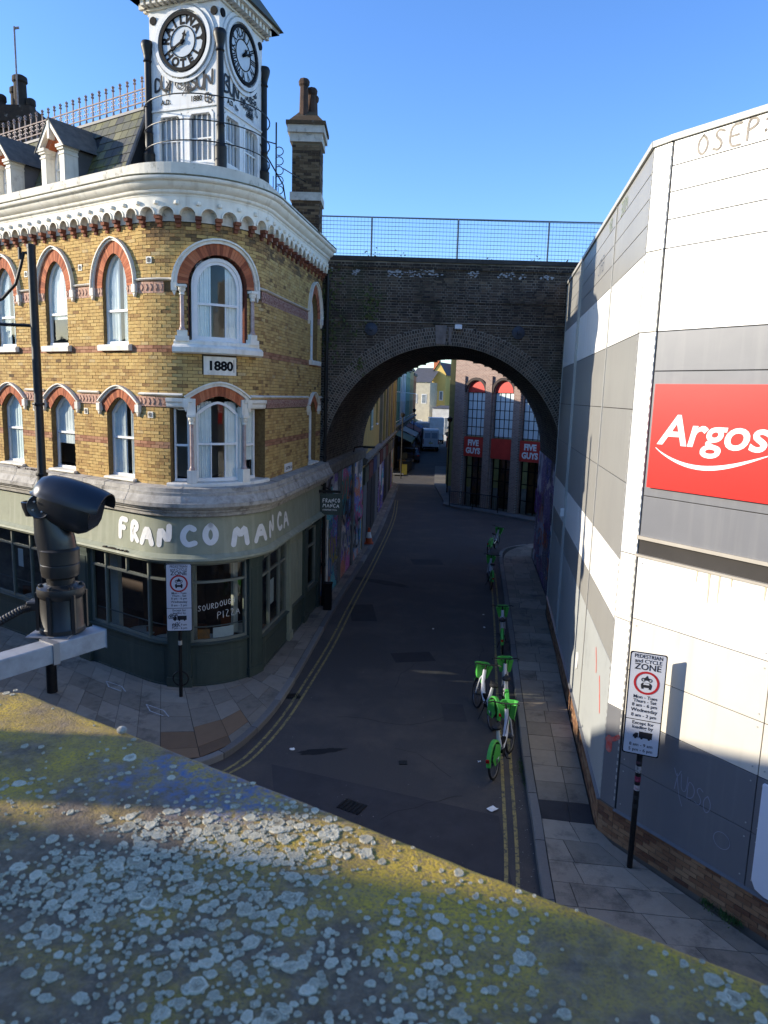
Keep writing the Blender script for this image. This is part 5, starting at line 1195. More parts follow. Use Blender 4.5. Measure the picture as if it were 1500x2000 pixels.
# coping on top
mb = MB(); mb.sbox(FR, -.02, 8.8, 10.52, 10.60, -.3, .04); mb.sbox(SD, -.02, 12.4, 10.52, 10.60, -.3, .04); mb.sbox(CHF, -.01, cl_+.01, 10.52, 10.598, -.3, .038); mb.build('roof_trim', M('pale metal trim', (.45, .44, .40), rough=.5), sh)
for s_ in (3.07, 8.3, 8.75, 12.25): MB().sbox(SD, s_-.02, s_+.02, .66, 10.5, .0, .02 if s_ != 8.3 else .05).build('joint_strip', M('pale metal trim', (.45, .44, .40)), sh)
mb = MB()
for S_, s_ in ((SD, .03), (CHF, cl_-.02)):
    z = .8
    while z < 10.4: mb.sbox(S_, s_-.012, s_+.012, z, z+.06, .0, .008); z += .12
mb.build('rivet_row', M('pale metal trim', (.45, .44, .40)), sh, kind='stuff')
mb = MB()
for s_ in (.10, 2.04, 2.20, 4.2):
    for z in (.8, 1.35, 1.55, 2.15, 2.35, 2.9, 3.08, 3.7, 3.9, 4.66): mb.spoly(FR, circ(s_, z, .011, 8), .0, .008)
for s_ in (.09, 3.0, 3.14, 5.5):
    for z in (.8, 1.8, 2.85, 3.05, 3.58, 3.75, 4.52, 4.72, 5.7, 5.9, 6.8, 7.0, 7.9, 8.1, 9.0, 9.2): mb.spoly(SD, circ(s_, z, .012, 8), .0, .008)
mb.build('fixing_screws', M('pale metal trim', (.45, .44, .40)), sh, kind='stuff')
STN = M('rust run stain', (.52, .44, .28), (.62, .55, .40), scale=12, rough=.6)
for k in range(16):
    s_ = U(.9, 4.2); L_ = U(.12, .45); w_ = U(.006, .02); mb = MB(); n = 6
    pts = [(s_+U(-.004, .004), 4.75-L_*i/n) for i in range(n+1)]; mb.add([FR(x-w_*(1-i/n*.8), z, .0045) for i, (x, z) in enumerate(pts)]+[FR(x+w_*(1-i/n*.8), z, .0045) for i, (x, z) in enumerate(pts)], [(i, i+1, n+2+i, n+1+i) for i in range(n)]); mb.build('rain_stain', STN, sh)
# brick base
RBB = M('base brick', (0, 0, 0), scale=10, ramp=[(0, (.13, .06, .035)), (.5, (.24, .125, .065)), (1, (.33, .20, .11))], rough=.9, bump=.4, bscale=60)
allr = []
mbm = MB(); mbm.sbox(FR, 0, 8.6, 0, .655, -.02, .008); mbm.sbox(SD, 0, 12.2, 0, .655, -.02, .008); mbm.sbox(CHF, 0, cl_, 0, .655, -.02, .008); mbm.build('base_mortar', M('grey mortar', (.17, .145, .115), rough=.95), sh)
lay(FR, brick_runs(0, 6, PZ, .65, [], joint=.012), sh, RBB, lambda s, z: -s, o0=0, o1=.02, nmax=170)
lay(SD, brick_runs(0, 12, PZ, .65, [], joint=.012), sh, RBB, lambda s, z: -s, o0=0, o1=.02, nmax=110)
lay(CHF, brick_runs(0, cl_, PZ, .65, [], joint=.012), sh, RBB, lambda s, z: -s, o0=0, o1=.02, nmax=20)
mb = MB(); mb.sweep(FR, lin(0, 8.6, 2), [(0, .64), (.05, .645), (.05, .66), (0, .672)]); mb.sweep(SD, lin(0, 12.2, 2), [(0, .64), (.05, .645), (.05, .66), (0, .672)]); mb.build('base_capping', PG, sh)
# sign
RED = M('red sign vinyl', (.66, .018, .012), (.62, .016, .011), scale=1, rough=.35)
mb = MB(); mb.sbox(FR, .10, 2.55, 5.80, 7.27, 0, .06); sg_ = mb.build('sign_board', RED, sh)
mb = MB(); V, F = text_shape('Argos', 1.0, .018, .20, .98); mnx = min(x for x, y in V); mxx = max(x for x, y in V); k = 1.60/(mxx-mnx); ks = .40/max(y for x, y in V)*1.03
mb.add([FR(.21+(x-mnx)*k, 6.44+y*ks, .064) for x, y in V], F); mb.build('sign_lettering', WPAINT, sg_)
mb = MB(); n = 24; A_ = []; B_ = []
for i in range(n+1):
    t = i/n; x = .20+1.62*t; z = 6.38-.235*math.sin(math.pi*(t**.85)*.98)*(1)-.0+.03*t; th = .012+.05*math.sin(math.pi*t)
    A_.append((x, z+th*.5)); B_.append((x, z-th*.5))
mb.add([FR(a, b, .066) for a, b in A_]+[FR(a, b, .066) for a, b in B_], [(i, i+1, n+2+i, n+1+i) for i in range(n)]); mb.build('sign_swoosh', WPAINT, sg_)
# tags on the panels
mb = MB(); hand(mb, FR, 'OSEP:', .38, 10.235, .25, .030, .006, gap=.35, slope=.02, ws=.8); mb.build('graffiti_tag', M('dry grey spray', (.20, .17, .14), (.36, .32, .27), scale=14, rough=.8), sh)
mb = MB(); hand(mb, FR, 'PRR', 1.45, 9.96, .17, .03, .006, gap=.2); mb.build('graffiti_tag', M('dry grey spray', (.4, .4, .4)), sh)
mb = MB(); hand(mb, FR, 'YUDSO', .95, 1.55, .26, .012, .006, gap=.05, slope=-.35, ws=.6); ribbon(mb, FR, [(1.0, 1.75), (1.05, 1.45), (1.12, 1.3)], .012, .007); ribbon(mb, FR, [(1.75+.12*math.cos(t), 1.12+.12*math.sin(t)) for t in lin(0, 7, 14)], .010, .008); mb.build('graffiti_tag', M('pale scratch paint', (.30, .31, .36), rough=.8), sh)
RS = M('red spray', (.62, .06, .04), (.5, .2, .17), scale=9, rough=.8)
mb = MB()
ribbon(mb, SD, [(1.55, 2.65), (1.4, 2.45), (1.35, 2.3)], .07, .006); ribbon(mb, SD, [(.95, 2.35), (.8, 2.1), (.68, 1.85)], .07, .006); ribbon(mb, CHF, [(.05, 1.72), (.2, 1.78), (.28, 1.86)], .07, .008); ribbon(mb, CHF, [(.1, 1.75), (.1, 1.58)], .12, .0085)
mb.build('graffiti_tag', RS, sh)
mb = MB(); hand(mb, SD, 'EHTC', 4.4, 9.62, .30, .02, .006, gap=.1, slope=-.05); mb.build('graffiti_tag', M('blue grey spray', (.10, .12, .16)), sh)
mb = MB(); hand(mb, SD, 'NOSE', 2.0, 10.22, .22, .03, .006, gap=.2); hand(mb, SD, 'SEP', 3.6, 10.24, .2, .03, .006, gap=.2); mb.build('graffiti_tag', M('pale green spray', (.26, .30, .22), rough=.8), sh)
mb = MB(); n = 24; mb.spoly(SD, [(3.9+.16*math.cos(2*math.pi*i/n), 1.55+.18*math.sin(2*math.pi*i/n)) for i in range(n)], 0, .02); mb.build('round_plate', PW, sh)
mb = MB(); mb.sbox(SD, 8.55, 8.75, 3.9, 4.1, 0, .12); mb.build('lamp_box', PW, sh)
pn = [(2.22, .85), (2.28, .74), (2.4, .70), (5.0, .70), (5.0, 2.2), (2.22, 2.2)]
mb = MB(); mb.spoly(FR, pn, .004, .05); mb.build('white_board', M('glossy white board', (.74, .76, .80), (.70, .73, .78), rough=.3), sh)

# ================================================================== ROAD SIGNS
def zone_sign(base, d, wid, z0, z1, label, ptop, wear, lean=0.0, ringz=None):
    t = thing('zone_sign', base, label, 'road sign', 'pedestrian zone signs')
    bx, by, bz = base; n2 = (d[1], -d[0]); S_ = flat((bx-d[0]*wid/2+n2[0]*.05, by-d[1]*wid/2+n2[1]*.05), d, n2)
    mb = MB(); mb.tube([(bx, by, bz), (bx, by, ptop)], .042, 12); pl_ = mb.build('post', IRON, t, smooth=True)
    mb = MB(); pts = []; rr_ = .03
    for cx, cz, a in ((wid-rr_, z1-rr_, 0), (rr_, z1-rr_, 90), (rr_, z0+rr_, 180), (wid-rr_, z0+rr_, 270)):
        for k in range(4): q = math.radians(a+k*30); pts.append((cx+rr_*math.cos(q), cz+rr_*math.sin(q)))
    mb.spoly(S_, pts, -.01, .0, back=True); bo = mb.build('sign_plate', M('sign face', (.62, .64, .68), (.55, .57, .62), scale=3, rough=.35), t)
    hh = z1-z0; W = wid
    ed = MB(); P1 = [(x, z) for x, z in pts]; P2 = [(W/2+(x-W/2)*(1-.03/W), (z0+z1)/2+(z-(z0+z1)/2)*(1-.03/hh)) for x, z in pts]; ed.strip(S_, P1, P2, 0, .002, close=True); ed.sbox(S_, 0, W, z0+hh*.345-.005, z0+hh*.345+.005, 0, .002); ed.build('sign_border', BLK, bo)
    tx = MB(); 
    def T(b, fz, sz, bold=.002, xs=1.0): text_on(tx, S_, b, W/2, z0+hh*fz, sz*hh, .0025, bold=bold*.45, xs=xs)
    T('PEDESTRIAN', .945, .050, .002, .88); T('and CYCLE', .90, .050, .002); T('ZONE', .835, .080, .004, 1.05)
    T('Mon - Tues', .555, .045); T('Thurs - Sat', .515, .045); T('8 am - 6 pm', .475, .045); T('Wednesday', .425, .048); T('8 am - 2 pm', .375, .045)
    T('Except for', .300, .045); T('loading by', .258, .045); T('8 am - 9 am', .085, .043); T('5 pm - 6 pm', .035, .043)
    # lorry pictogram
    z = z0+hh*.17; tx.spoly(S_, [(W*.42, z), (W*.78, z), (W*.78, z+hh*.062), (W*.42, z+hh*.062)], .001, .0025); tx.spoly(S_, [(W*.26, z), (W*.40, z), (W*.40, z+hh*.045), (W*.33, z+hh*.045), (W*.26, z+hh*.02)], .001, .0025)
    for x in (.33, .50, .70): tx.spoly(S_, circ(W*x, z-.004, W*.035, 12), .001, .003)
    # motorcycle above car
    cx, cz = W/2, z0+hh*.71; u = W*.33
    tx.spoly(S_, [(cx-u*.42, cz-u*.42), (cx+u*.42, cz-u*.42), (cx+u*.45, cz-u*.15), (cx+u*.30, cz+u*.02), (cx-u*.30, cz+u*.02), (cx-u*.45, cz-u*.15)], .001, .003); tx.spoly(S_, [(cx-u*.40, cz-u*.55), (cx-u*.22, cz-u*.55), (cx-u*.22, cz-u*.40), (cx-u*.40, cz-u*.40)], .001, .003); tx.spoly(S_, [(cx+u*.22, cz-u*.55), (cx+u*.40, cz-u*.55), (cx+u*.40, cz-u*.40), (cx+u*.22, cz-u*.40)], .001, .003)
    for sx in (-1, 1): tx.strip(S_, circ(cx+sx*u*.28, cz+u*.28, u*.17, 14), circ(cx+sx*u*.28, cz+u*.28, u*.10, 14), .001, .003, close=True)
    tx.spoly(S_, [(cx-u*.30, cz+u*.30), (cx-u*.10, cz+u*.52), (cx+u*.02, cz+u*.68), (cx+u*.12, cz+u*.5), (cx+u*.28, cz+u*.30), (cx, cz+u*.22)], .001, .003)
    tx.build('sign_lettering', M('sign black', (.015, .016, .02), (.03, .03, .035), rough=.5), bo)
    wn = MB(); wn.spoly(S_, [(cx-u*.25, cz-u*.16), (cx+u*.25, cz-u*.16), (cx+u*.20, cz-.02*u), (cx-u*.20, cz-.02*u)], .003, .0035); wn.build('pictogram_glass', M('sign face', (.6, .6, .6)), bo)
    rg = MB(); rg.strip(S_, circ(cx, cz, u*1.05, 32), circ(cx, cz, u*.86, 32), .001, .003, close=True); rg.build('red_ring', M('sign red', (.50, .03, .035), rough=.4), bo)
    if wear:
        w_ = MB()
        for k in range(3): hand(w_, S_, random.choice(['DEK', 'OSA', 'BUZ']), W*U(.05, .35), z0+hh*U(.02, .22), .09, .012, .0035+.0005*k, gap=.05, slope=.1)
        w_.build('graffiti_tag', M('black spray paint', (.015, .015, .018)), bo)
    stc = MB(); zz = 1.1
    stc.lathe((bx, by, zz), [(.044, 0), (.0445, .1)], 10)
    if not wear:
        for k in range(9): MB().lathe((bx, by, zz+k*.14), [(.044, 0), (.0445, U(.04, .11))], 10, v=RND()).build('sticker_band', M('post stickers', (0, 0, 0), scale=30, ramp=[(0, (.02, .02, .02)), (.45, (.03, .03, .03)), (.6, (.45, .43, .42)), (.75, (.25, .02, .06)), (1, (.04, .04, .05))], rough=.6), t)
    else:
        MB().lathe((bx, by, 1.35), [(.045, 0), (.045, .1)], 10).build('sticker_band', M('cream sticker', (.5, .46, .38), rough=.6), t)
    if ringz:
        rg = MB(); rg.tube([(bx+.17*math.cos(a), by, ringz+.17*math.sin(a)) for a in lin(0, 6.2832, 24)], .018, 6); rg.build('locking_ring', IRON, t)
    return t
zone_sign((-4.48, 15.36, PZ), (.985, .17), .56, 1.68, 3.22, 'tall white zone sign on a black post in front of the pub corner', 2.95, True, ringz=.55)
zone_sign((3.84, 9.78, PZ), (.93, -.37), .50, 1.95, 3.50, 'tall white zone sign on a stickered black post beside the panelled store', 3.4, False)

# ================================================================== BICYCLES
GRN = M('bright green plastic', (.07, .40, .06), (.05, .31, .05), scale=9, rough=.5)
BWH = M('bike white paint', (.62, .64, .68), rough=.3); RUB = M('tyre rubber', (.015, .015, .016), rough=.8)
def make_bike():
    t = thing('hire_bicycle', (0, 0, 0)); t['v'] = 0; del t['v']
    R_ = .33
    for y, nm in ((0, 'rear'), (1.13, 'front')):
        w = MB(); w.tube([(0, y+R_*math.cos(a), R_+R_*math.sin(a)) for a in lin(0, 6.2832, 28)], .024, 6, cap=False); wo_ = w.build('tyre', RUB, t, smooth=True)
        k = MB(); 
        for i in range(14): a = i*2*math.pi/14; k.tube([(.03*(-1)**i, y, R_), (0, y+.31*math.cos(a), R_+.31*math.sin(a))], .0025, 3)
        k.lathe((-.06, y, R_), [(.05, 0), (.06, .02), (.06, .10), (.05, .12)], 10, ax=(1, 0, 0)); k.tube([(0, y+.305*math.cos(a), R_+.305*math.sin(a)) for a in lin(0, 6.2832, 24)], .012, 4, cap=False); k.build('wheel', M('wheel metal', (.12, .12, .13), rough=.4, metal=.6), t)
    f = MB(); f.tube([(0, .98, .95), (0, .95, .72), (0, .82, .48), (0, .52, .36), (0, .42, .38), (0, .36, .62), (0, .33, .82)], [.04, .045, .05, .06, .055, .04, .03], 8)
    f.tube([(0, .42, .38), (.05, .05, .33)], .022, 6); f.tube([(0, .42, .38), (-.05, .05, .33)], .022, 6); f.build('frame', BWH, t, smooth=True)
    f = MB(); f.tube([(0, .96, .86), (.055, 1.02, .72), (.055, 1.13, .33)], .018, 6); f.tube([(0, .96, .86), (-.055, 1.02, .72), (-.055, 1.13, .33)], .018, 6); f.build('fork', BWH, t)
    f = MB(); f.tube([(0, .98, .92), (0, .93, 1.08)], .02, 6); f.tube([(-.30, .80, 1.12), (-.26, .90, 1.11), (-.10, .93, 1.08), (.10, .93, 1.08), (.26, .90, 1.11), (.30, .80, 1.12)], .014, 6); f.build('handlebar', M('black grip', (.02, .02, .02), rough=.6), t)
    b = MB(); zb, zt = .72, 1.02
    def ringp(w, y0, y1, z): return [(-w, y0, z), (-w*.9, y1-.04, z), (-w*.5, y1, z), (w*.5, y1, z), (w*.9, y1-.04, z), (w, y0, z)]
    lo, hi = ringp(.12, 1.04, 1.22, zb), ringp(.19, 1.0, 1.30, zt); hi2 = ringp(.165, 1.02, 1.27, zt-.005); lo2 = ringp(.11, 1.06, 1.24, zb+.02)
    V = lo+hi+hi2+lo2; Fc = []
    for r_ in range(3): Fc += [(r_*6+i, r_*6+(i+1) % 6, (r_+1)*6+(i+1) % 6, (r_+1)*6+i) for i in range(6)]
    Fc.append((18, 19, 20, 21, 22, 23)); Fc.append((0, 1, 2, 3, 4, 5)); b.add(V, Fc); b.build('basket', GRN, t)
    mg = MB(); 
    def guard(y0, a0_, a1_, w): 
        A_ = lin(math.radians(a0_), math.radians(a1_), 10); P = []
        for a in A_:
            for (dx, rr_) in ((-w, .345), (-w*.7, .38), (w*.7, .38), (w, .345)): P.append((dx, y0+rr_*math.cos(a), .33+rr_*math.sin(a)))
        mg.add(P, [(i*4+k, i*4+k+1, (i+1)*4+k+1, (i+1)*4+k) for i in range(10) for k in range(3)])
    guard(1.13, 30, 120, .035); mg.build('mudguard', GRN, t); mg = MB(); guard(0, 20, 175, .045)
    for sg in (-1, 1): mg.add([(sg*.055, .0, .66), (sg*.055, .30, .52), (sg*.055, .22, .25), (sg*.055, -.12, .28), (sg*.055, -.24, .45)], [(0, 1, 2, 3, 4)])
    mg.build('mudguard', GRN, t)
    s_ = MB(); s_.lathe((0, .27, .86), [(.0, -.03), (.09, -.02), (.10, .02), (.07, .05), (0, .055)], 12); s_.add([(-.05, .3, .87), (.05, .3, .87), (.02, .46, .87), (-.02, .46, .87), (-.05, .3, .9), (.05, .3, .9), (.02, .46, .9), (-.02, .46, .9)], [(0, 1, 2, 3), (4, 5, 6, 7), (0, 1, 5, 4), (1, 2, 6, 5), (2, 3, 7, 6), (3, 0, 4, 7)]); s_.build('saddle', M('black grip', (.02, .02, .02)), t, smooth=True)
    s_ = MB(); s_.box(-.045, .045, .48, .72, .42, .50); s_.box(-.05, .05, .38, .50, .30, .44); s_.build('battery_case', BLK, t, bevel=.01)
    c = MB(); c.lathe((.05, .46, .29), [(.0, 0), (.09, .005), (.09, .012), (0, .02)], 16, ax=(1, 0, 0)); c.tube([(.06, .46, .29), (.09, .52, .15), (.17, .52, .15)], .012, 5); c.tube([(-.06, .46, .29), (-.09, .40, .43), (-.17, .40, .43)], .012, 5); c.build('crank', IRON, t)
    c = MB(); c.tube([(-.1, .93, 1.07), (-.06, 1.02, .98), (0, .95, .86)], .006, 4); c.tube([(.1, .93, 1.07), (.08, 1.0, 1.0), (.03, .9, .7), (.03, .5, .42)], .006, 4); c.build('brake_cable', BLK, t)
    c = MB(); c.tube([(-.05, .45, .30), (-.16, .38, .02)], .012, 5); c.build('kickstand', IRON, t)
    l = MB(); l.box(-.03, .03, -.40, -.37, .46, .52); l.build('rear_light', M('red lens', (.4, .01, .01), rough=.2), t)
    return t
def copy_tree(o, parent=None):
    c = o.copy(); COL.objects.link(c); c.parent = parent
    for ch in o.children: copy_tree(ch, c)
    return c
spots = [((2.22, 12.45), (2.74, 13.58), -6, 'green and white hire bicycle nearest the camera, parked on the yellow lines'),
         ((2.42, 14.45), (2.22, 15.62), 8, 'green and white hire bicycle standing furthest out in the road'),
         ((2.84, 14.85), (2.98, 16.0), -3, 'green and white hire bicycle against the kerb, directly ahead of the nearest one'),
         ((3.42, 19.1), (3.62, 20.25), -4, 'dim green hire bicycle alone by the kerb just before the arch'),
         ((4.05, 25.9), (4.10, 27.05), 4, 'dark green hire bicycle under the arch beside the kerb'),
         ((4.85, 32.2), (5.35, 33.25), 8, 'hire bicycle farthest away, turned sideways past the end of the arch')]
proto = make_bike()
for i, (rr_, ff, lean, lab) in enumerate(spots):
    o = proto if i == 0 else copy_tree(proto)
    o.location = (rr_[0], rr_[1], .006); o.rotation_euler = (0, math.radians(lean), math.atan2(ff[1]-rr_[1], ff[0]-rr_[0])-math.pi/2)
    props(o, lab, 'bicycle', 'green hire bicycles parked along the kerb')

# ================================================================== CONE, LITTER
cn = thing('traffic_cone', (-.67, 32.9, PZ), 'orange traffic cone with a white band on the left pavement', 'cone')
OR = M('cone orange', (.62, .09, .02), (.45, .07, .02), scale=6, rough=.6)
MB().lathe((-.67, 32.9, 0), [(.17, PZ+.04), (.135, PZ+.28), (.13, PZ+.281)], 20).build('lower_cone', OR, cn, smooth=True)
MB().lathe((-.67, 32.9, 0), [(.13, PZ+.28), (.08, PZ+.56)], 20).build('white_band', WPAINT, cn, smooth=True); MB().lathe((-.67, 32.9, 0), [(.08, PZ+.56), (.045, PZ+.75), (.02, PZ+.75)], 20).build('upper_cone', OR, cn, smooth=True)
MB().box(-.88, -.46, 32.69, 33.11, PZ, PZ+.05).build('cone_base', OR, cn, bevel=.02)
def scrap(x, y, w, h, rot, label, z=.01, mat=WPAINT):
    mb = MB(); c, s_ = math.cos(rot), math.sin(rot); n = 3; P = []
    for i in range(n+1):
        for j in range(n+1): a, b = w*(i/n-.5), h*(j/n-.5); P.append((x+a*c-b*s_, y+a*s_+b*c, z+U(0, .025)))
    mb.add(P, [(i*(n+1)+j, (i+1)*(n+1)+j, (i+1)*(n+1)+j+1, i*(n+1)+j+1) for i in range(n) for j in range(n)]); return props(mb.build('paper_litter', mat), label, 'litter', 'scraps of paper on the road')
scrap(-1.68, 13.27, .10, .08, .5, 'white paper scrap on the road beside the oil stain'); scrap(2.02, 11.38, .17, .13, .7, 'larger white paper sheet on the road left of the yellow lines')
for k, (x, y, lab) in enumerate(((2.0, 13.0, 'tiny white scrap on the road left of the nearest bicycle'), (1.6, 21.0, 'tiny white scrap in the middle of the road before the arch'), (3.35, 22.6, 'tiny pale scrap in the right gutter near the arch'), (3.2, 21.3, 'tiny pale scrap in the gutter beyond the lone bicycle'))): scrap(x, y, .06, .05, k, lab)
lt = MB()
for i in range(900):
    if i < 500: k = random.choice(KRs[6:60]); x, y = k[0]-abs(random.gauss(0, .15))-.03, k[1]+U(-.4, .4)
    else: x, y = U(-2.2, 3), U(9, 24)
    if y < 8: continue
    q = U(.004, .014); a = U(0, 3)
    lt.face([(x+q*math.cos(a+k_), y+q*math.sin(a+k_), .007+U(0, .006)) for k_ in (0, 1.9, 3.9)], RND())
lt.build('gutter_grit', M('grit', (0, 0, 0), scale=30, ramp=[(0, (.03, .028, .025)), (.6, (.12, .11, .09)), (1, (.45, .44, .4))], rough=.9), kind='stuff')
mb = MB()
for i in range(260):
    t = random.choice([(2.83, 12.7), (2.86, 12.9), (2.80, 12.3)]); x, y = t[0]+random.gauss(0, .03)-.05, t[1]+random.gauss(0, .16); h = U(.02, .07); a = U(0, 6.28)
    mb.face([(x, y, .005), (x+.012*math.cos(a), y+.012*math.sin(a), .005), (x+random.gauss(0, .02), y+random.gauss(0, .02), h)])
for i in range(300):
    t = random.choice([FR(1.7, 0, .06), FR(1.95, 0, .08), FR(2.1, 0, .05)]); x, y = t[0]+random.gauss(0, .06), t[1]+random.gauss(0, .06); h = PZ+U(.02, .10); a = U(0, 6.28)
    mb.face([(x, y, PZ), (x+.02*math.cos(a), y+.02*math.sin(a), PZ), (x+random.gauss(0, .03), y+random.gauss(0, .03), h)])
mb.build('gutter_weeds', M('weed green', (.05, .11, .025), (.08, .12, .04), rough=.8), kind='stuff')

# ================================================================== LEFT ROW BEYOND THE ARCH
def rowface(a, b): 
    d = Vector((b[0]-a[0], b[1]-a[1])); L_ = d.length; d.normalize(); return flat(a, tuple(d), (d.y, -d.x)), L_
def far_building(name, label, a, b, h, mat, wins, depth=8, side=1, shop=None, trim=None, frame=WF, cat='building', roof=None, zshop=3.4):
    """a street building: a->b is its street face; side=1 faces right, -1 faces left"""
    S_, L_ = rowface(a, b)
    if side < 0:
        S1 = S_; S_ = lambda s, z, o=0.0: S1(s, z, -o)
    t = thing(name, (a[0], a[1], 0), label, cat)
    mb = MB(); hl = [rect_hole(x0, x1, z0, z1) for (x0, x1, z0, z1) in wins]; zs = sorted(set([0, h]+[w[2] for w in wins]+[w[3] for w in wins]))
    for z0, z1 in zip(zs[:-1], zs[1:]): backing(mb, S_, 0, L_, z0, z1, hl, 0, dz=99, ds=99)
    for (x0, x1, z0, z1) in wins: mb.reveal(S_, [(x0, z0), (x0, z1), (x1, z1), (x1, z0), (x0, z0)], -.18, 0)
    mb.face([S_(0, 0, 0), S_(0, h, 0), S_(0, h, -depth), S_(0, 0, -depth)]); mb.face([S_(L_, 0, 0), S_(L_, h, 0), S_(L_, h, -depth), S_(L_, 0, -depth)]); mb.face([S_(0, h-.02, 0), S_(L_, h-.02, 0), S_(L_, h-.02, -depth), S_(0, h-.02, -depth)]); mb.face([S_(0, 0, -depth), S_(0, h, -depth), S_(L_, h, -depth), S_(L_, 0, -depth)])
    mb.build('wall', mat, t)
    for (x0, x1, z0, z1) in wins:
        mb = MB(); mb.strip(S_, [(x0, z0), (x0, z1), (x1, z1), (x1, z0)], [(x0+.07, z0+.07), (x0+.07, z1-.07), (x1-.07, z1-.07), (x1-.07, z0+.07)], -.16, -.10, close=True); mb.sbox(S_, x0, x1, (z0+z1)/2-.03, (z0+z1)/2+.03, -.15, -.09); mb.sbox(S_, x0-.05, x1+.05, z0-.08, z0, -.1, .06); f = mb.build('window', frame, t)
        MB().face([S_(x0, z0, -.13), S_(x1, z0, -.13), S_(x1, z1, -.13), S_(x0, z1, -.13)]).build('pane', M('far window pane', (.12, .15, .18), (.25, .28, .30), scale=1.2, rough=.1, spec=.7), f)
    tr = MB(); tr.sweep(S_, [0, L_], [(0, h-.35), (.12, h-.3), (.2, h-.1), (.2, h), (0, h)]); tr.sweep(S_, [0, L_], [(0, zshop+.5), (.15, zshop+.55), (.25, zshop+.8), (0, zshop+.9)]); tr.build('cornice', trim or LED, t)
    if shop:
        x = .25
        while x+1.6 < L_:
            w = U(1.7, 2.6); w = min(w, L_-x-.2); c = random.choice(shop); mb = MB(); mb.sbox(S_, x, x+w, .1, zshop-.4, .0, .04); mb.build('shutter', c, t)
            mb = MB(); mb.sbox(S_, x-.05, x+w+.05, zshop-.35, zshop+.4, .0, .12); mb.build('shop_fascia', random.choice([DG, M('maroon', (.12, .03, .03)), M('navy', (.03, .05, .12)), LED]), t); x += w+.3
    return t, S_, L_
OCH = M('ochre render', (.50, .34, .10), (.42, .28, .085), scale=1.5, rough=.8, streakdirt=(.30, .21, .08)); TAN = M('tan render', (.36, .28, .16), (.26, .20, .12), scale=1.5, rough=.85, streakdirt=(.17, .13, .08))
shl = [GA, M('grey shutter', (.14, .14, .15)), GP, M('dark shutter', (.03, .03, .035))]
t1, S1_, L1_ = far_building('ochre_building', 'ochre rendered building with a pale green window, just past the arch on the left', (-1.0, 31.35), (-.42, 41.0), 9.6, OCH, [(3.6, 4.6, 5.5, 8.2), (7.2, 8.2, 5.5, 8.2)], shop=shl)
MB().sbox(S1_, 3.5, 4.7, 5.3, 6.9, .0, .05).build('window_board', M('pale green board', (.26, .40, .36), rough=.7), t1)
pieces(S1_, .3, 7.5, .3, 3.2, 8, SC, t1, WDS, .5, 1.1)
t2, S2_, L2_ = far_building('tan_building', 'tan building with tall pilasters on the left beyond the ochre one', (-.42, 41.0), (.62, 57.3), 9.3, TAN, [(1.3+k*2.4, 2.4+k*2.4, 5.3, 8.6) for k in range(6)], shop=shl, frame=M('brown frames', (.10, .07, .05)))
for k in range(7): mb = MB(); mb.sbox(S2_, .35+k*2.4, .85+k*2.4, 4.3, 8.9, 0, .16); mb.build('pilaster', OCH if k % 2 else TAN, t2)
pieces(S2_, .3, 13, .3, 3.2, 8, SC, t2, WDS, .6, 1.2)
cols = [('teal painted terrace shop with white windows, first beyond the left side turning', (.07, .20, .19)), ('white painted terrace shop on the left of the far street', (.55, .56, .54)), ('pale green terrace shop on the left of the far street', (.20, .30, .20)), ('yellow brick terrace shop on the left of the far street', (.38, .28, .12)), ('orange terrace shop at the far end of the left row', (.42, .16, .06))]
x0, y0 = .55, 64.0
for i, (lab, c) in enumerate(cols):
    L_ = 9.5; x1, y1 = x0+.08*L_, y0+L_
    W_ = [(1+k*2.9, 2.2+k*2.9, z, z+1.8) for k in range(3) for z in (4.6, 7.4)]
    tb, Sb, Lb = far_building('terrace_shop', lab, (x0, y0), (x1, y1), 10.2+.4*(i % 2), M('far paint %d' % i, c, rough=.8), W_, shop=[M('lit shop', (.10, .08, .06)), M('shop blue', (.04, .07, .14))]); tb['group'] = 'terrace shops of the far street'
    aw = MB(); aw.add([Sb(.5, 3.6, .1), Sb(8.5, 3.6, .1), Sb(8.5, 2.9, 1.7), Sb(.5, 2.9, 1.7), Sb(.5, 2.7, 1.7), Sb(8.5, 2.7, 1.7)], [(0, 1, 2, 3), (3, 2, 5, 4)]); aw.build('awning', M('awning %d' % i, [(.05, .10, .08), (.35, .33, .3), (.25, .06, .05), (.08, .12, .22), (.3, .25, .1)][i], rough=.8), tb)
    x0, y0 = x1, y1
# tall olive side building on the right beyond the corner shop
far_building('olive_building', 'tall olive brick building behind the corner shop on the right', (4.88, 57.0), (6.4, 72.0), 12.5, M('olive brick', (.24, .22, .09), (.18, .17, .075), scale=2, rough=.9), [(2+k*3.5, 3.2+k*3.5, z, z+1.7) for k in range(4) for z in (5, 8.5)], side=-1, shop=[M('lit shop', (.1, .08, .06))])
far_building('pale_terrace', 'pale terrace on the right of the far street', (6.5, 72.5), (9.6, 104.0), 8.5, M('far pale brick', (.34, .30, .22), rough=.9), [(2+k*3.5, 3.2+k*3.5, 4.8, 6.6) for k in range(8)], side=-1, shop=[M('lit shop', (.1, .08, .06))])
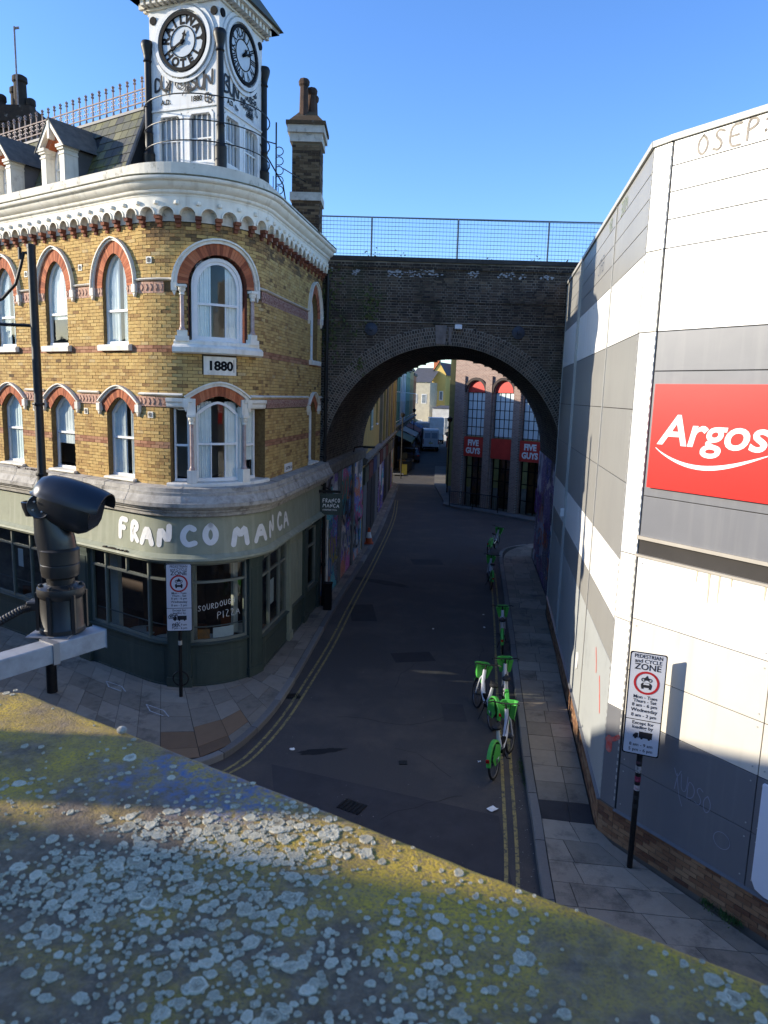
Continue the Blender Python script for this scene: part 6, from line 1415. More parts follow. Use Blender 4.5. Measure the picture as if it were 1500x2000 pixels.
# houses closing the street
def house(name, label, x0, x1, y, h, hg, mat, gable=True, wins=(), roofc=(.09, .09, .10)):
    t = thing(name, (x0, y, 0), label, 'house', rz=math.radians(-24)); mb = MB(); xm = (x0+x1)/2; D_ = 9
    if gable: mb.add([(x0, y, 0), (x1, y, 0), (x1, y, h), (xm, y, hg), (x0, y, h), (x0, y+D_, 0), (x1, y+D_, 0), (x1, y+D_, h), (xm, y+D_, hg), (x0, y+D_, h)], [(0, 1, 2, 3, 4), (0, 5, 9, 4), (1, 6, 7, 2), (5, 6, 7, 8, 9)])
    else: mb.box(x0, x1, y, y+D_, 0, h)
    mb.build('wall', mat, t); rf = MB()
    if gable:
        for sg, xe in ((-1, x0), (1, x1)): rf.add([(xe+sg*.25, y-.2, h-.2), (xm, y-.2, hg+.08), (xm, y+D_, hg+.08), (xe+sg*.25, y+D_, h-.2)], [(0, 1, 2, 3)])
    else: rf.add([(x0-.2, y-.2, h), (x1+.2, y-.2, h), (x1+.2, y+4.5, hg), (x0-.2, y+4.5, hg), (x0-.2, y+9, h), (x1+.2, y+9, h)], [(0, 1, 2, 3), (3, 2, 5, 4)])
    rf.build('roof', M(name+' roof', roofc, rough=.8), t)
    ch = MB(); ch.box(xm+1, xm+2, y+4, y+4.8, hg-.6, hg+1.3, v=.8); c_ = ch.build('chimney', RB, t)
    pm = MB()
    for k in range(3): pm.lathe((xm+1.2+k*.3, y+4.4, 0), [(.1, hg+1.3), (.09, hg+1.75)], 8)
    pm.build('chimney_pots', POT, c_)
    for (a, b, c, d) in wins:
        mb = MB(); mb.box(a, b, y-.05, y+.05, c, d); f = mb.build('window', WF, t); MB().box(a+.1, b-.1, y-.06, y-.05, c+.1, d-.1).build('pane', M('far window pane', (.1, .1, .1)), f)
    return t
YEH = M('yellow house render', (.72, .50, .14), (.66, .46, .13), scale=1, rough=.8)
house('gabled_house', 'bright yellow gabled house closing the end of the far street', 7.75, 10.3, 128, 10.9, 12.9, YEH, wins=[(8.1, 8.8, 6.4, 8.0), (9.2, 9.9, 6.4, 8.0)])
house('slate_roof_house', 'grey roofed cream house left of the yellow gable', 3.6, 7.6, 126, 9.4, 12.0, M('cream house render', (.50, .45, .33), rough=.8), gable=False, wins=[(4.4, 5.3, 5.8, 7.4), (6.1, 7.0, 5.8, 7.4), (5, 6.4, 1, 3)])
house('brick_house', 'red brown brick house right of the yellow gable', 10.5, 17, 130, 9.5, 12.5, M('far red brick', (.22, .12, .08), rough=.9), gable=False, wins=[(11.5, 12.5, 5, 6.6)])
house('cottage', 'white rendered low house in front of the yellow gable', 7.4, 10.8, 118, 5.2, 5.6, M('far white render', (.60, .60, .58), rough=.8), gable=False, wins=[(8.0, 8.5, .8, 3.4), (9.5, 10.2, .8, 3.8)])
mb = MB(); P = [(-40, 190), (-20, 185), (0, 180), (20, 183), (60, 190)]
for k in range(1500):
    x = U(-40, 60); z = U(0, 1)*(10+2.5*math.sin(x*.2)+1.5*math.sin(x*.63)); y = 185+U(0, 8); q = U(.5, 1.1); a = U(0, 3)
    mb.face([(x-q, y, z), (x+q*math.cos(a), y+.3, z+q*.7), (x+q, y+.5, z+.2), (x, y, z-q*.6)])
mb.build('distant_trees', M('far tree green', (.035, .055, .03), (.06, .07, .035), rough=.9), kind='stuff')

# ================================================================== CORNER BURGER SHOP (brick with red arches)
fg = thing('corner_shop', (4.35, 46.9, 0), 'dark brick corner shop with red arched window heads and white lettering', 'building')
G0 = (4.35, 46.9); gd = Vector((.711, -.703)).normalized(); GF = flat(G0, tuple(gd), (gd.y, -gd.x)); gs2 = Vector((.10, 1)).normalized(); GS = flat(G0, tuple(gs2), (-gs2.y, gs2.x))
BKD = None
def brickmat(name, c1, c2, cm, axis_dir, sc=1.0):
    mt = bpy.data.materials.new(name); mt.use_nodes = True; nt = mt.node_tree; L = nt.links; b = nt.nodes['Principled BSDF']
    geo = nn(nt, 'ShaderNodeNewGeometry'); dt = nn(nt, 'ShaderNodeVectorMath', operation='DOT_PRODUCT'); L.new(geo.outputs['Position'], dt.inputs[0]); dt.inputs[1].default_value = (axis_dir[0], axis_dir[1], 0)
    sp = nn(nt, 'ShaderNodeSeparateXYZ'); L.new(geo.outputs['Position'], sp.inputs[0]); cb = nn(nt, 'ShaderNodeCombineXYZ'); L.new(dt.outputs['Value'], cb.inputs[0]); L.new(sp.outputs[2], cb.inputs[1])
    bt = nn(nt, 'ShaderNodeTexBrick'); bt.inputs['Color1'].default_value = c4(c1); bt.inputs['Color2'].default_value = c4(c2); bt.inputs['Mortar'].default_value = c4(cm)
    bt.inputs['Scale'].default_value = sc; bt.inputs['Brick Width'].default_value = .23; bt.inputs['Row Height'].default_value = .078; bt.inputs['Mortar Size'].default_value = .008; L.new(cb.outputs[0], bt.inputs[0])
    L.new(bt.outputs[0], b.inputs['Base Color']); b.inputs['Roughness'].default_value = .9; return mt
BKM = brickmat('far dark brick', (.22, .14, .11), (.32, .21, .16), (.40, .34, .29), gd)
centers = [1.72, 3.85, 5.98, 8.1]
hf = [rect_hole(c-.72, c+.72, .1, 3.3) for c in centers]; wf_ = []
for c in centers: wf_.append(hole_of([(c-.72, 7.35)]+[(c-.72*math.cos(math.pi*i/12), 7.35+.74*math.sin(math.pi*i/12)) for i in range(1, 12)]+[(c+.72, 7.35)], 4.55))
mb = MB(); backing(mb, GF, 0, 12, 0, 13, hf+wf_, 0, dz=.1, ds=20)
for c in centers: mb.reveal(GF, [(c-.72, 4.5)]+[(c-.72*math.cos(math.pi*i/12), 7.35+.74*math.sin(math.pi*i/12)) for i in range(13)]+[(c+.72, 4.5)], -.35, 0); mb.reveal(GF, [(c-.72, 0), (c-.72, 3.3), (c+.72, 3.3), (c+.72, 0)], -.35, 0)
e_ = GF(12, 0); mb.face([(e_[0], e_[1], 0), (e_[0]+1, e_[1]+12, 0), (e_[0]+1, e_[1]+12, 13), (e_[0], e_[1], 13)]); mb.face([GF(0, 12.9, 0), GF(12, 12.9, 0), (e_[0]+1, e_[1]+12, 12.9), GS(9, 12.9, 0)])
mb.build('brick_front', BKM, fg)
mb = MB(); mb.face([GS(0, 0), GS(9, 0), GS(9, 13), GS(0, 13)]); mb.build('brick_side', brickmat('far pale brick', (.42, .30, .20), (.50, .38, .26), (.5, .46, .38), gs2), fg)
for c in [.66, 2.78, 4.91, 7.05]:
    mb = MB(); mb.sbox(GF, c-.24, c+.24, 0, 8.35, 0, .14); mb.build('brick_pier', BKM, fg)
REDP = M('red arch panel', (.60, .05, .035), rough=.5)
for i, c in enumerate(centers):
    mb = MB(); mb.spoly(GF, [(c-.70*math.cos(math.pi*k/12), 7.35+.72*math.sin(math.pi*k/12)) for k in range(13)], -.2, -.1); mb.build('arch_panel', REDP, fg)
    mb = MB(); a_ = [(c-.74*math.cos(math.pi*k/14), 7.35+.76*math.sin(math.pi*k/14)) for k in range(15)]; b_ = [(c-.90*math.cos(math.pi*k/14), 7.35+.92*math.sin(math.pi*k/14)) for k in range(15)]; mb.strip(GF, a_, b_, 0, .1); mb.build('arch_trim', M('dark arch trim', (.05, .035, .03)), fg)
    mb = MB()
    for k in range(5): x = c-.70+1.40*k/4; mb.sbox(GF, x-.02, x+.02, 4.6, 7.35, -.22, -.16)
    for k in range(6): z = 4.65+2.70*k/5; mb.sbox(GF, c-.72, c+.72, z-.02, z+.02, -.22, -.165)
    f = mb.build('window_grid', BLK, fg); MB().face([GF(c-.72, 4.6, -.18), GF(c+.72, 4.6, -.18), GF(c+.72, 7.35, -.18), GF(c-.72, 7.35, -.18)]).build('pane', M('frosted pane', (.72, .82, .80), (.62, .72, .72), scale=1, rough=.2), f)
    mb = MB(); mb.sbox(GF, c-.74, c+.74, 3.32, 4.55, -.1, .06); sgn = mb.build('sign_panel', REDP, fg)
    if i != 1:
        mb = MB(); text_on(mb, GF, 'FIVE', c, 4.02, .50, .065, bold=.025, xs=.95); text_on(mb, GF, 'GUYS', c, 3.52, .50, .065, bold=.025, xs=.90); mb.build('sign_lettering', WPAINT, sgn)
    mb = MB()
    for k in range(4): x = c-.70+1.40*k/3; mb.sbox(GF, x-.025, x+.025, .1, 3.3, -.30, -.22)
    for z in (.9, 1.9, 2.7): mb.sbox(GF, c-.72, c+.72, z-.025, z+.025, -.30, -.22)
    f = mb.build('shop_window_grid', BLK, fg); MB().face([GF(c-.72, .1, -.26), GF(c+.72, .1, -.26), GF(c+.72, 3.3, -.26), GF(c-.72, 3.3, -.26)]).build('pane', GLD, f)
    mb = MB(); mb.face([GF(c-.72, .1, -.9), GF(c+.72, .1, -.9), GF(c+.72, 3.3, -.9), GF(c-.72, 3.3, -.9)]); mb.build('shop_interior', M('warm interior', (.16, .08, .03), (.04, .03, .02), scale=2.2, rough=.8), f)
# pavement there + guard rails
pv = MB(); pts = [(3.98, 47.6), (3.85, 46.3), (4.6, 44.9), (5.7, 44.0), (8.2, 41.2), (14, 35.5), (14.6, 36.2), (9, 41.8), (4.35, 46.9), (4.9, 57), (6.2, 72), (5.0, 72), (3.95, 57)]
pv.face([(x, y, PZ) for x, y in pts]); 
for a, b in zip(pts, pts[1:]+pts[:1]): pv.face([(a[0], a[1], 0), (b[0], b[1], 0), (b[0], b[1], PZ), (a[0], a[1], PZ)])
pv.build('pavement', M('far pavement', (.17, .16, .145), (.12, .115, .11), scale=1, rough=.9), kind='structure')
pv = MB(); P2 = [(.25, 60), (.62, 57.5), (1.15, 56.3), (2.0, 64), (3.6, 112), (2.2, 112)]; 
P2 = [(.4, 63), (1.6, 63), (4.0, 112), (2.8, 112)]; pv.face([(x, y, PZ) for x, y in P2]); pv.build('pavement', M('far pavement', (.1, .1, .1)), kind='structure')
gps = [(4.15, 45.2), (5.5, 44.3), (6.9, 43.1)]
for i, (a, b) in enumerate(zip(gps[:-1], gps[1:])):
    g = thing('guard_rail', (a[0], a[1], PZ), 'black pedestrian guard rail in front of the corner shop, %s panel' % ('left' if i == 0 else 'right'), 'railing', 'guard rails outside the corner shop')
    mb = MB(); mb.tube([(a[0], a[1], PZ), (a[0], a[1], 1.15)], .03, 6); mb.tube([(b[0], b[1], PZ), (b[0], b[1], 1.15)], .03, 6); mb.tube([(a[0], a[1], 1.12), (b[0], b[1], 1.12)], .025, 6); mb.tube([(a[0], a[1], .3), (b[0], b[1], .3)], .02, 6); mb.build('rail_frame', IRON, g)
    for k in range(1, 12): t = k/12; x, y = a[0]+(b[0]-a[0])*t, a[1]+(b[1]-a[1])*t; MB().tube([(x, y, .3), (x, y, 1.12)], .01, 4).build('bar', IRON, g)

# ================================================================== VANS AND STREET CLUTTER
def van(x, y, label, paint, w=2.0, h=2.75, L_=5.6, rz=0.0, name='white_van'):
    t = thing(name, (x, y, 0), label, 'van'); W = w/2
    prof = [(0, .45), (0, h-.15), (.12, h), (L_*.66, h), (L_*.80, h*.66), (L_*.97, h*.50), (L_, h*.42), (L_, .40)]
    mb = MB(); n = len(prof); P = []
    for sx in (-1, 1):
        for (a, z) in prof: P.append((x+sx*W*(.90 if z > h*.9 else 1.0), y+a, z))
    Fc = [tuple(range(n)), tuple(range(2*n-1, n-1, -1))]+[(i, (i+1) % n, n+(i+1) % n, n+i) for i in range(n)]
    mb.add(P, Fc); b = mb.build('body', paint, t, bevel=.05)
    GLk = M('dark car glass', (.02, .03, .04), rough=.08, spec=.8)
    for sx in (-1, 1): MB().box(x+sx*W*.42-.36, x+sx*W*.42+.36, y-.012, y+.0, h*.60, h*.84).build('rear_window', GLk if name != 'white_van' else M('van panel', (.40, .46, .55), rough=.4), t)
    for sx in (-1, 1):
        MB().box(x+sx*(W-.10)-.06, x+sx*(W-.10)+.06, y-.03, y+.02, h*.34, h*.56).build('tail_light', M('tail lens', (.30, .02, .02), rough=.3), t)
        for yy in (.95, L_-1.0):
            w_ = MB(); w_.lathe((x+sx*(W-.12), y+yy, .35), [(.20, -.11), (.34, -.10), (.35, 0), (.34, .10), (.20, .11)], 20, ax=(1, 0, 0)); wo_ = w_.build('wheel', RUB, t, smooth=True)
            MB().lathe((x+sx*(W-.0)-.0, y+yy, .35), [(.19, -.02), (.19, .01)], 14, ax=(sx, 0, 0)).build('hub_cap', M('wheel metal', (.1, .1, .1)), wo_)
        MB().box(x+sx*(W+.12)-.08, x+sx*(W+.12)+.08, y+L_*.74, y+L_*.77, h*.55, h*.72).build('wing_mirror', BLK, t)
    MB().box(x-W*.95, x+W*.95, y-.08, y+.05, .42, .62).build('bumper', BLK, t); MB().box(x-.26, x+.26, y-.014, y, h*.36, h*.41).build('number_plate', M('yellow plate', (.6, .5, .05)), t)
    MB().box(x-.008, x+.008, y-.011, y, .62, h-.2).build('door_seam', BLK, t); MB().box(x-.12, x-.04, y-.03, y, h*.44, h*.47).build('door_handle', BLK, t)
    return t
VW = M('van white', (.82, .84, .86), rough=.35)
van(5.75, 92.5, 'large white panel van seen from behind in the far street', VW, w=2.15, h=2.85)
van(5.1, 101.5, 'second white van, half hidden behind the nearer one', M('van cream', (.72, .70, .66), rough=.35), w=2.1, h=3.4)
tk = van(7.5, 108.0, 'blue white box truck farthest along the street', VW, w=2.3, h=3.0, name='box_truck'); MB().box(6.4, 8.6, 107.9, 111.5, 1.4, 3.9).build('box_body', VW, tk, bevel=.05)
def car(x, y, label, paint, rz=0):
    t = thing('parked_car', (x, y, 0), label, 'car', 'cars parked in the far street'); prof = [(0, .3), (0, .85), (.15, .95), (.5, 1.0), (1.0, 1.42), (2.6, 1.45), (3.3, .98), (4.1, .85), (4.2, .6), (4.2, .3)]; W = .88; mb = MB(); n = len(prof); P = []
    for sx in (-1, 1):
        for a, z in prof: P.append((x+sx*W*(.80 if z > 1.2 else 1), y+a, z))
    mb.add(P, [tuple(range(n)), tuple(range(2*n-1, n-1, -1))]+[(i, (i+1) % n, n+(i+1) % n, n+i) for i in range(n)]); mb.build('body', paint, t, bevel=.04)
    MB().add([(x-.6, y+.55, 1.05), (x+.6, y+.55, 1.05), (x+.55, y+.92, 1.38), (x-.55, y+.92, 1.38)], [(0, 1, 2, 3)]).build('rear_window', M('dark car glass', (.02, .02, .02)), t)
    for sx in (-1, 1):
        MB().box(x+sx*.7-.12, x+sx*.7+.12, y-.02, y+.02, .7, .85).build('tail_light', M('tail lens', (.3, .02, .02)), t)
        for yy in (.8, 3.4): MB().lathe((x+sx*.82, y+yy, .31), [(.2, -.09), (.31, -.08), (.31, .08), (.2, .09)], 16, ax=(1, 0, 0)).build('wheel', RUB, t, smooth=True)
car(2.75, 76.0, 'dark blue car parked at the left of the far street', M('dark blue car', (.03, .04, .08), rough=.3)); car(3.6, 96.0, 'grey car parked behind the dark blue one', M('grey car', (.15, .16, .17), rough=.3)); car(9.9, 100, 'pale blue car parked beyond the vans on the right', M('pale car', (.35, .42, .5), rough=.3))
# market stalls, bins and crates on the left side
for i, (x, y, c, lab) in enumerate(((2.3, 84, (.40, .36, .30), 'cream covered market stall on the left of the far street'), (1.9, 70, (.04, .06, .12), 'dark blue covered stall at the near left end of the far street'), (3.4, 90, (.25, .10, .12), 'red covered stall beside the vans'))):
    t = thing('market_stall', (x, y, 0), lab, 'stall', 'market stalls in the far street'); MB().add([(x-.9, y-1, 2.2), (x+.9, y-1, 2.2), (x+.9, y, 2.6), (x-.9, y, 2.6), (x+.9, y+1, 2.2), (x-.9, y+1, 2.2)], [(0, 1, 2, 3), (3, 2, 4, 5)]).build('canopy', M('stall cloth %d' % i, c, rough=.8), t)
    for a in (-.85, .85):
        for b in (-.95, .95): MB().tube([(x+a, y+b, 0), (x+a, y+b, 2.2)], .03, 5).build('leg', IRON, t)
    MB().box(x-.85, x+.85, y-.9, y+.9, .75, .85).build('counter', M('stall table', (.2, .14, .08)), t); MB().box(x-.8, x+.8, y-.92, y-.9, .1, .75).build('skirt', M('stall cloth %d' % i, c), t)
for i in range(9):
    x, y = 1.35+U(0, 1.2)+i*.12, 66+i*3.1; t = props(MB().box(x-.3, x+.3, y-.25, y+.25, .0, U(.5, 1.2)).build('crate', M('crate %d' % (i % 4), [(.20, .13, .06), (.05, .07, .13), (.10, .10, .10), (.32, .28, .20)][i % 4], rough=.8)), ['brown crate nearest the bins', 'navy crate second from the bins', 'dark grey crate third from the bins', 'pale crate before the cream stall', 'brown crate beside the cream stall', 'navy crate past the cream stall', 'dark grey crate further up the street', 'pale crate near the parked grey car', 'last brown crate up the street'][i]+' along the left kerb', 'crate', 'crates along the far left kerb')
for i, (x, y) in enumerate(((1.9, 66.0), (2.05, 67.0), (2.2, 68.2))):
    t = thing('wheelie_bin', (x, y, 0), 'dark wheeled bin on the left of the far street, %s of three' % ['nearest', 'middle', 'farthest'][i], 'bin', 'wheeled bins in the far street'); MB().box(x-.3, x+.3, y-.3, y+.3, .08, 1.0).build('body', M('bin dark', (.03, .035, .05)), t, bevel=.03); MB().box(x-.33, x+.33, y-.35, y+.33, 1.0, 1.08).build('lid', M('bin dark', (0, 0, 0)), t)
sb = thing('sandwich_board', (1.75, 64.3, 0), 'yellow sandwich board tilted on the left pavement of the far street', 'board'); MB().add([(1.45, 64.2, 0), (1.95, 64.2, 0), (1.95, 64.6, .9), (1.45, 64.6, .9)], [(0, 1, 2, 3)]).build('front_panel', M('yellow board', (.5, .36, .05)), sb); MB().add([(1.45, 65.0, 0), (1.95, 65.0, 0), (1.95, 64.6, .9), (1.45, 64.6, .9)], [(0, 1, 2, 3)]).build('back_panel', M('yellow board', (.5, .4, .1)), sb)
for i, (x, y) in enumerate(((1.35, 61.0), (3.1, 82.0), (8.2, 90.0), (4.55, 52.0))):
    t = thing('street_lamp', (x, y, 0), ['thin black lamp column at the left side turning', 'thin black lamp column by the cream stall', 'thin black lamp column on the right of the vans', 'thin black post by the corner shop side wall'][i], 'street lamp', 'lamp columns of the far street'); MB().tube([(x, y, 0), (x, y, 5.2)], .05, 6).build('column', IRON, t); MB().lathe((x, y, 5.2), [(.06, 0), (.16, .1), (.2, .3), (.05, .42)], 8).build('lantern', IRON, t)

# ================================================================== LAMP POST near left with swan neck arm
lpz = thing('lamp_post', (-7.42, 15.4, 0), 'tall black lamp post with a curved iron arm in front of the pub', 'street lamp')
LX, LY = -7.42, 15.4
mb = MB(); mb.tube([(LX, LY, PZ), (LX, LY, 3.2), (LX, LY, 5.05), (LX, LY, 5.1), (LX, LY, 9.82)], [.115, .11, .105, .09, .082], 16); mb.build('post', IRON, lpz, smooth=True)
MB().lathe((LX, LY, 9.82), [(.09, -.05), (.09, .02), (.04, .04)], 14).build('cap', IRON, lpz)
for z in (3.2, 5.1, 6.6): MB().lathe((LX, LY, z), [(.12, -.03), (.125, 0), (.12, .03)], 14).build('collar', IRON, lpz)
mb = MB(); mb.tube([(LX, LY, 8.22), (LX-2.2, LY-.1, 8.24)], .035, 8); mb.tube([(LX, LY, 9.66), (LX-.16, LY, 9.68), (LX-.24, LY, 9.4), (LX-.36, LY, 9.05), (LX-.65, LY, 8.75), (LX-1.1, LY, 8.55), (LX-2.2, LY-.1, 8.42)], .035, 8); mb.tube([(LX-.24, LY, 9.55), (LX-.24, LY, 9.78)], .04, 8); mb.build('bracket_arm', IRON, lpz)
mb = MB(); mb.lathe((LX-2.4, LY-.1, 7.9), [(.05, .4), (.2, .25), (.3, -.15), (.1, -.35)], 12); mb.build('lantern', IRON, lpz)

# ================================================================== NEAR: viaduct we stand on, coping with lichen, camera
CZ = 6.5
ED = [(1.6, -.225), (.36, .575-.05+.0), (-.58, 1.125), (-.66, 1.145), (-.9, 1.16)]
e0 = Vector((-.58, 1.125)); ev = Vector((.8575, -.5145))          # edge direction towards the right
LICH_BASE = bpy.data.materials.new('lichen stained coping'); LICH_BASE.use_nodes = True
nt = LICH_BASE.node_tree; L = nt.links; b = nt.nodes['Principled BSDF']; geo = nn(nt, 'ShaderNodeNewGeometry')
def nz(scale, det=6, rough=.6, vec=None):
    n = nn(nt, 'ShaderNodeTexNoise'); n.inputs['Scale'].default_value = scale; n.inputs['Detail'].default_value = det; n.inputs['Roughness'].default_value = rough; L.new(vec or geo.outputs['Position'], n.inputs['Vector']); return n
def mix(fac, a, bb):
    m_ = nn(nt, 'ShaderNodeMix', data_type='RGBA'); L.new(fac, m_.inputs[0])
    for k, q in ((6, a), (7, bb)):
        if isinstance(q, tuple): m_.inputs[k].default_value = c4(q)
        else: L.new(q, m_.inputs[k])
    return m_.outputs[2]
def mrng(src, lo, hi): 
    m_ = nn(nt, 'ShaderNodeMapRange'); m_.inputs[1].default_value = lo; m_.inputs[2].default_value = hi; L.new(src, m_.inputs[0]); return m_.outputs[0]
g1 = nz(9, 8, .7); g2 = nz(60, 6, .7); g3 = nz(5.0, 7, .62); g4 = nz(260, 4, .7); g5 = nz(6.5, 6, .6)
stone = mix(mrng(g1.outputs[0], .35, .65), (.20, .14, .085), (.115, .08, .048))
stone = mix(mrng(g2.outputs[0], .45, .70), stone, (.29, .215, .14))
mu = nn(nt, 'ShaderNodeMath', operation='MULTIPLY'); L.new(mrng(g3.outputs[0], .43, .60), mu.inputs[0]); L.new(mrng(g4.outputs[0], .33, .56), mu.inputs[1])
col = mix(mu.outputs[0], stone, (.56, .37, .035))
# blue paint remains around one patch of the edge
vd = nn(nt, 'ShaderNodeVectorMath', operation='DISTANCE'); L.new(geo.outputs['Position'], vd.inputs[0]); vd.inputs[1].default_value = (-.20, .84, CZ)
ma = nn(nt, 'ShaderNodeMath', operation='MULTIPLY_ADD'); L.new(g5.outputs[0], ma.inputs[0]); ma.inputs[1].default_value = .55; L.new(vd.outputs['Value'], ma.inputs[2])
mm = nn(nt, 'ShaderNodeMath', operation='MULTIPLY'); L.new(mrng(ma.outputs[0], .41, .34), mm.inputs[0]); L.new(mrng(g2.outputs[0], .40, .62), mm.inputs[1])
col = mix(mm.outputs[0], col, (.11, .16, .29))
L.new(col, b.inputs['Base Color']); b.inputs['Roughness'].default_value = .9
bp = nn(nt, 'ShaderNodeBump'); bp.inputs['Strength'].default_value = 1.0; bp.inputs['Distance'].default_value = .004; gsum = nn(nt, 'ShaderNodeMath', operation='MULTIPLY_ADD'); L.new(g2.outputs[0], gsum.inputs[0]); gsum.inputs[1].default_value = 1.2; L.new(g4.outputs[0], gsum.inputs[2]); L.new(gsum.outputs[0], bp.inputs['Height']); L.new(bp.outputs[0], b.inputs['Normal'])
via = thing('station_viaduct', (0, 0, 0), 'lichen covered stone parapet of the station viaduct in the foreground', 'wall')
# coping top as a gridded slab with a rounded outer edge
inw = Vector((-.5145, -.8575)); 
def CP(u, w, dz=0.0): q = e0+ev*u+inw*w; return (q.x, q.y, CZ+dz)
us = lin(0, 2.3, 115); prof = [(-.0, -.26), (-.0, -.020), (.002, -.011), (.006, -.005), (.013, -.0015), (.022, 0)]+[(w, 0) for w in lin(.04, .95, 46)]+[(.96, -.02), (.96, -.3)]
import mathutils
def bumpz(x, y): return .0018*mathutils.noise.noise(Vector((x*9, y*9, 0)))+.0011*mathutils.noise.noise(Vector((x*31, y*31, 3)))
P = []; n = len(prof)
for u in us:
    for (w, dz) in prof:
        q = CP(u, w, dz); jj = .0025*mathutils.noise.noise(Vector((u*22, 1, dz*30))); P.append((q[0]+ev.y*-jj, q[1]+ev.x*jj, q[2]+bumpz(q[0], q[1])))
Fc = [(i*n+k, i*n+k+1, (i+1)*n+k+1, (i+1)*n+k) for i in range(len(us)-1) for k in range(n-1)]
# left end: a wedge turning parallel to x
nb = len(P); 
for jx, t in enumerate(lin(0, 1, 8)):
    for (w, dz) in prof:
        e1_ = Vector((-.58-.34*t, 1.125+.035*t-.012*math.sin(t*3.14))); q = e1_+inw*w*(1)+Vector((-.2*t*w, 0)); P.append((q.x, q.y, CZ+dz+bumpz(q.x, q.y)))
Fc += [(nb+i*n+k, nb+i*n+k+1, nb+(i+1)*n+k+1, nb+(i+1)*n+k) for i in range(8) for k in range(n-1)]
MB().add(P, Fc).build('coping', LICH_BASE, via, smooth=True)
# lichen rosettes, real thin crusts
LCH = bpy.data.materials.new('lichen crust'); LCH.use_nodes = True; nt = LCH.node_tree; L = nt.links; b = nt.nodes['Principled BSDF']; geo = nn(nt, 'ShaderNodeNewGeometry')
at = nn(nt, 'ShaderNodeAttribute'); at.attribute_name = 'v'; a1_ = nz(500, 3, .7)
ml = nn(nt, 'ShaderNodeMath', operation='MULTIPLY_ADD'); L.new(a1_.outputs[0], ml.inputs[0]); ml.inputs[1].default_value = .55; ml.inputs[2].default_value = -.27
sm_ = nn(nt, 'ShaderNodeMath', operation='ADD'); L.new(at.outputs['Fac'], sm_.inputs[0]); L.new(ml.outputs[0], sm_.inputs[1])
rp = nn(nt, 'ShaderNodeValToRGB'); L.new(sm_.outputs[0], rp.inputs[0]); cr = rp.color_ramp; cr.elements.new(.5); cr.elements.new(.75)
for e, (pos, c) in zip(cr.elements, [(0, (.13, .10, .055)), (.35, (.30, .26, .17)), (.65, (.48, .43, .30)), (1, (.68, .61, .44))]): e.position = pos; e.color = c4(c)
L.new(rp.outputs[0], b.inputs['Base Color']); b.inputs['Roughness'].default_value = .95
bp = nn(nt, 'ShaderNodeBump'); bp.inputs['Strength'].default_value = .8; bp.inputs['Distance'].default_value = .002; L.new(a1_.outputs[0], bp.inputs['Height']); L.new(bp.outputs[0], b.inputs['Normal'])
lm = MB()
def rosette(x, y, R_):
    n = 14; ph = [U(0, 6.28) for _ in range(3)]; z = CZ+bumpz(x, y); tone = U(.42, .8); rings_ = ((0, .0008), (.35, .0009), (.68, .0014), (.9, .0013), (1.0, .0002)); P = [(x, y, z+.0010)]
    ax = U(.85, 1.18)
    for (k, h) in rings_[1:]:
        for i in range(n):
            t = 2*math.pi*i/n; q = R_*k*(1+.07*math.sin(3*t+ph[0])+.06*math.sin(5*t+ph[1])+.05*math.sin(8*t+ph[2])); P.append((x+q*ax*math.cos(t), y+q/ax*math.sin(t), z+h+U(-.0002, .0002)))
    for i in range(n): lm.add([], [])
    b0 = len(lm.V); lm.V.extend(P)
    big = R_ > .009
    for i in range(n): lm.F.append((b0, b0+1+i, b0+1+(i+1) % n)); lm.A.append(tone-(.32 if big else .05)+U(-.1, .1))
    for r_ in range(3):
        for i in range(n):
            j = (i+1) % n; lm.F.append((b0+1+r_*n+i, b0+1+r_*n+j, b0+1+(r_+1)*n+j, b0+1+(r_+1)*n+i)); lm.A.append(tone+(-.12 if r_ == 0 else (.12 if r_ == 1 else .02))*(1 if big else .3)+U(-.1, .1))
cl = []
def inside(x, y):
    q = Vector((x, y))-e0; u = q.dot(ev); w = q.dot(inw); return w > .012 and (u > -.05 or (x > -.9 and y < 1.1)) and y > -.1
cnt = 0; placed = []
def dens(x, y):
    # thick colony left of centre, thinning to the right and towards the far left
    q = Vector((x, y))-e0; w = q.dot(inw)
    d = mathutils.noise.noise(Vector((x*6.5, y*6.5, 5)))*.5+.5
    near_ = math.exp(-(((x+.16)/.10)**2+((y-.735)/.035)**2))*1.6+math.exp(-(((x+.24)/.15)**2+((y-.66)/.05)**2))*.8
    base = .46 if y < .66 else .13
    if y > .86: base = .04
    if x > .06: base = min(base, .20)
    d = max(0, min(1, (d-.42)*3.2+.35))
    return min(1, base*(.10+.9*d)+near_)
tries = 0
while cnt < 6800 and tries < 90000:
    tries += 1; x, y = U(-.75, .7), U(.15, 1.12)
    if not inside(x, y): continue
    if RND() > dens(x, y): continue
    R_ = min(.0095, .0015+random.expovariate(1/.00145))
    if any((x-a)**2+(y-b_)**2 < (.50*(R_+c_))**2 for a, b_, c_ in placed[-700:]): continue
    placed.append((x, y, R_)); rosette(x, y, R_); cnt += 1
lm.build('lichen', LCH, via, kind='stuff', smooth=True)
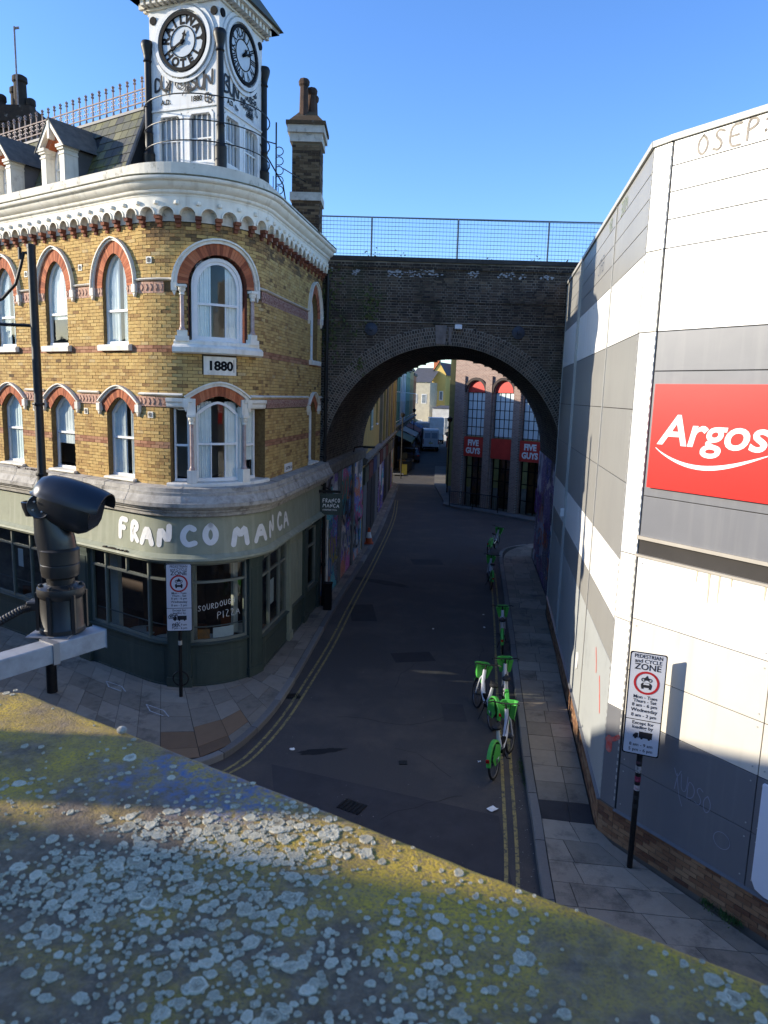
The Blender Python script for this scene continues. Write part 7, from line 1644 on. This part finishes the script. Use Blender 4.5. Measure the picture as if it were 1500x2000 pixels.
# the parapet wall, deck and everything out of frame that throws the foreground shade
VBK = M('viaduct brick plain', (.12, .085, .055), (.07, .055, .04), scale=3, rough=.9)
mb = MB(); A_ = e0+ev*9; q = [tuple(A_+inw*.03), tuple(e0+inw*.03), (-1.62, 1.70), (-40, 24.4), (-42, 10), (-20, -12), (9, -12)]
mb.add([(x, y, 0) for x, y in q]+[(x, y, 5.4) for x, y in q], [tuple(range(len(q)-1, -1, -1)), tuple(range(len(q), 2*len(q)))]+[(i, (i+1) % len(q), len(q)+(i+1) % len(q), len(q)+i) for i in range(len(q))]); mb.build('viaduct_body', VBK, via)
mb = MB(); 
for (a, b_), zt in ((((7.1, -3.5), (-.6, 1.11)), 6.24), (((-.95, 1.32), (-1.62, 1.70)), 6.3), (((-1.62, 1.70), (-40, 24.4)), 6.45)):
    d = Vector((b_[0]-a[0], b_[1]-a[1])).normalized(); nn_ = Vector((-d.y, d.x)); nn_ = nn_ if nn_.y < 0 else -nn_
    w0, w1 = .03, .55; P = [(a[0]+nn_.x*w, a[1]+nn_.y*w) for w in (w0, w1)]+[(b_[0]+nn_.x*w, b_[1]+nn_.y*w) for w in (w1, w0)]
    mb.add([(x, y, 5.3) for x, y in P]+[(x, y, zt) for x, y in P], [(0, 1, 2, 3), (4, 5, 6, 7)]+[(i, (i+1) % 4, 4+(i+1) % 4, 4+i) for i in range(4)])
mb.build('parapet_wall', VBK, via)
# unseen blocks added along the viaduct, heights set to shade the street
st = thing('street_occluder', (-20, 12.5, 5.4), 'unseen brick blocks added along the viaduct to shade the street', 'building')
vd_ = Vector((-.86, .51)).normalized(); vin = Vector((-.51, -.86)).normalized(); o0_ = Vector((-1.62, 1.70))
def VP(t, w): q = o0_+vd_*t+vin*w; return (q.x, q.y)
for (t0, t1, za, zb) in ((8.5, 22, 8.35, 8.6), (22, 28, 8.4, 9.1), (28, 60, 9.3, 10.6)):
    mb = MB(); q = [VP(t0, .1), VP(t1, .1), VP(t1, 4), VP(t0, 4)]; zz = [za, zb, zb, za]
    mb.add([(x, y, 5.2) for x, y in q]+[(x, y, z) for (x, y), z in zip(q, zz)], [(0, 1, 2, 3), (4, 5, 6, 7)]+[(i, (i+1) % 4, 4+(i+1) % 4, 4+i) for i in range(4)]); mb.build('street_occluder_wall', VBK, st)
ws_ = thing('coping_occluder', (-4.3, -1, 5.4), 'platform shelter, unseen, added left of the camera to shade the coping', 'occluder')
mb = MB(); q = [(-5.2, .92), (-3.4, .57), (-3.4, -3), (-5.2, -3)]; mb.add([(x, y, 5.4) for x, y in q]+[(x, y, 7.95) for x, y in q], [(0, 1, 2, 3), (4, 5, 6, 7)]+[(i, (i+1) % 4, 4+(i+1) % 4, 4+i) for i in range(4)]); mb.build('coping_occluder_wall', VBK, ws_)  # unseen block, its slanted side and height shaped to shade the coping
pp = thing('coping_occluder_post', (-2.4, .93, 5.4), 'unseen square post added left of the camera to shade the coping', 'column'); MB().add([(-2.5, .86, 5.4), (-2.3, .86, 5.4), (-2.3, 1.035, 5.4), (-2.5, 1.035, 5.4), (-2.5, .86, 8.6), (-2.3, .86, 8.6), (-2.3, 1.035, 8.6), (-2.5, 1.035, 8.6)], [(0, 1, 5, 4), (1, 2, 6, 5), (2, 3, 7, 6), (3, 0, 4, 7), (4, 5, 6, 7)]).build('shaft', IRON, pp)  # unseen post added to cast the shadow band across the coping
# snail shell / pebble on the coping
pb = MB(); pb.lathe((-.375, .985, CZ+.004), [(0, -.005), (.0065, -.003), (.0075, .001), (.005, .004), (0, .0055)], 10); props(pb.build('pebble', M('pale pebble', (.42, .40, .34), (.2, .19, .16), scale=90, rough=.8), smooth=True), 'small pale pebble lying on the yellow lit corner of the parapet', 'pebble')
# ---- CCTV camera on its bracket
cc_ = thing('cctv_camera', (-1.155, 2.5, 6.12), 'black dome headed security camera on a white bracket bar at the left', 'camera')
CBK = M('camera black enamel', (.016, .017, .019), (.022, .023, .026), scale=6, rough=.33, spec=.5, coat=.1); CBR = M('camera dark bronze casting', (.030, .026, .022), (.02, .018, .016), scale=5, rough=.42, spec=.5)
X, Y = -1.155, 2.5
mb = MB(); mb.lathe((X, Y, 0), [(.070, 6.12), (.078, 6.125), (.078, 6.14), (.074, 6.145), (.072, 6.25), (.080, 6.26), (.082, 6.275), (.080, 6.288), (.06, 6.292), (.05, 6.30)], 40); mb.build('base_can', CBR, cc_, smooth=True)
mb = MB()
for k in range(6):
    t = k*math.pi/3+.4; mb.lathe((X+.067*math.cos(t), Y+.067*math.sin(t), 6.285), [(.009, 0), (.009, .012), (.004, .016)], 8)
    mb.box(X+.079*math.cos(t)-.006, X+.079*math.cos(t)+.006, Y+.079*math.sin(t)-.006, Y+.079*math.sin(t)+.006, 6.13, 6.27)
mb.build('bolt', CBR, cc_)
mb = MB(); mb.lathe((X, Y, 0), [(.045, 6.29), (.048, 6.32), (.062, 6.33), (.064, 6.345), (.0655, 6.35), (.0655, 6.372), (.063, 6.375), (.0665, 6.378), (.067, 6.42), (.068, 6.425), (.055, 6.435)], 40); mb.build('pan_collar', CBR, cc_, smooth=True)
# yoke: asymmetric column flaring up to the left ear
mb = MB(); ny = 14; sec = 28; P = []
for i in range(ny+1):
    t = i/ny; z = 6.375+t*.215; cx = X-.004-.034*t**1.5; rx = .064-.004*t+.006*math.sin(t*3); ryy = .062-.010*t
    if t > .45: rx = rx*(1-.28*(t-.45)/.55)
    for k in range(sec): a = 2*math.pi*k/sec; P.append((cx+rx*math.cos(a), Y+ryy*math.sin(a), z))
mb.add(P, [(i*sec+k, i*sec+(k+1) % sec, (i+1)*sec+(k+1) % sec, (i+1)*sec+k) for i in range(ny) for k in range(sec)]+[tuple(range(ny*sec, (ny+1)*sec))]); mb.build('yoke', CBK, cc_, smooth=True)
mb = MB(); mb.lathe((X-.085, Y-.02, 6.575), [(.018, -.03), (.028, .0), (.031, .02), (.025, .022), (.02, .005)], 16); mb.build('ear_cup', CBK, cc_, smooth=True)
mb = MB(); mb.lathe((X-.035, Y-.045, 6.585), [(.043, 0), (.043, .018), (.040, .022), (.036, .020), (0, .020)], 28, ax=(-.05, -1, .05)); sp2 = mb.build('pivot_cover', CBK, cc_, smooth=True)
mb = MB()
for k in range(4): t = k*math.pi/2+.6; mb.lathe((X-.036+.021*math.cos(t), Y-.067, 6.586+.021*math.sin(t)), [(.004, 0), (.004, .004), (.0, .005)], 8, ax=(0, -1, 0))
mb.build('screw', M('bright screw', (.4, .4, .42), rough=.3, metal=.8), sp2)
# head: long rounded housing pointing right, slightly down
hd = Vector((.955, -.05, -.26)).normalized(); hu = Vector((0, 0, 1)); hu = (hu-hd*hu.dot(hd)).normalized(); hr = hd.cross(hu)
def HP(a, b, c): return tuple(Vector((X-.068, Y, 6.622))+hd*a*.93+hr*b*1.15+hu*c*1.22)
secs = [(0.0, .012, .02, -.010), (.006, .032, .034, -.026), (.022, .050, .047, -.044), (.05, .060, .054, -.058), (.10, .064, .056, -.070), (.15, .064, .056, -.076), (.195, .063, .054, -.076), (.215, .060, .052, -.068), (.235, .052, .048, -.052)]
mb = MB(); ns = 32; P = []
for (a, w, up_, dn) in secs:
    for k in range(ns):
        t = 2*math.pi*k/ns; cx_ = math.cos(t); sz = math.sin(t); ex = .8; x_ = w*math.copysign(abs(cx_)**ex, cx_); z_ = (up_ if sz > 0 else -dn)*math.copysign(abs(sz)**ex, sz); P.append(HP(a, x_, z_))
m_ = len(secs); mb.add(P, [(i*ns+k, i*ns+(k+1) % ns, (i+1)*ns+(k+1) % ns, (i+1)*ns+k) for i in range(m_-1) for k in range(ns)]+[tuple(range(ns)), tuple(range((m_-1)*ns, m_*ns))]); hdm = mb.build('head', CBK, cc_, smooth=True)
# sun shield over the head with projecting lip
mb = MB(); P = []; L2 = [(-.004, .030, .034), (.012, .050, .052), (.045, .064, .063), (.11, .070, .068), (.17, .071, .068), (.235, .069, .063), (.268, .067, .058)]; na = 18
for (a, w, up_) in L2:
    for k in range(na+1): t = math.pi*(k/na)*.96+.02*math.pi; P.append(HP(a+(.0 if k not in (0, na) else -.01), -w*math.cos(t), up_*math.sin(t)+.004))
nb = len(P)
for (a, w, up_) in L2:
    for k in range(na+1): t = math.pi*(k/na)*.96+.02*math.pi; P.append(HP(a, -(w-.003)*math.cos(t), (up_-.003)*math.sin(t)+.004))
N1 = na+1; Fc = []
for i in range(len(L2)-1):
    for k in range(na): a = i*N1+k; Fc += [(a, a+1, a+1+N1, a+N1), (nb+a, nb+a+1, nb+a+1+N1, nb+a+N1)]
    for k in (0, na): a = i*N1+k; Fc.append((a, a+N1, nb+a+N1, nb+a))
i = len(L2)-1
for k in range(na): a = i*N1+k; Fc.append((a, a+1, nb+a+1, nb+a)); Fc.append((k, k+1, nb+k+1, nb+k))
mb.add(P, Fc); mb.build('sun_shield', M('shield satin black', (.018, .021, .028), rough=.30, spec=.5), hdm, smooth=True)
mb = MB(); mb.add([HP(.2365, -.045, .035), HP(.2365, .045, .035), HP(.2365, .048, -.03), HP(.2365, .03, -.048), HP(.2365, -.03, -.048), HP(.2365, -.048, -.03)], [(0, 1, 2, 3, 4, 5)]); mb.build('lens_window', M('lens glass', (.03, .03, .035), rough=.05, spec=.9), hdm)
mb = MB(); mb.box(X-.115, X-.06, Y-.035, Y+.02, 6.20, 6.235); mb.build('cable_gland_block', CBR, cc_, bevel=.006)
# bracket bar and cable
bk = thing('bracket_bar', (-1.15, 2.45, 6.09), 'white square steel bar that carries the security camera', 'bracket')
Ad = Vector((-1.065, 2.52, 0)); Bd = Vector((-1.62, 1.66, 0)); dd = (Bd-Ad).normalized(); nn_ = Vector((-dd.y, dd.x, 0))
mb = MB(); P = []
for e in (Ad-dd*.04, Bd+dd*.2):
    for a_, z in ((-.038, 6.050), (.038, 6.050), (.038, 6.118), (-.038, 6.118)): q = e+nn_*a_; P.append((q.x, q.y, z))
mb.add(P, [(0, 1, 2, 3), (4, 5, 6, 7)]+[(i, (i+1) % 4, 4+(i+1) % 4, 4+i) for i in range(4)]); mb.build('bar', M('weathered white steel', (.38, .38, .385), (.27, .265, .26), scale=14, rough=.5, dirt=(.2, .17, .14), dscale=20, dth=(.62, .75)), bk, bevel=.004)
mb = MB(); mb.box(X-.095, X+.055, Y-.085, Y+.075, 6.118, 6.124); mb.build('mounting_plate', M('zinc plate', (.35, .35, .36), rough=.5, metal=.6), bk, bevel=.002)
for a_ in (.16, .42):
    q = Ad+dd*a_; mb = MB(); P = []
    for e in (q-dd*.012, q+dd*.012):
        for b_, z in ((-.042, 6.046), (.042, 6.046), (.042, 6.122), (-.042, 6.122)): w_ = e+nn_*b_; P.append((w_.x, w_.y, z))
    mb.add(P, [(0, 1, 2, 3), (4, 5, 6, 7)]+[(i, (i+1) % 4, 4+(i+1) % 4, 4+i) for i in range(4)]); mb.build('clamp_band', M('zinc plate', (.35, .35, .36)), bk)
cb_ = MB(); pts = [Vector((X-.09, Y-.02, 6.215)), Vector((X-.13, Y-.03, 6.205)), Vector((X-.20, Y-.06, 6.165)), Vector((X-.27, Y-.10, 6.11)), Vector((X-.35, Y-.15, 6.06)), Vector((X-.5, Y-.25, 6.05))]
dense = []
for a_, b_ in zip(pts[:-1], pts[1:]):
    for k in range(16): dense.append(tuple(a_.lerp(b_, k/16)))
cb_.tube(dense, [.0135+.0022*(i % 2) for i in range(len(dense))], 10); props(cb_.build('cable_conduit', M('black corrugated plastic', (.02, .02, .022), rough=.5)), 'black corrugated cable conduit running from the security camera base', 'cable')

# other side closure: building mass behind the panelled store so the skyline is solid
scene.render.engine = 'CYCLES'
